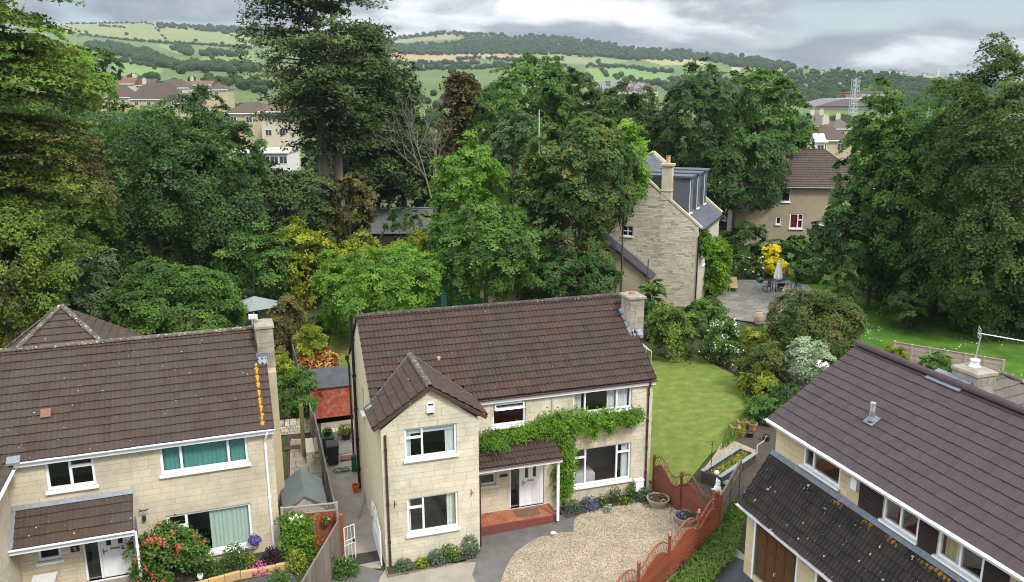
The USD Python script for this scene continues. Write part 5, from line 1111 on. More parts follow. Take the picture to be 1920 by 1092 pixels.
# ---- red fences with wavy trellis tops
def wavy_fence(name, label, posts, mat, h=1.14, trel=.40, amp=.25, flip=False, cap_mat=None, low=0.0, finial=True, boards=9, dip=True, thick=.03):
    """posts: ground points; between each pair a panel of lapped boards under a curved lattice"""
    p = thing(name, label, 'fence', (posts[0][0], posts[0][1], posts[0][2]))
    o = np.array(posts[0])
    for k, q in enumerate(posts):
        q = np.array(q) - o; mb = MB(); mb.box(q[0] - .05, q[0] + .05, q[1] - .05, q[1] + .05, -.3, q[2] + h + trel + .14); mb.box(q[0] - .065, q[0] + .065, q[1] - .065, q[1] + .065, q[2] + h + trel + .14, q[2] + h + trel + .17)
        pp = mb.build('post', mat, p, None)
        if finial: mb = MB(); mb.lathe([(0.0, .13), (.035, .11), (.045, .075), (.03, .035), (.045, 0)], (q[0], q[1], q[2] + h + trel + .17), 8); mb.build('finial', cap_mat or mat, pp)
    for a, b in zip(posts[:-1], posts[1:]):
        a, b = np.array(a) - o, np.array(b) - o; d = b - a; L_ = math.hypot(d[0], d[1]); e = np.array([d[0] / L_, d[1] / L_, d[2] / L_]); pl = Plane(a + e * .06, e, Z_); W = L_ - .12
        top = lambda x: h + amp * (math.sin(2 * np.pi * x / W) if not flip else 1.5 * math.sin(np.pi * (1 - x / W) ** 1.25) - .6)
        xs = np.linspace(0, W, 15); step = (h + 1.2 * amp) / boards; r = random.Random(int(abs(a[0]) * 97))
        for i in range(boards + 3):
            z0, z1 = low + i * step, low + (i + 1) * step + .025
            P = Polygon([(0, low - .1)] + [(x, top(x)) for x in np.linspace(0, W, 29)] + [(W, low - .1)]).buffer(0).intersection(sbox(0, z0, W, z1))
            for g in getattr(P, 'geoms', [P]):
                if g.geom_type == 'Polygon' and g.area > .01:
                    mb = MB(); m = trimesh.creation.extrude_polygon(g.simplify(.003), .012, engine='earcut'); v = np.asarray(m.vertices); dd = v[:, 2] - .012 + (v[:, 1] - z0) / (z1 - z0) * -.022
                    mb.add(pl.o + v[:, :1] * pl.eu + v[:, 1:2] * pl.ew + dd[:, None] * pl.en, m.faces, r.random()); mb.build('board', mat, p)
        for off in (0.01, trel):
            rail = MB(); n = len(xs)
            for x0, x1 in zip(xs[:-1], xs[1:]): rail.hexa([pl.P(x0, top(x0) + off - .02, -.03), pl.P(x1, top(x1) + off - .02, -.03), pl.P(x1, top(x1) + off - .02, .02), pl.P(x0, top(x0) + off - .02, .02), pl.P(x0, top(x0) + off + .02, -.03), pl.P(x1, top(x1) + off + .02, -.03), pl.P(x1, top(x1) + off + .02, .02), pl.P(x0, top(x0) + off + .02, .02)])
            rail.build('curved_rail', mat, p)
        lt = MB()
        for x in np.arange(.02, W, .20):
            for sgn, dd in ((1, -.004), (-1, .004)):
                x1 = x + sgn * trel * .55
                if 0 < x1 < W: lt.hexa([pl.P(x - .009, top(x), dd), pl.P(x + .009, top(x), dd), pl.P(x + .009, top(x), dd + .007), pl.P(x - .009, top(x), dd + .007), pl.P(x1 - .009, top(x1) + trel, dd), pl.P(x1 + .009, top(x1) + trel, dd), pl.P(x1 + .009, top(x1) + trel, dd + .007), pl.P(x1 - .009, top(x1) + trel, dd + .007)])
        lt.build('lattice', mat, p, kind='stuff')
    return p
G3 = lambda x, y, dz=0.: (x, y, zz(x, y) + dz)
wavy_fence('garden_fence', 'dark red wavy topped fence running from the house corner to the statue', [G3(5.95, 31.95), G3(6.75, 30.2), G3(7.62, 28.42)], toned('dark_red_boards', [(.15, .045, .026), (.19, .058, .032), (.125, .038, .022)], rough=.7, dirt=(.10, .06, .045), dirt_amt=.5, dscale=2.5, bump=.3), finial=False, cap_mat=M_wood)
wavy_fence('garden_fence', 'bright red fence with lattice waves between gravel and grass strip', [G3(7.78, 28.1), G3(6.72, 27.0), G3(5.40, 25.55), G3(4.10, 23.95), G3(2.8, 22.4)], M_redfence, finial=True, cap_mat=M_wood, flip=True)
# corner pillar and statue
p = thing('fence_pillar', 'square red boarded pillar carrying the white statue', 'pillar', G3(7.68, 28.28)); mb = MB(); mb.box(-.13, .13, -.13, .13, -.2, 1.72); mb.box(-.16, .16, -.16, .16, 1.72, 1.76); mb.build('post', M_redfence, p)
p = thing('cat_statue', 'small white animal statue sitting on the red corner pillar', 'statue', (7.68, 28.28, zz(7.68, 28.28) + 1.76))
m_ = MB(); sp = lambda c, r, s=(1, 1, 1): (lambda t: (t.apply_scale(r), t.vertices.__imul__(s), t.apply_translation(c), t)[3])(trimesh.creation.icosphere(2, 1.0))
for c, r, s in (((0, 0, .12), .13, (1, .9, 1.1)), ((.01, 0, .28), .09, (1, .9, 1.2)), ((0, 0, .40), .075, (1, 1, 1)), ((.07, 0, .385), .035, (1, 1, .9)), ((-.03, .045, .47), .03, (1, .6, 1.8)), ((-.03, -.045, .47), .03, (1, .6, 1.8)), ((.10, .06, .05), .045, (1, .8, 1.2)), ((.10, -.06, .05), .045, (1, .8, 1.2)), ((-.14, .03, .07), .05, (1.6, .6, .6))): m_.tm(sp(c, r, s))
m_.build('body', M_white, p)
# grey lattice topped fence from the statue to the lean-to
def flat_fence(name, label, a, b, h, mat, trel=0., nb=8, post=True, z0=0., vertical=False, posts=2, bmat=None, cap=True, cat='fence', bw=.14, lat=.06, rails=True):
    a, b = np.array(a, float), np.array(b, float); p = thing(name, label, cat, a); d = b - a; L_ = math.hypot(d[0], d[1]); e = d / L_; pl = Plane((0, 0, 0), e, Z_); r = random.Random(int(L_ * 1000))
    for k in range(posts):
        x = L_ * k / max(posts - 1, 1); mb = MB(); pl.box(mb, x - .05, x + .05, -.25, h + trel + .06, -.05, .05, r.random()); mb.build('post', mat, p)
    if vertical:
        n = int(L_ / bw)
        for k in range(n): mb = MB(); pl.box(mb, k * L_ / n + .004, (k + 1) * L_ / n - .004, z0, h + r.uniform(-.01, .01), -.012 + .006 * (k % 2), .006 + .006 * (k % 2), r.random()); mb.build('board', bmat or mat, p)
    else:
        for k in range(nb): mb = MB(); pl.box(mb, .05, L_ - .05, z0 + (h - z0) * k / nb, z0 + (h - z0) * (k + 1) / nb + .01, -.012 - .01 * (k % 2), .006 - .01 * (k % 2), r.random()); mb.build('board', bmat or mat, p)
    if rails:
        mb = MB(); pl.box(mb, 0, L_, h, h + .04, -.03, .03)
        if trel: pl.box(mb, 0, L_, h + trel, h + trel + .045, -.035, .035)
        mb.build('rail', mat, p)
    if trel:
        lt = MB()
        for x in np.arange(.05, L_, .10):
            for sg in (1, -1):
                x1 = x + sg * (trel - .04)
                if 0 < x1 < L_: lt.hexa([pl.P(x - .012, h + .04, sg * .004), pl.P(x + .012, h + .04, sg * .004), pl.P(x + .012, h + .04, sg * .004 + .007), pl.P(x - .012, h + .04, sg * .004 + .007), pl.P(x1 - .012, h + trel, sg * .004), pl.P(x1 + .012, h + trel, sg * .004), pl.P(x1 + .012, h + trel, sg * .004 + .007), pl.P(x1 - .012, h + trel, sg * .004 + .007)])
        lt.build('lattice', mat, p, kind='stuff')
    return p
flat_fence('trellis_fence', 'weathered grey fence with lattice top beside the dark lean-to roof', G3(7.86, 28.3), G3(9.3, 31.0, -.05), 1.15, M_greyfence, trel=.42, posts=3)
# side fence between the houses, and its gate end
flat_fence('side_fence', 'long grey boarded fence along the concrete side path', G3(-6.42, 27.5), G3(-9.75, 38.0), 1.62, M_greyfence, posts=6, vertical=True, bw=.2)
flat_fence('side_fence', 'far grey fence continuing between the back gardens', G3(-9.95, 38.3), G3(-14.4, 51.0), 1.6, M_greyfence, posts=7, vertical=True, bw=.3)
flat_fence('front_fence', 'grey overlapped fence sloping towards the street at bottom left', (-6.36, 27.25, -.42), (-6.95, 22.3, -.60), 1.72, M_greyfence, posts=3, vertical=True, bw=.18)
flat_fence('gate_fence', 'orange red gate fence with grey lattice between the left house and the path', (-8.6, 27.95, -.47), (-6.62, 28.25, -.42), 1.62, plain('grey_lattice', (.33, .28, .23), .8), trel=.28, posts=2, vertical=True, bmat=M_redfence, bw=.16)
p = thing('gate_post', 'square orange red post beside the white iron gate', 'post', (-6.27, 27.28, -.43)); mb = MB(); mb.box(-.07, .07, -.07, .07, -.2, 1.95); mb.box(-.085, .085, -.085, .085, 1.95, 1.99); mb.build('post', M_redfence, p)
def iron_gate(label, a, b, h, arch=0.):
    a, b = np.array(a), np.array(b); p = thing('iron_gate', label, 'gate', a); d = b - a; L_ = math.hypot(*d[:2]); pl = Plane((0, 0, 0), d / L_, Z_); mb = MB()
    T = lambda pts, r=.012: mb.tube([pl.P(*q) for q in pts], r, 5)
    T([(0, .05), (0, h)], .02); T([(L_, .05), (L_, h)], .02)
    for z in (.06, h * .5, h * .62, h): T([(0, z), (L_, z)])
    n = max(3, int(L_ / .12))
    for k in range(1, n): T([(L_ * k / n, .06), (L_ * k / n, h)], .008)
    if arch:
        T([(L_ * t, h + arch * math.sin(math.pi * t)) for t in np.linspace(0, 1, 9)])
        for c in (.25, .5, .75): T([(L_ * c + .07 * math.cos(t), h + arch * .42 + .07 * math.sin(t)) for t in np.linspace(0, 6.3, 10)], .012); T([(L_ * c + .06 * math.cos(t), h * .56 + .05 * math.sin(t)) for t in np.linspace(0, 6.3, 10)], .010)
    mb.build('bars', M_white, p); mb = MB(); pl.box(mb, L_ * .85, L_ * .97, h * .52, h * .6, -.02, .03); mb.build('latch', M_dark, p)
iron_gate('white iron gate leaf standing by the orange post', (-6.18, 27.25, -.43), (-5.86, 27.55, -.43), 1.45)
iron_gate('open white gate with scrolled arch resting against the house side wall', w_of(CEN, (-11.64, -1.72, -.38)), w_of(CEN, (-11.60, .75, -.38)), 1.42, .32)
# ---- sheds
def boards_wall(par, pl, poly, n, y0, y1, mat, r):
    P = Polygon(poly)
    for k in range(n):
        q = P.intersection(sbox(-20, y0 + (y1 - y0) * k / n, 20, y0 + (y1 - y0) * (k + 1) / n - .008))
        for g in getattr(q, 'geoms', [q]):
            if g.geom_type == 'Polygon' and g.area > .005: mb = MB(); pl.prism(mb, g, .0 + .006 * (k % 2), .018 + .006 * (k % 2), r.random()); mb.build('board', mat, par)
def shed(name, label, loc_, rz, W, D, h, ridge, wall_mat, roof_mat, ridge_along='y', over=.10, nb=10, boarded=True, cat='shed'):
    p = thing(name, label, cat, loc_, rz); r = random.Random(len(label)); front = Plane((0, 0, 0), X_, Z_); wm = wall_mat
    body = MB()
    if ridge_along == 'y':
        Plane((0, .02, 0), X_, Z_).prism(body, [(.02, 0), (W - .02, 0), (W - .02, h), (W / 2, ridge), (.02, h)], 0, -D + .04); body.build('wall', wm, p)
        if boarded: boards_wall(p, front, [(0, 0), (W, 0), (W, h), (W / 2, ridge), (0, h)], nb, 0, ridge, wm, r)
        rf = MB(); s = (ridge - h) / (W / 2)
        for sg in (-1, 1):
            a = W / 2 + sg * (W / 2 + over); zb = h - s * over
            rf.hexa([(a, -over, zb), (W / 2, -over, ridge + .01), (W / 2, D + over, ridge + .01), (a, D + over, zb), (a, -over, zb + .04), (W / 2, -over, ridge + .05), (W / 2, D + over, ridge + .05), (a, D + over, zb + .04)])
        rf.build('roof', roof_mat, p)
        tr = MB()
        for sg in (-1, 1):
            a = W / 2 + sg * (W / 2 + over); zb = h - s * over; tr.hexa([(a, -over - .02, zb - .05), (W / 2, -over - .02, ridge - .04), (W / 2, -over, ridge - .04), (a, -over, zb - .05), (a, -over - .02, zb + .04), (W / 2, -over - .02, ridge + .05), (W / 2, -over, ridge + .05), (a, -over, zb + .04)])
        tr.build('barge_board', M_greyfence if boarded else wm, p)
    else:
        Plane((.02, 0, 0), Y_, Z_).prism(body, [(.02, 0), (D - .02, 0), (D - .02, h), (D / 2, ridge), (.02, h)], 0, W - .04); body.build('wall', wm, p)
        if boarded: boards_wall(p, front, [(0, 0), (W, 0), (W, h), (0, h)], nb, 0, h, wm, r)
        s = (ridge - h) / (D / 2); rf = MB()
        for sg in (-1, 1):
            a = D / 2 + sg * (D / 2 + over); zb = h - s * over
            rf.hexa([(-over, a, zb), (W + over, a, zb), (W + over, D / 2, ridge + .01), (-over, D / 2, ridge + .01), (-over, a, zb + .04), (W + over, a, zb + .04), (W + over, D / 2, ridge + .05), (-over, D / 2, ridge + .05)])
        rf.build('roof', roof_mat, p)
    return p
sp_ = gnd(590, 800, .05); sq_ = gnd(668, 790, .05)
shed('red_shed', 'red boarded shed with grey felt roof at the end of the side path', (-10.5, 40.3, -.12), .31, 2.9, 3.0, 1.72, 2.2, M_redshed, M_feltdark, 'x', .14, 16)
shed('kennel_shed', 'low grey felted shed with white boarded gable beside the left house', (-8.62, 28.55, -.45), .32, 1.42, 2.1, 1.55, 2.05, toned('faded_white_boards', [(.42, .38, .35), (.50, .46, .42), (.36, .33, .30)], dirt=(.2, .16, .13), dirt_amt=.6, dscale=4.), M_felt, 'y', .12, 14)
# summer house
p = thing('summer_house', 'sage green octagonal summer house with lattice side in the back garden', 'summer house', (-17.6, 54.6, 0.), .12)
R8 = [np.array([1.35 * math.cos(a), 1.35 * math.sin(a), 0]) for a in np.arange(6) * math.pi / 3 + math.pi / 6]
mb = MB(); apx = np.array([0, 0, 2.98])
for a, b in zip(R8, R8[1:] + R8[:1]): mb.add([a * 1.28 + Z_ * 2.35, b * 1.28 + Z_ * 2.35, apx], [[0, 1, 2]]); mb.add([a * 1.28 + Z_ * 2.35, b * 1.28 + Z_ * 2.35, Z_ * 2.33], [[0, 2, 1]])
mb.build('roof', plain('sage_felt', (.22, .255, .245), .85), p)
for k, (a, b) in enumerate(zip(R8, R8[1:] + R8[:1])):
    mb = MB(); mb.tube([a, a + Z_ * 2.34], .06, 6); mb.build('post', M_sagelight, p); e = unit(b - a); L_ = np.linalg.norm(b - a); pl = Plane(a, e, Z_)
    if k in (3, 5, 0, 1, 2):
        mb = MB(); pl.box(mb, .06, L_ - .06, 0, .95, -.02, .02); mb.build('panel', M_greygreen, p)
        lt = MB()
        for x in np.arange(-.9, L_ + .9, .14):
            for sg in (1, -1):
                q = shapely.LineString([(x, .98), (x + sg * 1.3, 2.28)]).intersection(sbox(.06, .98, L_ - .06, 2.28))
                if not q.is_empty and q.geom_type == 'LineString': c = np.array(q.coords); lt.tube([pl.P(*c[0], sg * .01), pl.P(*c[-1], sg * .01)], .016, 4)
        if k in (5, 0): lt.build('lattice', M_sagelight, p, kind='stuff')
    mb = MB(); pl.box(mb, 0, L_, 2.24, 2.34, -.03, .03); mb.build('rail', M_sagelight, p)
mb = MB(); mb.lathe([(0, .05), (1.2, .05), (1.2, 0)], (0, 0, 0), 12); mb.build('floor', M_greygreen, p)
# green shed and garage wall behind the middle house
shed('green_shed', 'teal green metal shed behind the middle house ridge', (-4.9, 60.0, 0.), .25, 3.2, 2.8, 2.0, 2.7, M_tealplastic, M_tealplastic, 'y', .12, boarded=False)
p = thing('brown_outhouse', 'low outhouse with flat brown roof just above the middle ridge', 'outhouse', (-2.4, 60.5, 0.), .12); mb = MB(); mb.box(0, 6.6, 0, 3.2, 0, 2.2); mb.build('wall', M_rubble, p); mb = MB(); mb.hexa([(-.2, -.2, 2.2), (6.9, -.2, 2.2), (6.9, 3.4, 2.5), (-.2, 3.4, 2.5), (-.2, -.2, 2.28), (6.9, -.2, 2.28), (6.9, 3.4, 2.6), (-.2, 3.4, 2.6)]); mb.build('roof', M_tile2, p)
# slate roofed shed
HS = House('slate_shed', 'long low shed with grey slate roof under the trees', (-15.6, 84.5, 0.), .02, 'shed')
mb = MB(); Plane((0, 0, 0), Y_, Z_).prism(mb, [(0, 0), (6, 0), (6, 2.3), (3, 4.3), (0, 2.3)], 0, 11.5); mb.build('wall', plain('dark_timber', (.03, .026, .022), .9), HS.p)
slp = Plane((-.2, -.25, 2.2), X_, unit((0, 3.25, 2.17))); HS.tile_slope(slp, [(0, 0), (11.9, 0), (11.9, 3.9), (0, 3.9)], w=.45, g=.40, amp=0, lift=.02); rr = MB(); slp.box(rr, 0, 11.9, 0, 3.9, -.06, -.008); rp = rr.build('roof', M_slate, HS.p); HS.lay_tiles(toned('old_grey_slate', [(.10, .105, .115), (.13, .135, .145), (.115, .12, .13)], rough=.7, dirt=(.14, .15, .11), dirt_amt=.4, dscale=.6), most=0, parent=rp, name='slate'); HS.ridge((-.2, 3, 4.42), (11.7, 3, 4.42), M_lead, .12, 1.2)
# greenhouse
p = thing('greenhouse', 'aluminium framed greenhouse behind the middle chimney', 'greenhouse', (6.15, 45.4, 0.), .31); mb = MB(); g_ = MB(); W, D, h, rg = 2.1, 3.4, 1.7, 2.6
for k in range(6):
    y = D * k / 5
    mb.tube([(0, y, 0), (0, y, h), (W / 2, y, rg), (W, y, h), (W, y, 0)], .028, 4)
for q in ((0, h), (W, h), (0, .05), (W, .05), (W / 2, rg)): mb.tube([(q[0], 0, q[1]), (q[0], D, q[1])], .032, 4)
mb.build('frame', M_whitepaint, p)
for k in range(5):
    y0, y1 = D * k / 5 + .02, D * (k + 1) / 5 - .02
    for A, B in (((0, .06), (0, h)), ((0, h), (W / 2, rg)), ((W / 2, rg), (W, h)), ((W, h), (W, .06))):
        g_ = MB(); g_.quad((A[0], y0, A[1]), (A[0], y1, A[1]), (B[0], y1, B[1]), (B[0], y0, B[1])); g_.build('pane', M_glass, p)
# ---- bins, pots, mats, hose
def bin_(label, loc_, rz, mat, junk=False):
    p = thing('wheelie_bin', label, 'bin', loc_, rz); mb = MB(); mb.hexa([(-.22, -.24, .06), (.22, -.24, .06), (.22, .24, .06), (-.22, .24, .06), (-.28, -.33, .98), (.28, -.33, .98), (.28, .36, .98), (-.28, .36, .98)]); mb.build('body', mat, p)
    mb = MB(); mb.hexa([(-.30, -.37, .98), (.30, -.37, .98), (.30, .38, .98), (-.30, .38, .98), (-.27, -.34, 1.04), (.27, -.34, 1.04), (.27, .30, 1.08), (-.27, .30, 1.08)]); mb.build('lid', mat, p)
    for s in (-.25, .25): mb = MB(); mb.tube([(s - .03, .28, .1), (s + .03, .28, .1)], .1, 10); mb.build('wheel', M_blackpipe, p)
    mb = MB(); mb.tube([(-.2, .42, .98), (.2, .42, .98)], .02, 6); mb.build('handle', mat, p)
a = w_of(CEN, (-12.55, 8.9, 0)); bin_('green wheelie bin at the end of the side path', (a[0], a[1], zz(a[0], a[1])), .3, M_greenplastic)
b = w_of(CEN, (-12.45, 7.8, 0)); bin_('black wheelie bin in front of the green one', (b[0], b[1], zz(b[0], b[1])), .3, M_dark)
p = thing('planted_basket', 'black basket of red and white flowers standing on the green bin', 'basket', (a[0], a[1], zz(a[0], a[1]) + 1.08)); mb = MB(); mb.lathe([(0, 0), (.16, 0), (.24, .16)], (0, 0, 0), 12); mb.build('basket', M_dark, p)
def posy(par, c, r, h, mat, n, seed, s=.05, extra=()):
    rng = np.random.default_rng(seed); a = Acc(); q = rng.normal(size=(n, 3)); q = norm(q) * rng.random((n, 1)) ** .4; q[:, 2] = np.abs(q[:, 2]); q = np.array(c) + q * [r, r, h]
    a.leaves((*tri_leaves(q, norm(rng.normal(size=q.shape) + [0, 0, .8]), s, rng, .6), np.repeat(rng.random(n), 3))); a.build('leaves', mat, par)
    for nm, em, m, sz in extra:
        m = max(5, int(m * .6)); sz = sz * .85; e = Acc(); d = norm(rng.normal(size=(m, 3))); d[:, 2] = np.abs(d[:, 2]); e.leaves((*tri_leaves(np.array(c) + d * np.array([r, r, h]) * rng.uniform(.8, 1.12, (m, 1)), norm(d + .4 * rng.normal(size=d.shape)), sz, rng, 1.), np.full(m * 3, .5))); e.build(nm, em, par, kind='stuff')
posy(p, (0, 0, .14), .24, .2, L_dark, 160, 5, .07, [('red_flowers', F_red, 40, .06), ('white_flowers', F_white, 30, .06)])
def pot(label, loc_, r, h, mat, plant=None, shape='pot', cat='plant pot', pr=.0, ph=.3, extra=(), n=160, s=.07, square=False):
    p = thing('plant_pot', label, cat, loc_)
    mb = MB()
    if square: mb.hexa([(-r * .8, -r * .8, 0), (r * .8, -r * .8, 0), (r * .8, r * .8, 0), (-r * .8, r * .8, 0), (-r, -r, h), (r, -r, h), (r, r, h), (-r, r, h)])
    elif shape == 'jar': mb.lathe([(0, 0), (r * .62, 0), (r * .95, h * .35), (r, h * .6), (r * .82, h * .85), (r * .60, h * .93), (r * .66, h), (r * .55, h), (r * .5, h * .9)], (0, 0, 0), 18)
    elif shape == 'bowl': mb.lathe([(0, 0), (r * .7, 0), (r * .95, h * .7), (r * 1.04, h), (r * .93, h), (r * .85, h * .8)], (0, 0, 0), 18)
    else: mb.lathe([(0, 0), (r * .7, 0), (r * .93, h * .82), (r * 1.05, h * .82), (r * 1.08, h), (r * .92, h), (r * .88, h * .88)], (0, 0, 0), 14)
    mb.build('pot', mat, p)
    if shape != 'jar': mb = MB(); mb.lathe([(r * .9, h * .86), (0, h * .86)], (0, 0, 0), 10) if not square else mb.quad((-r * .92, -r * .92, h * .95), (r * .92, -r * .92, h * .95), (r * .92, r * .92, h * .95), (-r * .92, r * .92, h * .95)); mb.build('soil', M_soil, p)
    if plant: posy(p, (0, 0, h * .85), pr or r * .9, ph, plant, n, int(loc_[0] * 100) % 997, s, extra)
    return p
M_stonepot = plain('stone_bowl', (.27, .235, .18), .9, var=.2, bump=.3)
q = gnd(1231, 950, 0); pot('wide stone bowl of red and orange flowers on the gravel near the house corner', (q[0], q[1], .02), .46, .34, M_stonepot, L_dark, 'bowl', ph=.16, extra=[('red_flowers', F_red, 60, .07), ('orange_flowers', F_orange, 30, .07)])
q = gnd(1283, 985, 0); pot('wide stone bowl of violet flowers behind the red fence', (q[0], q[1], .02), .46, .36, M_stonepot, L_mid, 'bowl', ph=.18, extra=[('violet_flowers', F_purple, 120, .08), ('yellow_flowers', F_yellow, 14, .07)])
q = w_of(CEN, (-11.80, 4.55, 0)); pot('orange plastic flowerpot against the soil pipe', (q[0], q[1], zz(q[0], q[1])), .16, .34, M_orange)
q = w_of(CEN, (-11.55, 10.4, 0)); pot('round dark pot with a yellow green plant beside the red shed', (q[0], q[1], zz(q[0], q[1]) + .03), .26, .42, M_dark, L_yellow, pr=.42, ph=.55, n=420, s=.10)
for lb, x, y, r, h, sq, pl_ in (('square terracotta pot with pale rim, left of the lawn edge group', 1376, 818, .25, .34, True, L_dark), ('round terracotta pot with tall plant, right of the group', 1409, 812, .23, .36, False, L_mid), ('square terracotta pot behind the others by the lawn', 1389, 803, .26, .28, True, L_dark), ('small terracotta pot with a grassy tuft in front of the group', 1390, 826, .17, .26, False, L_acid)):
    q = gnd(x, y, .05); pot(lb, (q[0], q[1], zz(q[0], q[1])), r, h, M_terracotta, pl_, square=sq, ph=.22, n=120)
for lb, x, y in (('black plastic pot on the soil, left one', 1404, 828), ('black plastic pot on the soil, right one', 1434, 836)):
    q = gnd(x, y, .05); pot(lb, (q[0], q[1], zz(q[0], q[1])), .19, .26, M_blackpipe)
q = gnd(1415, 775, .05); p = thing('toppled_pot', 'broken terracotta pots lying in a row along the lawn edge', 'plant pot', (q[0], q[1], 0.02), -.9)
for k in range(5): mb = MB(); a = np.array([k * .34, .05 * (k % 2), .12]); mb.tube([a, a + [.16, .05, .02], a + [.30, .02, .03]], [.08, .12, .13], 9, cap=False); mb.build('pot', M_terracotta, p)
p = thing('door_mat', 'brown coir mat on the red front step', 'mat', w_of(CEN, (-5.62, -.47, .162))  , CEN[1]); mb = MB(); mb.box(-.48, .48, -.26, .26, 0, .02); mb.build('mat', M_mat, p)
a = w_of(CEN, (-12.15, -.95, 0)); p = thing('rubber_mat', 'dark mat on the path by the iron gate', 'mat', (a[0], a[1], zz(a[0], a[1]) + .012), CEN[1]); mb = MB(); mb.box(-.52, .52, -.36, .36, 0, .015); mb.build('mat', M_darkmat, p)
a = w_of(CEN, (-11.25, 8.0, 0)); p = thing('drain_cover', 'rust red square cover in the path slabs near the bins', 'drain cover', (a[0] - .35, a[1], zz(a[0], a[1]) + .042), CEN[1]); mb = MB(); mb.box(-.5, .5, -.25, .25, 0, .012); mb.build('plate', plain('rust_plate', (.20, .085, .05), .8), p)
a = gnd(547, 835, -.4); p = thing('door_mat', 'maroon mat on the paving behind the left house', 'mat', (a[0], a[1], zz(a[0], a[1]) + .042), .3); mb = MB(); mb.box(-.38, .38, -.22, .22, 0, .015); mb.build('mat', plain('maroon_mat', (.11, .045, .035), .9), p)
a = w_of(CEN, (-11.98, 6.75, 0)); p = thing('garden_hose', 'coiled dark green hose on the path by the brown downpipe', 'hose', (a[0], a[1], zz(a[0], a[1]) + .03)); mb = MB()
for k in range(4): mb.tube([(.26 * math.cos(t) * (1 + .25 * math.sin(k * 2.1)) - .35 + .16 * k, .20 * math.sin(t) + .12 * math.sin(k * 3), .02 + .02 * k) for t in np.linspace(0, 2 * np.pi, 22)], .016, 5)
mb.build('coil', plain('dark_green_hose', (.015, .06, .045), .5), p); mb = MB(); mb.box(.30, .5, -.1, .12, 0, .75); mb.build('reel', plain('hose_reel', (.02, .09, .06), .5), p)
a = w_of(CEN, (-11.72, 3.1, 0)); p = thing('wire_rack', 'thin metal frame leaning along the wall of the side path', 'frame', (a[0], a[1], zz(a[0], a[1]))); mb = MB()
for k in range(3): mb.tube([(.02 * k, -1.0 + .0 * k, .1 + .2 * k), (-.02, 1.0, .1 + .2 * k)], .014, 4)
mb.tube([(0, -1, 0), (.04, -1, .6)], .014, 4); mb.tube([(0, 1, 0), (0, 1, .6)], .014, 4); mb.build('bars', M_steel, p)
# dry stone step walls at the end of the path and in the left yard
def rubble_wall(label, loc_, rz, W, D, hh, seed):
    p = thing('stone_wall', label, 'wall', loc_, rz); r = random.Random(seed); z = 0; core = MB(); core.box(.03, W - .03, .03, D - .03, -.2, hh - .05); core.build('core', M_soil, p)
    while z < hh:
        h = r.uniform(.12, .2); x = 0
        while x < W:
            w = r.uniform(.2, .45); mb = MB(); j = lambda: r.uniform(-.015, .015); x1 = min(x + w, W)
            mb.hexa([(x + .01 + j(), j(), z + .008), (x1 - .01 + j(), j(), z + .008), (x1 - .01, D + j(), z + .008), (x + .01, D + j(), z + .008), (x + .015 + j(), .02 + j(), z + h - .005), (x1 - .015 + j(), .02 + j(), z + h - .005), (x1 - .015, D - .02, z + h - .005), (x + .015, D - .02, z + h - .005)], r.random()); mb.build('stone', M_rubble, p); x += w
        z += h
a = w_of(CEN, (-12.3, 10.5, 0)); rubble_wall('low stone step wall in front of the red shed', (a[0], a[1], zz(a[0], a[1])), .31, 1.6, .5, .42, 3)
a = gnd(527, 812, -.4); rubble_wall('low stone retaining wall across the left side yard', (a[0] - .4, a[1], zz(a[0], a[1])), .25, 1.9, .5, .6, 4)
a = gnd(588, 868, -.4); rubble_wall('heap like stone wall end beside the side fence', (a[0] - .35, a[1], zz(a[0], a[1])), .3, .75, 1.7, .62, 5)
p = thing('timber_post', 'tall mossy timber post beside the side fence', 'post', (-10.0, 36.6, -.45)); mb = MB(); mb.box(-.08, .08, -.08, .08, 0, 2.6); mb.build('post', plain('mossy_timber', (.17, .155, .06), .9), p)
# ---- front garden of the middle house
def bed_plant(label, x, y, r, h, mat, n=260, s=.10, extra=(), name='border_plant', z=None):
    p = thing(name, label, 'plant', (x, y, zz(x, y) if z is None else z)); posy(p, (0, 0, 0), r, h, mat, n, int(abs(x * 131 + y * 17)) % 9973, s, extra); return p
def bush(label, u, v, r, h, mat, **k): a = w_of(CEN, (u, v, 0)); return bed_plant(label, a[0], a[1], r, h, mat, **k)
L_lav = leafy('lavender_leaves', [(.05, .07, .04), (.07, .10, .055), (.09, .12, .07)])
sheet('flower_bed', [tuple(w_of(CEN, (q[0], q[1], 0.))[:2]) for q in ((L - .0 if False else -11.5, -2.48), (-8.25, -2.42), (-8.0, -1.9), (-11.5, -1.9))], M_soil, .05, .5)
sheet('flower_bed', [tuple(w_of(CEN, (q[0], q[1], 0.))[:2]) for q in ((-4.1, -.95), (-2.6, -.72), (.1, -.85), (.1, -.02), (-4.2, -.02))], M_soil, .03, .5)
mb = MB()
p = thing('bed_kerb', 'thin concrete kerb round the flower bed below the bay', 'kerb', CEN[0], CEN[1]); mb = MB(); mb.box(-11.55, -8.2, -2.54, -2.50, -.6, -.25); mb.box(-8.24, -8.2, -2.5, -1.88, -.5, -.19); mb.box(-11.55, -11.51, -2.5, -1.88, -.6, -.28); mb.build('edging', plain('dirty_kerb', (.17, .145, .10), .95, var=.3), p)
bush('low lavender bush at the left end of the bay bed', -10.9, -2.2, .38, .42, L_lav, n=420)
bush('yellow flowering plant second in the bay bed', -10.25, -2.25, .30, .38, L_yellow, extra=[('yellow_flowers', F_yellow, 26, .09)])
bush('lavender with violet spikes in the middle of the bay bed', -9.7, -2.2, .42, .55, L_lav, n=480, extra=[('violet_flowers', F_purple, 90, .07)])
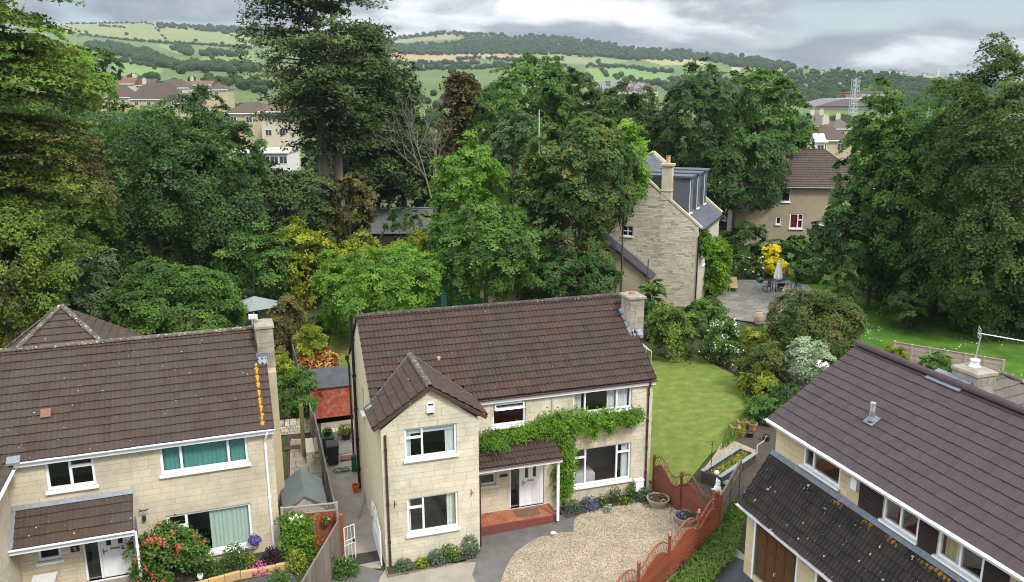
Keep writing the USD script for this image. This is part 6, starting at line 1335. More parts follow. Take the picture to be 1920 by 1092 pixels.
bush('leafy plant right of the lavender in the bay bed', -9.2, -2.15, .42, .66, L_mid, n=460, extra=[('violet_flowers', F_purple, 20, .06)])
bush('bushy rosemary at the right end of the bay bed', -8.4, -2.05, .42, .80, L_lav, n=520, extra=[('yellow_flowers', F_yellow, 14, .09), ('violet_flowers', F_purple, 30, .06)])
bush('dark lavender beside the white porch post', -3.6, -.45, .42, .5, L_lav, n=420, extra=[('violet_flowers', F_purple, 20, .06)])
bush('violet flowering lavender below the living room window', -2.95, -.5, .42, .55, L_lav, n=420, extra=[('violet_flowers', F_purple, 240, .08)])
bush('variegated white potted plant on the gravel edge', -2.35, -1.05, .22, .34, L_silver, n=220, s=.08, extra=[('white_flowers', F_white, 40, .05), ('orange_flowers', F_orange, 6, .07)])
bush('green spiky plant with yellow flowers below the window', -2.3, -.4, .30, .5, L_mid, extra=[('yellow_flowers', F_yellow, 20, .08)])
bush('tall blue green spurge below the window', -1.7, -.35, .3, .75, L_blue, n=300)
bush('orange and yellow marigolds below the window', -1.4, -.6, .34, .25, L_mid, extra=[('orange_flowers', F_orange, 24, .09), ('yellow_flowers', F_yellow, 24, .08)])
bush('iris leaves near the right end of the front bed', -.95, -.3, .26, .75, L_mid, n=240)
bush('rounded grey green bush by the right downpipe', -.45, -.7, .46, .55, L_blue, n=520)
p = thing('white_box', 'small white box in the bed beside the right downpipe', 'box', w_of(CEN, (-.62, -.30, .0)), CEN[1]); mb = MB(); mb.box(-.18, .18, -.1, .1, .25, .72); mb.box(-.20, .20, -.12, .12, .72, .76); mb.box(-.05, .05, -.05, .05, 0, .25); mb.build('body', M_white, p)
# climbing plant along the wall and down the porch post
p = thing('wall_climber', 'bright green wisteria trained along the wall above the porch', 'climbing plant', CEN[0], CEN[1]); rng = np.random.default_rng(12); A = Acc(); pts, nn = [], []
def spray(path, wid, n, d0=.10, dd=.16):
    pa = np.array(path, float); t = np.sort(rng.random(n)) * (len(pa) - 1); i = np.minimum(t.astype(int), len(pa) - 2); f_ = (t - i)[:, None]; c = pa[i] * (1 - f_) + pa[i + 1] * f_; w = np.interp(t, np.arange(len(pa)), wid)
    pts.append(np.column_stack([c[:, 0] + rng.normal(size=n) * w * .45, -d0 - np.abs(rng.normal(size=n)) * dd, c[:, 1] + rng.normal(size=n) * w * .42])); nn.append(np.tile([0, -1., .35], (n, 1)))
spray([(-7.85, 3.28), (-7.2, 3.34), (-6.2, 3.42), (-5.2, 3.58), (-4.4, 3.72), (-3.6, 3.66), (-2.8, 3.62), (-2.0, 3.58), (-1.2, 3.62), (-.70, 3.66)], [.18, .30, .28, .42, .55, .55, .45, .34, .26, .12], 520)
spray([(-4.1, 3.5), (-3.9, 3.0), (-3.85, 2.4), (-3.9, 1.7), (-3.95, 1.0), (-3.95, .5)], [.5, .42, .42, .42, .36, .2], 300)
spray([(-2.0, 3.5), (-1.95, 3.2)], [.2, .1], 30); spray([(-2.75, 3.5), (-2.72, 2.9)], [.16, .08], 26); spray([(-1.0, 3.6), (-1.05, 3.35)], [.2, .12], 26); spray([(-7.1, 3.3), (-6.6, 3.3)], [.2, .2], 60, .25, .25)
P_, N_ = np.vstack(pts), np.vstack(nn); A.leaves(foliage(rng, P_, N_, 20, .11, .105, flat=.5, jit=.6, upw=.35, asp=.5)); A.build('foliage', L_acid, p)
mb = MB(); mb.tube([(-3.9, -.08, 0), (-3.95, -.07, 1.2), (-3.85, -.08, 2.4), (-4.0, -.08, 3.5), (-5.5, -.08, 3.5), (-7.6, -.1, 3.3)], [.05, .045, .04, .03, .025, .012], 6); mb.tube([(-4.0, -.08, 3.5), (-2.5, -.08, 3.62), (-.8, -.08, 3.64)], [.03, .022, .01], 6); mb.build('stem', M_bark, p)
# ---- front garden of the left house
def lbed(label, px, py, r, h, mat, z=-.42, **k): a = gnd(px, py, z); return bed_plant(label, a[0], a[1], r, h, mat, z=z - .06, **k)
sheet('flower_bed', [(-12.9, 24.9), (-11.27, 25.75), (-9.81, 26.5), (-8.15, 27.05), (-8.0, 28.0), (-9.0, 28.3), (-12.6, 27.0)], M_soil, .04, .5)
p = thing('bed_edging', 'row of orange sandstone blocks edging the left flower bed', 'edging', (0, 0, 0)); e0 = [(-12.9, 24.85), (-11.27, 25.72), (-9.81, 26.46), (-8.05, 27.02)]
for (x0, y0), (x1, y1) in zip(e0[:-1], e0[1:]):
    L_ = math.hypot(x1 - x0, y1 - y0); n = round(L_ / .55); pl = Plane((x0, y0, 0), (x1 - x0, y1 - y0, 0), Z_)
    for k in range(n): c = pl.P((k + .5) * L_ / n, 0); mb = MB(k); pl.box(mb, k * L_ / n + .008, (k + 1) * L_ / n - .008, zz(c[0], c[1]) - .1, zz(c[0], c[1]) + .2 + .012 * (k % 3), -.16, 0.0); mb.build('edging_stone', M_orangestone, p)
p = thing('red_shrub', 'large green shrub covered in coral red flowers by the left porch', 'shrub', (-12.35, 26.35, -.5)); rng = np.random.default_rng(31)
pt, no, lb_ = crown_pts(rng, 190, np.array([0, 0, .95]), np.array([1.25, .85, 1.15]), 16); A = Acc(); A.leaves(foliage(rng, pt, no, 30, .16, .12, flat=.4)); mb = MB(); trunk_mesh(mb, 0, 0, 0, 1.1, .06, lb_[:6], rng); mb.build('stem', M_bark, p); A.build('foliage', L_mid, p)
E_ = Acc(); i_ = rng.integers(0, len(pt), 95); c_k = pt[i_] + no[i_] * .14; c_k = c_k[(c_k[:, 1] < .4)]; m_i = np.repeat(np.arange(len(c_k)), 16); q_ = c_k[m_i] + rng.normal(size=(len(m_i), 3)) * [.06, .06, .08]; E_.leaves((*tri_leaves(q_, norm(rng.normal(size=q_.shape) + [0, -.3, .6]), .085, rng, .8), np.full(len(q_) * 3, .5))); E_.build('flower_heads', F_pink, p, kind='stuff')
lbed('rounded green shrub with faded flowers under the left window', 440, 1058, .62, .95, L_olive, n=900, s=.10, extra=[('pale_flowers', F_white, 12, .07)])
lbed('strappy green plant between the red shrub and the rounded one', 400, 1070, .34, .8, L_mid, n=300)
lbed('small leafy plant at the foot of the red shrub', 378, 1078, .36, .5, L_dark, n=300)
lbed('fresh green plant left of the magenta flowers', 470, 1056, .26, .5, L_yellow, n=260)
lbed('magenta flowers spilling over the orange edging', 487, 1062, .48, .3, L_mid, n=200, extra=[('magenta_flowers', F_mag, 420, .07)])
lbed('small pink flower clump at the right end of the edging', 516, 1066, .16, .16, L_mid, n=60, extra=[('magenta_flowers', F_mag, 60, .06)])
lbed('dark purple shrub at the foot of the white downpipe', 507, 1052, .42, .72, L_purple, n=620, s=.11)
lbed('variegated yellow and green shrub inside the grey fence', 553, 1062, .42, .8, L_yellow, n=520, s=.11, extra=[('silver_leaves', F_white, 40, .05)])
lbed('tall yellow green shrub against the grey fence', 598, 1020, .55, 1.35, L_yellow, n=900, s=.10)
lbed('green shrub in front of the orange fence corner', 575, 1042, .4, .8, L_mid, n=420, s=.10)
lbed('leafy bush beyond the foot of the grey fence', 645, 1075, .55, .75, L_mid, n=700, s=.12, z=-.40)
lbed('dark shrub growing through the street edge at bottom', 520, 1095, .5, .6, L_mid, n=600, s=.10)
p = thing('white_jug', 'small white pot lying on the orange edging', 'pot', gnd(373, 1085, -.35) * [1, 1, 0] + [0, 0, -.28]); mb = MB(); mb.lathe([(0, 0), (.07, 0), (.11, .1), (.10, .16), (.08, .16)], (0, 0, 0), 12); mb.build('body', M_white, p)
p = thing('gate_climber', 'green climbing plant with white flowers on the orange gate fence', 'climbing plant', (-8.05, 28.0, -.45)); rng = np.random.default_rng(55); n = 240; P_ = np.column_stack([rng.normal(size=n) * .24, -.12 - np.abs(rng.normal(size=n)) * .12, rng.random(n) * 1.65]); A = Acc(); A.leaves(foliage(rng, P_, np.tile([0, -1., .3], (n, 1)), 14, .10, .10, flat=.6, jit=.6)); A.build('foliage', L_acid, p); E_ = Acc(); q_ = np.array([-.0, -.3, 1.6]) + rng.normal(size=(24, 3)) * [.12, .05, .10]; E_.leaves((*tri_leaves(q_, np.tile([0, -1., .4], (24, 1)), .11, rng, 1.), np.full(72, .5))); E_.build('white_flowers', F_white, p, kind='stuff'); mb = MB(); mb.tube([(0, -.05, 0), (.05, -.06, .8), (0, -.06, 1.6)], .02, 5); mb.build('stem', M_bark, p)
def basket(name, label, loc_, fl, s=1., extra=()):
    p = thing(name, label, 'hanging basket', loc_); mb = MB(); mb.lathe([(0, -.2), (.13, -.14), (.19, 0)], (0, 0, 0), 12); mb.build('basket', M_mat, p); mb = MB(); mb.tube([(.17 * math.cos(t), 0, .02 + .30 * math.sin(t)) for t in np.linspace(0, math.pi, 9)], .009, 4); mb.build('handle', M_dark, p); posy(p, (0, 0, 0), .24 * s, .18 * s, L_mid, 160, int(abs(loc_[0] * 77)), .08, fl)
basket('hanging_basket', 'violet flowered basket on the left house window sill', w_of(LEF, (-.95, -.26, .62)), [('violet_flowers', F_purple, 300, .075)], 1.05)
basket('hanging_basket', 'wall basket with yellow and red flowers on the orange gate fence', (-6.98, 28.02, .92), [('yellow_flowers', F_yellow, 40, .07), ('red_flowers', F_red, 40, .06)], .8)
basket('hanging_basket', 'brown wire basket of greenery on the grey fence', gnd(615, 1045, .3), [], .8)
# ---- right garden
a = gnd(1329, 912, .2); p = thing('bird_feeder', 'thin black bird feeder pole standing by the planter', 'bird feeder', (a[0], a[1], zz(a[0], a[1]))); mb = MB(); mb.tube([(0, 0, 0), (0, 0, 1.95)], .016, 6); mb.build('pole', M_dark, p); mb = MB(); mb.tube([(.15 * math.cos(t), .15 * math.sin(t), 1.86) for t in np.linspace(0, 6.28, 12)], .01, 4); mb.tube([(-.3, 0, 1.9), (.05, 0, 1.96)], .01, 4); mb.build('hook', M_dark, p)
a = gnd(1258, 945, 0); p = thing('bird_feeder', 'slender pole with two arms leaning before the dark red fence', 'bird feeder', (6.35, 30.05, 0)); mb = MB(); mb.tube([(0, 0, 0), (.02, 0, .95)], .012, 5); mb.tube([(.0, 0, .9), (.42, .18, 1.72)], .010, 5); mb.build('pole', M_dark, p)
p = thing('planter_trough', 'long grey walled planter holding weeds beside the lean-to', 'planter', (8.42, 32.05, zz(8.42, 32.05)), math.atan2(2.2, 2.05)); mb = MB()
for q in ((0, 3.05, -.45, -.37), (0, 3.05, .37, .45)): mb.box(q[0], q[1], q[2], q[3], -.2, .52)
mb.box(-.06, 0, -.45, .45, -.2, .52); mb.box(3.05, 3.12, -.45, .45, -.2, .52); mb.build('wall', plain('dark_timber_sleeper', (.05, .042, .036), .9), p)
mb = MB(); mb.box(-.06, 3.12, -.50, -.32, .523, .56); mb.box(-.06, 3.12, .32, .50, .523, .56); mb.build('capping', plain('grey_capping', (.22, .24, .25), .6), p); mb = MB(); mb.quad((0, -.37, .38), (3.05, -.37, .38), (3.05, .37, .38), (0, .37, .38)); mb.build('soil', M_soil, p); rng = np.random.default_rng(8); A = Acc(); n = 500; q_ = np.column_stack([rng.random(n) * 3, rng.normal(size=n) * .13, .40 + rng.random(n) * .14]); A.leaves((*tri_leaves(q_, norm(rng.normal(size=q_.shape) + [0, 0, 1]), .09, rng, .6), np.repeat(rng.random(n), 3))); A.build('weeds', L_yellow, p, kind='stuff')
a = gnd(1341, 905, .5); p = thing('white_ball', 'white ball lying at the near end of the planter', 'ball', (a[0], a[1], .62 + zz(a[0], a[1]))); mb = MB(); mb.tm(sp((0, 0, 0), .105)); mb.build('ball', M_white, p)
for k, (x, y, lb) in enumerate([(1365, 915, 'pale rock beside the grey trellis'), (1375, 912, 'second pale rock by the trellis, smaller')]):
    a = gnd(x, y, .3); p = thing('rock', lb, 'rock', (a[0], a[1], zz(a[0], a[1]) + .12)); m = trimesh.creation.icosphere(2, .2 - .05 * k); v = m.vertices * [1.3, .9, .7]; v = v * (1 + .25 * (meshkit.noise(v * 9, k) - .5))[:, None]; mb = MB(); mb.add(v, m.faces); mb.build('stone', M_stonepot, p)
p = thing('garden_edge_rail', 'bent grey metal rail leaning by the plum house wall', 'rail', (11.2, 34.9, .2)); mb = MB(); mb.tube([(0, 0, 0), (.1, .4, .4), (.5, .7, .5), (.6, .7, .75)], .022, 5); mb.build('rail', M_steel, p)
flat_fence('pale_fence', 'pale new panel fence along the big lawn behind the plum ridge', (23.9, 49.2, -.02), (28.6, 45.6, -.02), 1.25, M_pinkfence, posts=7, nb=8)
p = thing('cold_frame', 'white topped frame half hidden in the silvery shrubs', 'cold frame', (15.9, 45.8, 0), -.4); mb = MB(); mb.box(0, 2.4, 0, .9, 0, .95); mb.build('frame', M_greyfence, p); mb = MB(); mb.hexa([(-.05, -.05, .95), (2.45, -.05, .95), (2.45, .95, 1.15), (-.05, .95, 1.15), (-.05, -.05, .99), (2.45, -.05, .99), (2.45, .95, 1.19), (-.05, .95, 1.19)]); mb.build('lid', M_whitepaint, p)
# grass strip beside the right driveway
def grass_strip(poly, n, hmin, hmax, seed, mat, name='long_grass'):
    rng = np.random.default_rng(seed); P = Polygon(poly); x0, y0, x1, y1 = P.bounds; q = np.column_stack([rng.uniform(x0, x1, n * 3), rng.uniform(y0, y1, n * 3)]); q = q[shapely.contains_xy(P, q[:, 0], q[:, 1])][:n]; n = len(q)
    th = rng.random(n) * 6.28; h = rng.uniform(hmin, hmax, n); le = h * rng.uniform(.3, .9, n); w = .014; d = np.column_stack([np.cos(th), np.sin(th)]); s = np.column_stack([-d[:, 1], d[:, 0]]) * w
    z = zg(q[:, 0], q[:, 1]); b = np.column_stack([q, z]); m = np.column_stack([q + d * le[:, None] * .4, z + h * .8]); t = np.column_stack([q + d * le[:, None], z + h * .75]); S = np.column_stack([s, np.zeros(n)])
    v = np.stack([b - S, b + S, m - S, m + S, t], 1).reshape(-1, 3); k = np.arange(n) * 5; f = np.vstack([np.stack([k, k + 1, k + 3], 1), np.stack([k, k + 3, k + 2], 1), np.stack([k + 2, k + 3, k + 4], 1)]); A = MB(); A.add(v, f, np.repeat(rng.random(n), 5)); A.build(name, mat, kind='stuff')
L_grass = leafy('long_grass_blades', [(.028, .060, .009), (.046, .092, .013), (.070, .118, .020), (.11, .145, .035)], trans=.35)
grass_strip([(4.9, 23.2), (6.0, 24.2), (7.9, 26.4), (8.5, 28.0), (9.2, 29.8), (8.6, 30.0), (7.95, 28.3), (6.9, 26.8), (5.6, 25.2), (4.5, 23.6)], 9000, .25, .62, 3, L_grass)
sheet('grass_strip', [(3.4, 20.2), (4.4, 21.4), (7.6, 25.9), (8.1, 27.3), (9.2, 29.8), (8.4, 29.6), (7.8, 28.3), (5.4, 25.3), (2.6, 22.0)], M_soil, .006)
bed_plant('black lantern like pot standing in the grass strip', 5.85, 25.0, .1, .3, M_dark, n=60, s=.12) if False else None
a = gnd(1281, 1062, .3); p = thing('garden_lantern', 'dark blue lantern in the long grass by the red fence', 'lantern', (a[0], a[1], zz(a[0], a[1]))); mb = MB(); mb.lathe([(.09, 0), (.10, .30), (.05, .40), (0, .44)], (0, 0, .05), 8); mb.build('body', plain('navy_metal', (.02, .022, .035), .4), p)
grass_strip([tuple(q) for q in ((9.6, 35.2), (11.2, 37.4), (13.6, 41.5), (14.5, 45), (12.9, 44.6), (12.4, 40.8), (10.6, 37.9))], 3500, .15, .5, 6, L_grass, 'border_weeds')
# pale fallen petals on the big lawn
rng = np.random.default_rng(17); P = Polygon([(24, 68), (28, 66), (31.5, 59), (36, 56), (50, 55), (50, 45), (30, 44), (22, 52), (23, 60)]); q = rng.uniform(P.bounds[:2], P.bounds[2:], (2600, 2)); q = q[shapely.contains_xy(P, q[:, 0], q[:, 1])]; q = q[meshkit.noise(np.column_stack([q * .35, q[:, 0] * 0]), 8) > .52]; c_ = np.column_stack([q, zg(q[:, 0], q[:, 1]) + .03]); A = Acc(); A.leaves((*tri_leaves(c_, norm(rng.normal(size=c_.shape) * .3 + [0, 0, 1]), rng.uniform(.05, .13, len(c_)), rng, 1.), np.full(len(c_) * 3, .5))); A.build('fallen_petals', F_white, kind='stuff')
# little garden wall of loose gravel stones on the drive (larger pebbles)
rng = np.random.default_rng(2); P = Polygon(GRAV).buffer(-.1); q = rng.uniform(P.bounds[:2], P.bounds[2:], (9000, 2)); q = q[shapely.contains_xy(P, q[:, 0], q[:, 1])][:4200]; oc = trimesh.creation.icosphere(0, 1.); m = len(q); S = rng.uniform(.012, .028, m); V = (oc.vertices[None] * S[:, None, None] * np.array([1, .8, .6]) + np.column_stack([q, zg(q[:, 0], q[:, 1]) + .028])[:, None]); F = (oc.faces[None] + (np.arange(m) * len(oc.vertices))[:, None, None]).reshape(-1, 3); A = MB(); A.add(V.reshape(-1, 3), F, np.repeat(rng.random(m), len(oc.vertices))); A.build('loose_pebbles', toned('gravel_pebble', [(.30, .21, .13), (.45, .35, .23), (.55, .46, .34), (.60, .55, .47), (.36, .25, .16)], bump=.1), kind='stuff')
p = thing('loose_stone', 'whitish stone lying where the asphalt meets the gravel', 'stone', gnd(1035, 1002, 0)); mb = MB(); mb.tm(sp((0, 0, .05), .09, (1.3, .8, .6))); mb.build('stone', M_whitepaint, p)
# ================================================================ stone house behind
STO = ((14.33, 62.6, 0.), -.41)
H = House('stone_house', 'grey rubble stone house with slate roof, tall chimney and three lead dormers', STO[0], STO[1])
GW, EZ, RZ, DV = 12.0, 6.35, 11.15, 9.2; SL = (RZ - EZ) / (GW / 2); gab = Plane((0, 0, 0), X_, Z_); sid = Plane((0, 0, 0), Y_, Z_)
WN = (-6.0, 5.28, -5.15, 6.08)
wl, P1 = H.wall(gab, [(-GW, -.3), (0, -.3), (0, EZ), (-GW / 2, RZ - .05), (-GW, EZ)], [WN], M_rubmortar, .35)
quoin = sbox(-.42, -.3, 0, EZ); sur = sbox(WN[0] - .22, WN[1] - .22, WN[2] + .22, WN[3] + .22)
H.courses(gab, P1.difference(quoin).difference(sur), [.10, .13, .16, .12], (.25, .75), joint=.016, proud=.02)
H.stones = [(pl, g, pr, (.93 if abs(g.centroid.x + 3.05) < .16 and g.centroid.y > 3.0 else t)) for pl, g, pr, t in H.stones]
H.lay_stones(M_rubble, most=300)
z = -.3; k = 0
while z < EZ - .1:
    h = .34; w = .42 if k % 2 else .30; mb = MB(k); gab.box(mb, -w, .03, z + .006, min(z + h, EZ) - .006, 0, .03); mb.build('quoin', M_ashlar, H.p); z += h; k += 1
for q in ((WN[0] - .22, WN[1] - .20, WN[2] + .22, WN[1]), (WN[0] - .22, WN[3], WN[2] + .22, WN[3] + .22), (WN[0] - .22, WN[1], WN[0], WN[3]), (WN[2], WN[1], WN[2] + .22, WN[3])): mb = MB(); gab.box(mb, q[0], q[2], q[1], q[3], 0, .035); mb.build('window_surround', M_ashlar, H.p)
H.window(gab, WN, ((WN[0] + WN[2]) / 2,), [(0, 5.68), (1, 5.68)], fw=.06, sill_h=.1, room=(.3, 1.5))
mb = MB(); mb.box(-.35, 0, .35, DV, -.3, EZ - .1); mb.box(-GW, -GW + .35, .35, DV, -.3, EZ - .1); gab2 = Plane((0, DV, 0), X_, Z_); gab2.prism(mb, [(-GW, -.3), (0, -.3), (0, EZ), (-GW / 2, RZ + .1), (-GW, EZ)], 0, .35); mb.build('wall', M_rubble, H.p)
for k in range(30): mb = MB(); a = .3 + k * .295; sid.box(mb, a, a + .28, 1.9, EZ - .2, .01, .035); mb.build('weatherboard', plain('cream_boards', (.56, .53, .45), .8, var=.1), H.p) if k else mb.build('weatherboard', M_limewash, H.p)
for a, b in ((2.2, 2.9), (5.6, 3.3)): H.window(sid, (a, b, a + .9, b + 1.0), (), fw=.07, room=None, set_=.06)
c_ = 1 / math.hypot(1, SL); T_ = (GW / 2 + .3) / c_; rs = Plane((.30, .12, EZ - .24), Y_, (-c_, 0, SL * c_)); ls = Plane((-GW - .3, DV - .12, EZ - .24), -Y_, (c_, 0, SL * c_))
rb = MB(); Plane((0, .14, 0), X_, Z_).prism(rb, [(-GW - .25, EZ - .24), (.25, EZ - .24), (-GW / 2, RZ - .06)], 0, -(DV - .28)); roof = rb.build('roof', M_slate, H.p)
for s_ in (rs, ls): H.tile_slope(s_, [(0, 0), (DV - .24, 0), (DV - .24, T_), (0, T_)], w=.5, g=.30, amp=0, lift=.016)
H.lay_tiles(M_slate, most=300, parent=roof, name='slate')
H.ridge((-GW / 2, .1, RZ + .06), (-GW / 2, DV, RZ + .06), M_lead, .1, .9)
for v0 in (-.06, DV - .22):
    for sg in (1, -1):
        n = 9; o = np.array([-GW / 2 + sg * (GW / 2 + .22), v0, EZ - .12]); e = np.array([-GW / 2, v0, RZ + .12]); pl = Plane(o, (0, 1, 0) if sg == 1 else (0, -1, 0), e - o); L_ = np.linalg.norm(e - o)
        for k in range(n): mb = MB(k); a0, a1 = (0, .30) if sg == 1 else (-.30, 0); pl.box(mb, a0, a1, k * L_ / n + .004, (k + 1) * L_ / n - .004, -.02, .14); mb.build('coping_stone', M_ashlar, H.p)
mb = MB(); mb.box(-3.0, -2.22, -.045, .55, 8.3, 11.0); ch = mb.build('chimney', M_ashlar, H.p)
for z0, z1, o in ((8.98, 9.06, .05), (10.85, 10.93, .05), (10.93, 11.08, .11)): mb = MB(); mb.box(-3.0 - o, -2.22 + o, -.045 - o, .55 + o, z0, z1); mb.build('chimney_band', M_ashlar, ch)
mb = MB(); mb.lathe([(.19, 0), (.16, .08), (.17, .55), (.20, .60), (.13, .6)], (-2.61, .25, 11.08), 12); mb.build('chimney_pot', plain('buff_pot', (.50, .32, .20), .8), ch)
for k, v in enumerate((.55, 3.45, 6.35)):
    u0, zt_, w_ = -.95, 10.0, 1.35; ub = -(zt_ - EZ) / SL - .3; mb = MB(); zf_ = EZ - u0 * SL
    Plane((0, v, 0), X_, Z_).prism(mb, [(u0, zf_ - .05), (u0, zt_), (ub, zt_)], 0, -w_); d_ = mb.build('dormer', M_slatelead, H.p); mb = MB(); mb.box(ub - .1, u0 + .22, v - .14, v + w_ + .14, zt_, zt_ + .14); mb.box(ub - .1, u0 + .14, v - .06, v + w_ + .06, zt_ - .1, zt_); mb.build('dormer_roof', M_slatelead, d_)
    fr = Plane((u0, v, 0), Y_, Z_); mb = MB(); fr.box(mb, .22, w_ - .22, zf_ + .12, zt_ - .15, .0, .04); mb.build('window', M_white, d_)
    for a, b in ((.28, w_ / 2 - .03), (w_ / 2 + .03, w_ - .28)): mb = MB(); fr.box(mb, a, b, zf_ + .18, zt_ - .2, .04, .045); mb.build('pane', plain('dark_pane', (.05, .06, .07), .1, .6), d_)
    mb = MB(); fr.box(mb, .15, w_ - .15, zf_ + .04, zf_ + .11, 0, .12); mb.build('sill', M_white, d_)
H.gutter((.36, .1, EZ - .3), (.36, DV, EZ - .3), M_blackpipe, .06); H.pipe([(.34, .05, EZ - .35), (.05, -.06, EZ - .8), (.05, -.06, 0)], M_blackpipe, .055)
# catslide lean-to against the gable
mb = MB(); fl_ = Plane((0, -1.55, 0), X_, Z_); fl_.prism(mb, [(-8.6, -.3), (-3.5, -.3), (-3.5, 2.35), (-7.6, 5.55), (-8.6, 5.55)], 0, -1.54); mb.build('lean_to_wall', M_limewash, H.p)
mb = MB(); a, b = np.array([-7.75, -1.75, 5.62]), np.array([-3.2, -1.75, 2.28]); e = b - a; up = np.array([.6, 0, .8]); mb.hexa([a, b, b + [0, 1.72, 0], a + [0, 1.72, 0], a + up * .12, b + up * .12, b + [0, 1.72, 0] + up * .12, a + [0, 1.72, 0] + up * .12]); mb.build('lean_to_roof', plain('dark_slate_sheet', (.055, .060, .070), .7, var=.2), H.p)
H.pipe([(-3.35, -1.9, 3.9), (-3.4, -1.85, 1.2), (-3.75, -1.9, 0)], plain('rusty_pipe', (.12, .06, .04), .8), .045, 'rusty_pipe')
p = thing('climbing_shrub', 'lush green climber spilling off the boarded side of the stone house', 'climbing plant', STO[0], STO[1]); rng = np.random.default_rng(91); pt, no, lb_ = crown_pts(rng, 400, np.array([.55, 5.6, 2.3]), np.array([1.05, 2.2, 2.25]), 18); A = Acc(); A.leaves(foliage(rng, pt, no, 24, .26, .24)); p2 = crown_pts(rng, 60, np.array([.35, .9, 5.0]), np.array([.35, .7, 1.0]), 8); A.leaves(foliage(rng, p2[0], p2[1], 24, .18, .2)); A.build('foliage', L_acid, p); mb = MB(); trunk_mesh(mb, .3, 5., 0, 2.6, .1, lb_[:4], rng); mb.build('stem', M_bark, p)
# ---- patio furniture
def g3(px, py): a = gnd(px, py, 0); return np.array([a[0], a[1], .04])
p = thing('sun_lounger', 'pale wooden sun lounger with raised back on the patio', 'sun lounger', g3(1375, 551), 1.35)
for k in range(11): mb = MB(); mb.box(-.2 + .0, .0, 0, .01, 0, .01); a = .12 * k; mb = MB(); mb.box(a, a + .10, -.32, .32, .34, .365, .5); mb.build('slat', M_wood, p)
for k in range(6): a = 1.32 + .105 * k; z = .36 + .085 * k; mb = MB(); mb.hexa([(a, -.32, z), (a + .09, -.32, z + .07), (a + .09, .32, z + .07), (a, .32, z), (a, -.32, z + .025), (a + .09, -.32, z + .095), (a + .09, .32, z + .095), (a, .32, z + .025)]); mb.build('slat', M_wood, p)
for x in (.1, 1.25):
    for y in (-.3, .3): mb = MB(); mb.box(x - .04, x + .04, y - .03, y + .03, 0, .34); mb.build('leg', M_wood, p)
mb = MB(); mb.box(-.02, 1.95, -.36, -.32, .28, .36); mb.box(-.02, 1.95, .32, .36, .28, .36); mb.build('frame', M_wood, p)
p = thing('kettle_barbecue', 'dark green kettle barbecue on three legs in the middle of the patio', 'barbecue', g3(1424, 548)); mb = MB(); mb.lathe([(0, .62), (.18, .66), (.29, .80), (.30, .86)], (0, 0, 0), 16); mb.build('bowl', plain('green_enamel', (.012, .055, .045), .2, .6), p); mb = MB(); mb.lathe([(.31, .87), (.29, .97), (.18, 1.10), (0, 1.14)], (0, 0, 0), 16); mb.build('lid', plain('green_enamel_lid', (.012, .055, .045), .2, .6), p)
for t in (.5, 2.6, 4.7): mb = MB(); mb.tube([(.14 * math.cos(t), .14 * math.sin(t), .68), (.34 * math.cos(t), .34 * math.sin(t), 0)], .022, 5); mb.build('leg', M_steel, p)
mb = MB(); mb.lathe([(.16, .28), (.16, .30), (0, .30)], (0, 0, 0), 10); mb.build('ash_tray', M_steel, p)
tb = g3(1465, 549); p = thing('patio_table', 'grey rectangular patio table beside the folded parasol', 'table', tb, .05); mb = MB(); mb.box(-.75, .75, -.45, .45, .72, .76); mb.build('tabletop', plain('grey_table', (.12, .125, .13), .5), p)
for x in (-.65, .65):
    for y in (-.36, .36): mb = MB(); mb.box(x - .03, x + .03, y - .03, y + .03, 0, .72); mb.build('leg', M_dark, p)
p = thing('parasol', 'tall folded white parasol standing by the patio table', 'parasol', tb + [-.25, .35, 0]); mb = MB(); mb.tube([(0, 0, 0), (0, 0, 2.65)], .028, 6); mb.build('pole', M_wood, p); mb = MB(); r_ = [(.30, .95), (.34, 1.1), (.26, 1.6), (.15, 2.2), (.05, 2.55), (0, 2.6)]; ang = np.arange(16) * np.pi / 8; V = np.array([[(r * (1 + .18 * (-1) ** i)) * math.cos(a), (r * (1 + .18 * (-1) ** i)) * math.sin(a), z] for r, z in r_ for i, a in enumerate(ang)]); ii, jj = np.meshgrid(np.arange(5), np.arange(16), indexing='ij'); mb.add(V, np.stack([ii * 16 + jj, ii * 16 + (jj + 1) % 16, (ii + 1) * 16 + (jj + 1) % 16, (ii + 1) * 16 + jj], -1).reshape(-1, 4)); mb.build('canopy', M_umbrella, p); mb = MB(); mb.lathe([(0, .1), (.24, .08), (.26, 0)], (0, 0, 0), 12); mb.build('base', M_concrete, p)
def patio_chair(label, loc_, rz):
    p = thing('patio_chair', label, 'chair', loc_, rz)
    for x in (-.22, .22):
        for y in (-.22, .22): mb = MB(); mb.box(x - .018, x + .018, y - .018, y + .018, 0, .44 if y < 0 else .92); mb.build('leg', M_dark, p)
    mb = MB(); mb.box(-.24, .24, -.24, .24, .44, .47); mb.build('seat', M_dark, p)
    for k in range(5): mb = MB(); mb.box(-.2 + k * .09, -.16 + k * .09, .21, .235, .47, .9); mb.build('back_slat', M_dark, p)
    for x in (-.22, .22): mb = MB(); mb.box(x - .025, x + .025, -.24, .24, .64, .67); mb.build('arm', M_dark, p)
patio_chair('dark slatted patio chair left of the table', tb + [-1.35, -.35, 0], -1.3); patio_chair('dark slatted patio chair right of the table by the jar', tb + [1.35, -.1, 0], 1.5)
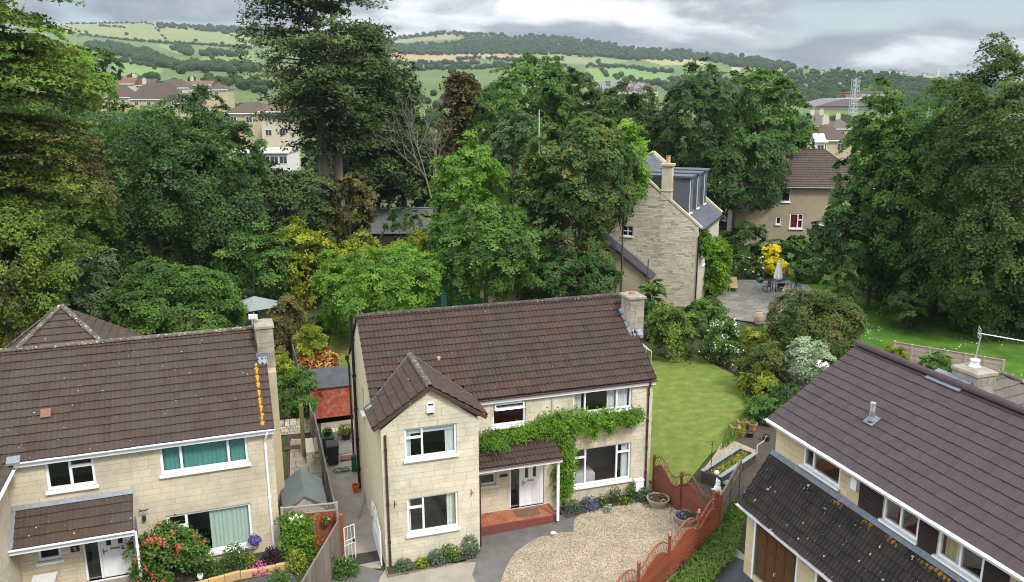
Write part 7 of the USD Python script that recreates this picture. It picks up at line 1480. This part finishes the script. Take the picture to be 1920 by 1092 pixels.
p = thing('patio_chair', 'mauve cushioned chair behind the table', 'chair', tb + [.25, .85, 0], 3.0); mb = MB(); mb.box(-.28, .28, -.28, .28, .2, .46); mb.build('seat', M_dark, p); mb = MB(); mb.hexa([(-.27, .18, .46), (.27, .18, .46), (.27, .27, .46), (-.27, .27, .46), (-.24, .26, 1.15), (.24, .26, 1.15), (.24, .34, 1.15), (-.24, .34, 1.15)]); mb.build('backrest', plain('mauve_cushion', (.16, .13, .17), .9), p)
for x in (-.24, .24): mb = MB(); mb.box(x - .03, x + .03, -.25, .25, 0, .2); mb.build('leg', M_dark, p)
pot('large pale terracotta jar at the front edge of the patio', g3(1421, 611), .36, 1.0, M_paleterra, None, 'jar'); pot('large pale terracotta jar beside the patio table', g3(1474, 562), .36, .95, M_paleterra, None, 'jar'); pot('small terracotta pot at the patio corner by the big shrub', g3(1446, 582), .22, .36, M_terracotta, L_mid, ph=.3)
# ================================================================ houses further off
M_farroof = toned('far_brown_roof', [(.085, .062, .052), (.10, .072, .058)], dirt=(.075, .06, .05), dirt_amt=.5, dscale=.5)
M_farroofg = plain('far_grey_roof', (.12, .105, .095), .9); M_farroofr = plain('far_red_roof', (.16, .085, .06), .9); M_farwall = plain('far_tan_wall', (.45, .37, .25), .9, var=.06, scale=.5); M_farcream = plain('far_cream_wall', (.53, .465, .36), .9, var=.06); M_farwhite = plain('far_white_wall', (.68, .66, .60), .9); M_fargrey = plain('far_slate_roof', (.16, .17, .19), .9); M_darkwin = plain('far_window_glass', (.05, .06, .07), .15, .6)
def far_house(label, px, D, wpx, y_eave, y_ridge, y_base, hip=True, wall=M_farwall, roof=M_farroof, nwin=3, depth=7., rz=0., chim=1, rows=1, name='tan_house', cat='house', group=None, frame=True):
    """house whose front spans wpx photograph pixels at distance D"""
    a, b = dep(px - wpx / 2, y_eave, D), dep(px + wpx / 2, y_eave, D); W = b[0] - a[0]; ze, zr, z0 = a[2], dep(px, y_ridge, D + depth / 2)[2], dep(px, y_base, D)[2]
    x = (a[0] + b[0]) / 2; g = min(float(zt(x, D)), z0); p = thing(name, label, cat, (x, D, g), rz, group); w = W / 2; ze -= g; zr -= g
    mb = MB(); mb.box(-w, w, 0, depth, -1, ze); mb.build('wall', wall, p); ov = .35; mb = MB(); i_ = min(w, depth / 2) * (.95 if hip else 0)
    if hip: V = [(-w - ov, -ov, ze), (w + ov, -ov, ze), (w + ov, depth + ov, ze), (-w - ov, depth + ov, ze), (-w + i_, depth / 2, zr), (w - i_, depth / 2, zr)]; F = [[0, 1, 5, 4], [2, 3, 4, 5]]; mb.add(V, F); mb.add([V[1], V[2], V[5], V[3], V[0], V[4]], [[0, 1, 2], [3, 4, 5]]); mb.add(V[:4], [[0, 3, 2, 1]])
    else: Plane((-w - ov * .5, 0, 0), Y_, Z_).prism(mb, [(-ov, ze - .2), (depth + ov, ze - .2), (depth / 2, zr)], 0, W + ov); mb2 = MB(); Plane((-w, 0, 0), Y_, Z_).prism(mb2, [(0, ze - .1), (depth, ze - .1), (depth / 2, zr - .35)], 0, W); mb2.build('gable', wall, p)
    rf = mb.build('roof', roof, p)
    if frame: mb = MB(); mb.box(-w - ov, w + ov, -ov - .06, -ov, ze - .22, ze - .02); mb.build('gutter', M_white, p)
    for r in range(rows):
        for k in range(nwin):
            cx = -w + W * (k + .5) / nwin; zc = ze - 1.25 - 2.7 * r; mb = MB(); mb.box(cx - .62, cx + .62, -.05, 0, zc - .6, zc + .6); wi = mb.build('window', M_white, p)
            for a0 in (-.55, .03): mb = MB(); mb.box(cx + a0, cx + a0 + .52, -.07, -.05, zc - .52, zc + .52); mb.build('pane', M_darkwin, wi)
    for k in range(chim): cx = (-w + i_ if hip else -w * .8) if k == 0 else (w - i_ if hip else w * .8); mb = MB(); mb.box(cx - .5, cx + .5, depth / 2 - .35, depth / 2 + .35, zr - 1.2, zr + 1.1); mb.box(cx - .35, cx - .15, depth / 2 - .1, depth / 2 + .1, zr + 1.1, zr + 1.6); mb.box(cx + .15, cx + .35, depth / 2 - .1, depth / 2 + .1, zr + 1.1, zr + 1.6); mb.build('chimney', M_farcream, rf)
    return p
far_house('tan house with a broad hipped roof right of the cedar', 213, 262, 75, 178, 156, 196, nwin=2, chim=0)
far_house('largest far tan house with tall double chimney and dark hipped roof', 292, 255, 92, 182, 152, 201, nwin=4, chim=1)
far_house('far house with pale red roof behind the hipped ones at left', 222, 300, 62, 153, 141, 165, hip=False, nwin=0, roof=M_farroofr, chim=2, wall=M_farcream)
far_house('far house with brown gabled roof left of the tall chimney', 268, 302, 44, 156, 144, 168, hip=False, nwin=0, chim=1)
far_house('far tan house end on, below the green hill', 325, 298, 60, 161, 145, 176, nwin=2, chim=0, wall=M_farcream)
far_house('low grey roofed house in front of the far tan ones', 352, 235, 40, 190, 171, 205, nwin=0, chim=0, roof=M_farroofg, hip=False)
far_house('far house with reddish roof left of the pine', 375, 310, 46, 156, 148, 166, hip=False, nwin=0, roof=M_farroofr, chim=1)
far_house('brown roofed far house touching the pine needles', 408, 290, 40, 165, 154, 178, nwin=1, chim=0)
far_house('tan house with white bay seen through the pine branches', 468, 165, 88, 209, 188, 262, nwin=3, chim=0, rows=2)
far_house('red roofed cream house behind the pine trunk', 516, 158, 52, 206, 188, 262, nwin=2, chim=0, wall=M_farcream, roof=M_farroofr, rows=2)
far_house('long low white roofed building below the pine branches', 490, 128, 100, 282, 274, 305, hip=False, nwin=6, chim=0, wall=M_farwhite, roof=plain('pale_flat_roof', (.48, .44, .33), .9))
far_house('tan house with hipped brown roof right of the sycamores', 1562, 150, 66, 266, 234, 305, nwin=2, chim=1)
p = far_house('narrow white gabled house front beside the tan hipped one', 1541, 147, 17, 268, 254, 305, hip=False, nwin=1, chim=0, wall=M_farwhite, roof=M_farwhite, depth=3.)
far_house('grey roofed house with two chimneys before the works', 1540, 235, 62, 240, 218, 262, nwin=2, chim=2, roof=M_farroofg, hip=True, wall=M_farcream)
far_house('grey hipped house right of the two chimneyed one', 1582, 225, 40, 245, 226, 265, nwin=1, chim=1, roof=M_farroofg)
far_house('tan house glimpsed through the left sycamore', 1300, 132, 110, 322, 296, 365, nwin=3, chim=0, rows=2, wall=M_farcream)
far_house('pale house glimpsed between the two sycamores', 1395, 140, 60, 300, 280, 345, nwin=2, chim=0, rows=2, wall=M_farcream)
far_house('red brick building with blue front below the village', 1244, 330, 34, 218, 200, 236, nwin=0, chim=0, wall=plain('blue_shop_front', (.16, .24, .34), .7), roof=plain('brick_red_roof', (.17, .11, .09), .9), hip=False)
# beige house with red curtained window
o = dep(1380, 458, 88.); BE = ((o[0], o[1], 0.), -.13); H = House('beige_house', 'beige house with brown hipped roof and a red curtained window', BE[0], BE[1])
def bpl(px, py): c = np.array([0, 0, CAMH]) - np.array(BE[0]); d = ray(px, py); U = np.array([math.cos(BE[1]), math.sin(BE[1]), 0]); V = np.array([-U[1], U[0], 0]); t = -(c @ V) / (d @ V); q = c + t * d; return q @ U, q[2]
ez_ = bpl(1440, 352)[1]; WB = 13.5; ws = []
for x0, y0, x1, y1 in ((1465, 356, 1485, 382), (1455, 410, 1466, 424), (1480, 404, 1508, 432)): a, b = bpl(x0, y1), bpl(x1, y0); ws.append((a[0], a[1], b[0], b[1]))
wl, P1 = H.wall(fac, [(0, -.5), (WB, -.5), (WB, ez_), (0, ez_)], ws, plain('beige_block_wall', (.34, .28, .19), .9, var=.1, scale=1.5))
H.window(fac, ws[0], (), fw=.12, room=(.3, 2.)); H.window(fac, ws[1], (), fw=.11, room=(.3, 1.)); m_ = ws[2][0] * .4 + ws[2][2] * .6; H.window(fac, ws[2], (m_,), [(1, ws[2][1] + .95)], fw=.12, room=(.3, 2.), curtains=[(ws[2][0] + .1, ws[2][2] - .1, plain('red_curtain', (.22, .012, .022), .8))])
mb = MB(); mb.box(0, .3, .23, 8, -.5, ez_); mb.box(WB - .3, WB, .23, 8, -.5, ez_); mb.box(.31, WB - .31, 7.7, 8, -.5, ez_); mb.build('wall', M_farwall, H.p)
zr = ez_ + 3.6; mb = MB(); V = [(-.4, -.4, ez_), (WB + .4, -.4, ez_), (WB + .4, 8.4, ez_), (-.4, 8.4, ez_), (4.2, 4, zr), (WB - 4.2, 4, zr)]; mb.add([(v[0], v[1], v[2] - .04) for v in V], [[0, 1, 5, 4], [2, 3, 4, 5]]); mb.add([V[1], V[2], V[5], V[3], V[0], V[4]], [[0, 1, 2], [3, 4, 5]]); roof = mb.build('roof', M_farroof, H.p)
for i_, j_, P_ in ((0, 1, [(0, 0), (1, 0), (2, 3), (2, 3)]),):
    o_ = np.array(V[0]); up = np.array(V[4]) - (np.array(V[0]) + X_ * 4.6); H.tile_slope(Plane(o_, X_, unit(up)), [(0, 0), (WB + .8, 0), (WB - 3.8, np.linalg.norm(up)), (4.6, np.linalg.norm(up))], w=.33, g=.36, amp=.03)
H.lay_tiles(M_farroof, most=120, parent=roof); H.ridge(V[0], V[4], M_ridge2, name='hip_tile', seg=.6); H.ridge(V[1], V[5], M_ridge2, name='hip_tile', seg=.6); H.ridge(V[4], V[5], M_ridge2, seg=.6)
H.gutter((-.4, -.46, ez_ - .05), (WB + .4, -.46, ez_ - .05), M_white, .07); H.pipe([(ws[2][2] + 1.6, -.06, 2.6), (ws[2][2] + 3.9, -.06, 2.2), (ws[2][2] + 3.9, -.06, .2)], M_white, .05)
a = gnd(1530, 456, .0); bin_('black wheelie bin by the beige house wall', (a[0], a[1] - .8, .0), 0, M_dark); a = gnd(1553, 460, 0.); bin_('green wheelie bin by the beige house wall', (a[0], a[1] - .8, 0.), 0, M_greenplastic)
a = gnd(1378, 420, 0.6); p = thing('parked_car', 'dark car roof showing behind the stone house', 'car', (a[0], a[1], 0.), .5); mb = MB(); mb.prism(Polygon([(0, .35), (4.2, .35), (4.2, .8), (3.3, .95), (2.6, 1.42), (1.1, 1.42), (.4, .98), (0, .9)]).buffer(.06), (-2, .85, 0), X_, Z_, -Y_, 1.7); mb.build('body', plain('black_car_paint', (.02, .022, .026), .2, .6), p)
for x in (-1.2, 1.4):
    for y in (-.8, .8): mb = MB(); mb.tube([(x, y - .1, .33), (x, y + .1, .33)], .33, 12); mb.build('wheel', M_blackpipe, p)
mb = MB(); mb.prism(Polygon([(.75, .98), (3.1, .98), (2.55, 1.36), (1.15, 1.36)]), (-2, .93, 0), X_, Z_, -Y_, 1.86); mb.build('window', M_darkwin, p)
p = thing('thin_pole', 'thin white pole rising above the slim cypress', 'pole', (dep(1012, 300, 61.2)[0], 61.2, 0)); mb = MB(); mb.tube([(0, 0, 0), (0, 0, dep(1012, 206, 61.2)[2])], .03, 6); mb.build('pole', M_whitepaint, p)
# works, chimney tower
def block(name, label, px0, px1, y0, y1, D, dpt, mat, roof=None, cat='building', curved=0.):
    a, b = dep(px0, y0, D), dep(px1, y1, D); g = float(zt((a[0] + b[0]) / 2, D)); p = thing(name, label, cat, (a[0], D, g - 2)); W = b[0] - a[0]; hh = a[2] - g + 2; mb = MB(); mb.box(0, W, 0, dpt, 0, hh); mb.build('wall', mat, p)
    mb = MB()
    if curved: mb.prism(Polygon([(-1, hh)] + [(W * t, hh + curved * math.sin(math.pi * t)) for t in np.linspace(0, 1, 9)] + [(W + 1, hh)]), (0, -.5, 0), X_, Z_, -Y_, -(dpt + .5))
    else: mb.box(-.6, W + .6, -.6, dpt + .6, hh, hh + .8)
    mb.build('roof', roof or mat, p); return p
block('works_building', 'long white roofed works shed left of the chimney tower', 1504, 1556, 200, 215, 640, 40, M_farwhite, plain('white_sheet_roof', (.62, .66, .68), .6))
block('works_building', 'dark grey barrel roofed works hall behind the chimney tower', 1532, 1664, 203, 222, 560, 40, plain('grey_works_wall', (.16, .15, .14), .9), plain('weathered_grey_roof', (.17, .15, .145), .9), curved=5.)
block('works_building', 'pale block above the works hall, right of the tower', 1619, 1668, 178, 205, 640, 30, plain('pale_buff_cladding', (.42, .37, .31), .9), M_fargrey)
block('works_building', 'small brick red block left of the tower', 1589, 1608, 179, 205, 645, 20, plain('brick_red', (.36, .14, .09), .9), M_farroofr)
block('works_building', 'white parapet strip between the red and pale blocks', 1583, 1640, 190, 205, 610, 12, M_farwhite)
a, D = dep(1598, 152, 470), 470; p = thing('chimney_tower', 'open steel lattice tower carrying two flues above the works', 'tower', (dep(1603, 200, D)[0], D, float(zt(dep(1603, 200, D)[0], D)))); hh = a[2] - float(zt(dep(1603, 200, D)[0], D))
for x in (-1.7, 1.7):
    for y in (-1.2, 1.2): mb = MB(); mb.tube([(x * 1.25, y, 0), (x, y, hh)], .18, 5); mb.build('leg', M_steel, p)
mb = MB()
for k in range(9): z = hh * (k + .5) / 9; mb.tube([(-1.9, -1.2, z), (1.9, -1.2, z)], .12, 4); mb.tube([(-1.9, -1.2, z), (1.9, -1.2, z + hh / 9)], .10, 4)
mb.build('bracing', M_steel, p); mb = MB(); mb.tube([(0, 0, 0), (0, 0, hh + .5)], .5, 10); mb.build('flue', plain('pale_steel_flue', (.36, .38, .40), .5), p)
# ---- the village and the villas
rr = random.Random(44); FH = None
def village_proto(name, label, wall, roof, group):
    p = thing(name, label, 'house', (0, 0, 0), 0, group); mb = MB(); mb.box(-4.4, 4.4, -3.6, 3.6, -3, 5.2); mb.build('wall', wall, p); mb = MB(); Plane((-4.7, 0, 0), Y_, Z_).prism(mb, [(-4.0, 5.0), (4.0, 5.0), (0, 8.2)], 0, 9.4); rf = mb.build('roof', roof, p)
    mb = MB(); mb.box(-3.9, -2.9, -.4, .4, 7.4, 9.2); mb.build('chimney', M_farcream, rf)
    for x in (-2.6, 0., 2.6):
        for z in (1.6, 4.0): mb = MB(); mb.box(x - .55, x + .55, -3.66, -3.6, z - .55, z + .55); mb.build('window', M_darkwin, p)
    return p
def scatter(name, label, wall, roof, group, spots, SC=.8):
    src = None
    for px, yy, rz, sc in spots:
        q = hill(px, yy)
        if src is None:
            src = village_proto(name, label, wall, roof, group); x = UsdGeom.Xformable(stage.GetPrimAtPath(src)); o_ = x.GetOrderedXformOps(); o_[0].Set(Gf.Vec3d(*map(float, q))); o_[1].Set(math.degrees(rz)); x.AddScaleOp().Set(Gf.Vec3f(sc * SC, sc * SC, sc * SC))
        else: copy_thing(src, q, rz, label, sc * SC)
V1 = [(1128 + k * 12.2 + rr.uniform(-2, 2), y + rr.uniform(-2, 2) + .10 * (k * 3), rr.uniform(-.25, .35), rr.uniform(.85, 1.15)) for y in (164, 172, 180) for k in range(9) if not (y == 164 and k > 7)]
scatter('village_house', 'small grey roofed cream house in the valley village right of centre', M_farwhite, M_fargrey, 'houses of the valley village', V1[::2]); scatter('village_house', 'small brown roofed house in the valley village right of centre', M_farcream, M_farroof, 'houses of the valley village', V1[1::2])
scatter('hillside_villa', 'pale villa among trees on the right hand ridge', M_farcream, M_fargrey, 'villas on the right hand ridge', [(1380, 139, .2, 1.0), (1392, 140, .1, 1.0), (1403, 140, -.1, 1.0), (1370, 138, .3, 1.), (1540, 143, .1, 1.1), (1549, 142, .2, 1.2), (1617, 140, .1, 1.1), (1671, 140, .3, 1.4), (1683, 141, -.1, 1.2), (1690, 139, .0, 1.2), (1702, 143, .1, 1.0), (1697, 148, .1, 1.3), (1732, 147, .4, 1.2), (1742, 149, .1, 1.3), (1738, 143, .1, 1.1), (1574, 164, .0, .8), (1649, 136, .0, .8)], .62)
def tower(label, px, yy, h, w): q = hill(px, yy); p = thing('stone_tower', label, 'tower', q); mb = MB(); mb.box(-w, w, -w, w, -5, h); mb.build('tower', M_rubble, p); mb = MB(); mb.box(-w * 1.15, w * 1.15, -w * 1.15, w * 1.15, h, h + w * .5); [mb.box(x - w * .25, x + w * .25, y - w * .25, y + w * .25, h + w * .5, h + w * 1.3) for x in (-w, w) for y in (-w, w)]; mb.build('parapet', M_rubble, p)
tower('distant stone tower on the left hill skyline', 471, 55, 26, 3.); tower('church tower on the right ridge skyline', 1757, 146, 11, 1.3)
# ---- trees of the hillsides
def blob(seed, fl=1.0):
    rng = np.random.default_rng(seed); mb = MB(seed)
    for k in range(9):
        m = trimesh.creation.icosphere(2, 1.); v = m.vertices; c = norm(rng.normal(size=3)) * [.45, .45, .32] * (0 if k == 0 else 1); r = .62 if k == 0 else rng.uniform(.32, .48)
        v = v * (1 + .55 * (meshkit.noise(v * 3.2 + k * 9, seed) - .5) + .35 * (meshkit.noise(v * 8 + k, seed + 5) - .5))[:, None]; mb.add(v * r * [1, 1, .9 * fl] + c + [0, 0, .62 * fl], m.faces, rng.random())
    return mb
M_fartree = material('far_woodland', {'o': ('object_info', {}), 'a': ('attribute', {'attribute': 'tone'}), 'g': ('geometry', {}), 'n': ('noise_texture', {'scale': .9, 'detail': 4.}), 'ad': ('math', {'math_type': 'multiply_add', 'value2': .5}), 'm2': ('math', {'math_type': 'multiply_add', 'value2': .55, 'value3': -.12, 'use_clamp': True}),
    'r': ('rgb_ramp', {'ramp': [(0, (.022, .042, .016)), (.35, (.034, .062, .020)), (.6, (.050, .085, .024)), (.85, (.080, .115, .030)), (1, (.12, .145, .035))]}), 'p': ('principled_bsdf', {'roughness': .9, 'specular_ior_level': .1})},
    [('g.position', 'n.vector'), ('o.random', 'ad.value1'), ('n.fac', 'ad.value3'), ('ad.value', 'm2.value1'), ('m2.value', 'r.fac'), ('r.color', 'p.base_color')], surface='p.BSDF')
def instancer(name, label, cat, pts, sizes, seeds, kind='stuff', stretch=(.8, 1.15)):
    p = numbered('/World', name); I = UsdGeom.PointInstancer.Define(stage, p); rng = np.random.default_rng(seeds[0]); tg = []
    for k, s in enumerate(seeds): blob(s).build(f'tree_form_{"abcdefgh"[k]}', M_fartree, p); tg.append(Sdf.Path(f'{p}/tree_form_{"abcdefgh"[k]}'))
    I.CreatePrototypesRel().SetTargets(tg); n = len(pts); I.CreateProtoIndicesAttr(Vt.IntArray.FromNumpy(rng.integers(0, len(seeds), n).astype(np.int32))); I.CreatePositionsAttr(Vt.Vec3fArray.FromNumpy(np.asarray(pts, np.float32)))
    th = rng.random(n) * 6.28; I.CreateOrientationsAttr(Vt.QuathArray([Gf.Quath(float(math.cos(t / 2)), 0, 0, float(math.sin(t / 2))) for t in th])); s = np.asarray(sizes)[:, None] * np.array([1, 1, 1.]); s[:, 2] *= rng.uniform(*stretch, n); I.CreateScalesAttr(Vt.Vec3fArray.FromNumpy(s.astype(np.float32))); tag(I.GetPrim(), label, cat, None, kind); return p
rng = np.random.default_rng(5)
def wood(poly, step, jit=.8):
    P = Polygon(poly); x0, y0, x1, y1 = P.bounds; out = []
    for y in np.arange(y0, y1, step * .55):
        for x in np.arange(x0, x1, step):
            q = (x + rng.normal() * step * jit * .4, y + rng.normal() * step * .3 * jit)
            if P.contains(Point(q)): out.append(hill(*q))
    return out
def line(pts, step, sd=.8):
    out = []
    for (x0, y0), (x1, y1) in zip(pts[:-1], pts[1:]):
        n = max(1, int(math.hypot(x1 - x0, y1 - y0) / step))
        for k in range(n): t = (k + rng.random()) / n; out.append(hill(x0 + (x1 - x0) * t, y0 + (y1 - y0) * t + rng.normal() * sd))
    return out
def put(name, label, cat, pts, s0, s1, seeds, **kw): instancer(name, label, cat, pts, rng.uniform(s0, s1, len(pts)) * .56, seeds, **kw)
put('hill_woodland', 'dark wood along the left hill skyline below the stone tower', 'woodland', wood([(305, 48), (345, 48), (480, 56), (525, 60), (525, 74), (440, 66), (380, 58), (310, 54)], 5.5), 9, 15, [11, 12, 13])
put('hill_woodland', 'scattered wood across the middle of the left hill', 'woodland', wood([(160, 84), (205, 80), (235, 86), (262, 96), (285, 94), (300, 104), (322, 116), (340, 124), (330, 130), (280, 120), (240, 108), (170, 90)], 5.5) + wood([(330, 124), (400, 126), (490, 128), (490, 136), (400, 134), (335, 133)], 5.5) + wood([(328, 92), (350, 90), (370, 98), (362, 106)], 5.5) + wood([(380, 99), (440, 99), (480, 103), (430, 108), (385, 107)], 5.5), 8, 14, [14, 15, 16])
put('hill_hedgerow', 'hedgerow of small trees across the left hill fields', 'hedgerow', line([(140, 44), (200, 41), (300, 46)], 4.) + line([(165, 66), (200, 70), (262, 77), (330, 82), (400, 85), (480, 92)], 3.4, .5) + line([(430, 62), (462, 76)], 4.) + line([(130, 46), (165, 60)], 6) + line([(200, 50), (250, 53)], 4, .5) + line([(225, 112), (300, 128)], 5, 1) + line([(395, 100), (412, 120)], 4, 1) + line([(300, 48), (330, 84)], 5, 1), 4.5, 9, [17, 18])
put('hill_woodland', 'dark wood along the skyline of the middle hill', 'woodland', line([(722, 78), (760, 74), (800, 70), (835, 66), (860, 66), (900, 68), (950, 72)], 4.2) + wood([(870, 70), (940, 76), (1000, 70), (1060, 74), (1130, 84), (1170, 92), (1220, 97), (1300, 103), (1400, 112), (1485, 128), (1485, 136), (1440, 136), (1380, 130), (1330, 118), (1280, 116), (1200, 117), (1140, 110), (1100, 110), (1000, 104), (930, 100), (870, 90)], 6.), 10, 18, [19, 20, 21])
put('hill_woodland', 'lighter green wood below the brow of the middle hill', 'woodland', wood([(722, 88), (780, 85), (860, 82), (950, 88), (1000, 104), (960, 105), (880, 104), (800, 106), (735, 102)], 5.5), 9, 14, [22, 23])
put('hill_hedgerow', 'rows of round trees around the tan fields of the middle hill', 'hedgerow', line([(765, 134), (800, 132), (870, 130), (960, 128)], 5, 1.) + line([(920, 112), (1000, 120), (1060, 128)], 4, .8) + line([(1000, 140), (1060, 142), (1110, 150)], 4, 3) + line([(1100, 126), (1180, 130), (1260, 140)], 4, 1.2) + line([(860, 114), (905, 111)], 4, .5) + line([(1150, 150), (1240, 160)], 6, 3) + line([(905, 104), (925, 118), (960, 128)], 5, 1) + line([(740, 121), (900, 122)], 4, .6) + line([(1120, 118), (1140, 150)], 5, 1.5) , 6, 12, [24, 25])
put('ridge_woodland', 'wooded ridge and valley side at right, with villas', 'woodland', wood([(1480, 136), (1560, 139), (1640, 142), (1700, 146), (1800, 158), (1935, 168), (1935, 205), (1700, 204), (1500, 201), (1290, 190), (1240, 172), (1250, 150), (1330, 146), (1400, 148)], 8.5), 6, 10.5, [26, 27, 28])
put('valley_woodland', 'trees among the houses of the valley bottom', 'woodland', [np.array([x, D, float(zt(x, D))]) for D, x in ((rng.uniform(330, 610), None) for _ in range(420)) for x in [rng.uniform(-.62, .62) * D] if not (280 < px_of(x, D) < 520 and D < 480) and not (1500 < px_of(x, D) < 1670 and D > 380)], 5, 9, [29, 30, 31])
put('town_trees', 'trees standing between the nearer houses of the town', 'woodland', [np.array([x, D, float(zt(x, D))]) for D, x in ((rng.uniform(125, 330), None) for _ in range(330)) for x in [rng.uniform(-.62, .62) * D] if not (px_of(x, D) < 560 and D < 300 and px_of(x, D) > 150) and not (1480 < px_of(x, D) < 1640 and D < 250)], 4.5, 8.5, [32, 33, 34])
put('works_trees', 'small trees between the works hall and the tan houses', 'woodland', [np.array([(p_ - 960) / 1590.6 * D, D, float(zt((p_ - 960) / 1590.6 * D, D))]) for p_, D in zip(rng.uniform(1470, 1660, 90), rng.uniform(255, 450, 90))], 4.5, 8.5, [35, 36])
FT = None
for px_, yy, s_ in ((150, 64, 12), (176, 62, 11), (207, 46, 8), (250, 66, 13), (377, 78, 12), (425, 84, 12), (362, 132, 20), (390, 136, 20), (345, 138, 16), (438, 140, 18), (470, 122, 14), (790, 128, 15), (828, 130, 16), (878, 130, 17), (905, 131, 15), (850, 140, 16), (1275, 118, 17), (1055, 112, 12), (1020, 112, 12), (1470, 120, 12), (1510, 132, 12), (1570, 130, 11), (1690, 152, 11), (820, 72, 14), (860, 70, 17), (1205, 160, 10), (1175, 158, 12)):
    q = hill(px_, yy); lab = 'single round tree standing out in the fields of the far hillsides'
    if FT is None:
        FT = thing('field_tree', lab, 'tree', q, 0, 'single trees of the far hillsides'); UsdGeom.Xformable(stage.GetPrimAtPath(FT)).AddScaleOp().Set(Gf.Vec3f(s_ * .42)); blob(61).build('crown', M_fartree, FT); mb = MB(); mb.tube([(0, 0, -.1), (0, 0, .4)], .06, 5); mb.build('trunk', M_bark, FT)
    else: copy_thing(FT, q, rng.random() * 6, lab, s_ * .42)
# ---- air
HAZE = .00006
M_haze = material('thin_haze', {'v': ('principled_volume', {'color': (.80, .88, 1.0), 'density': HAZE, 'anisotropy': .2})}, [], volume='v.volume')
hz = MB(); hz.box(-6200, 6200, -450, 3560, -300, 240)
hz.build('haze', M_haze, kind='stuff')
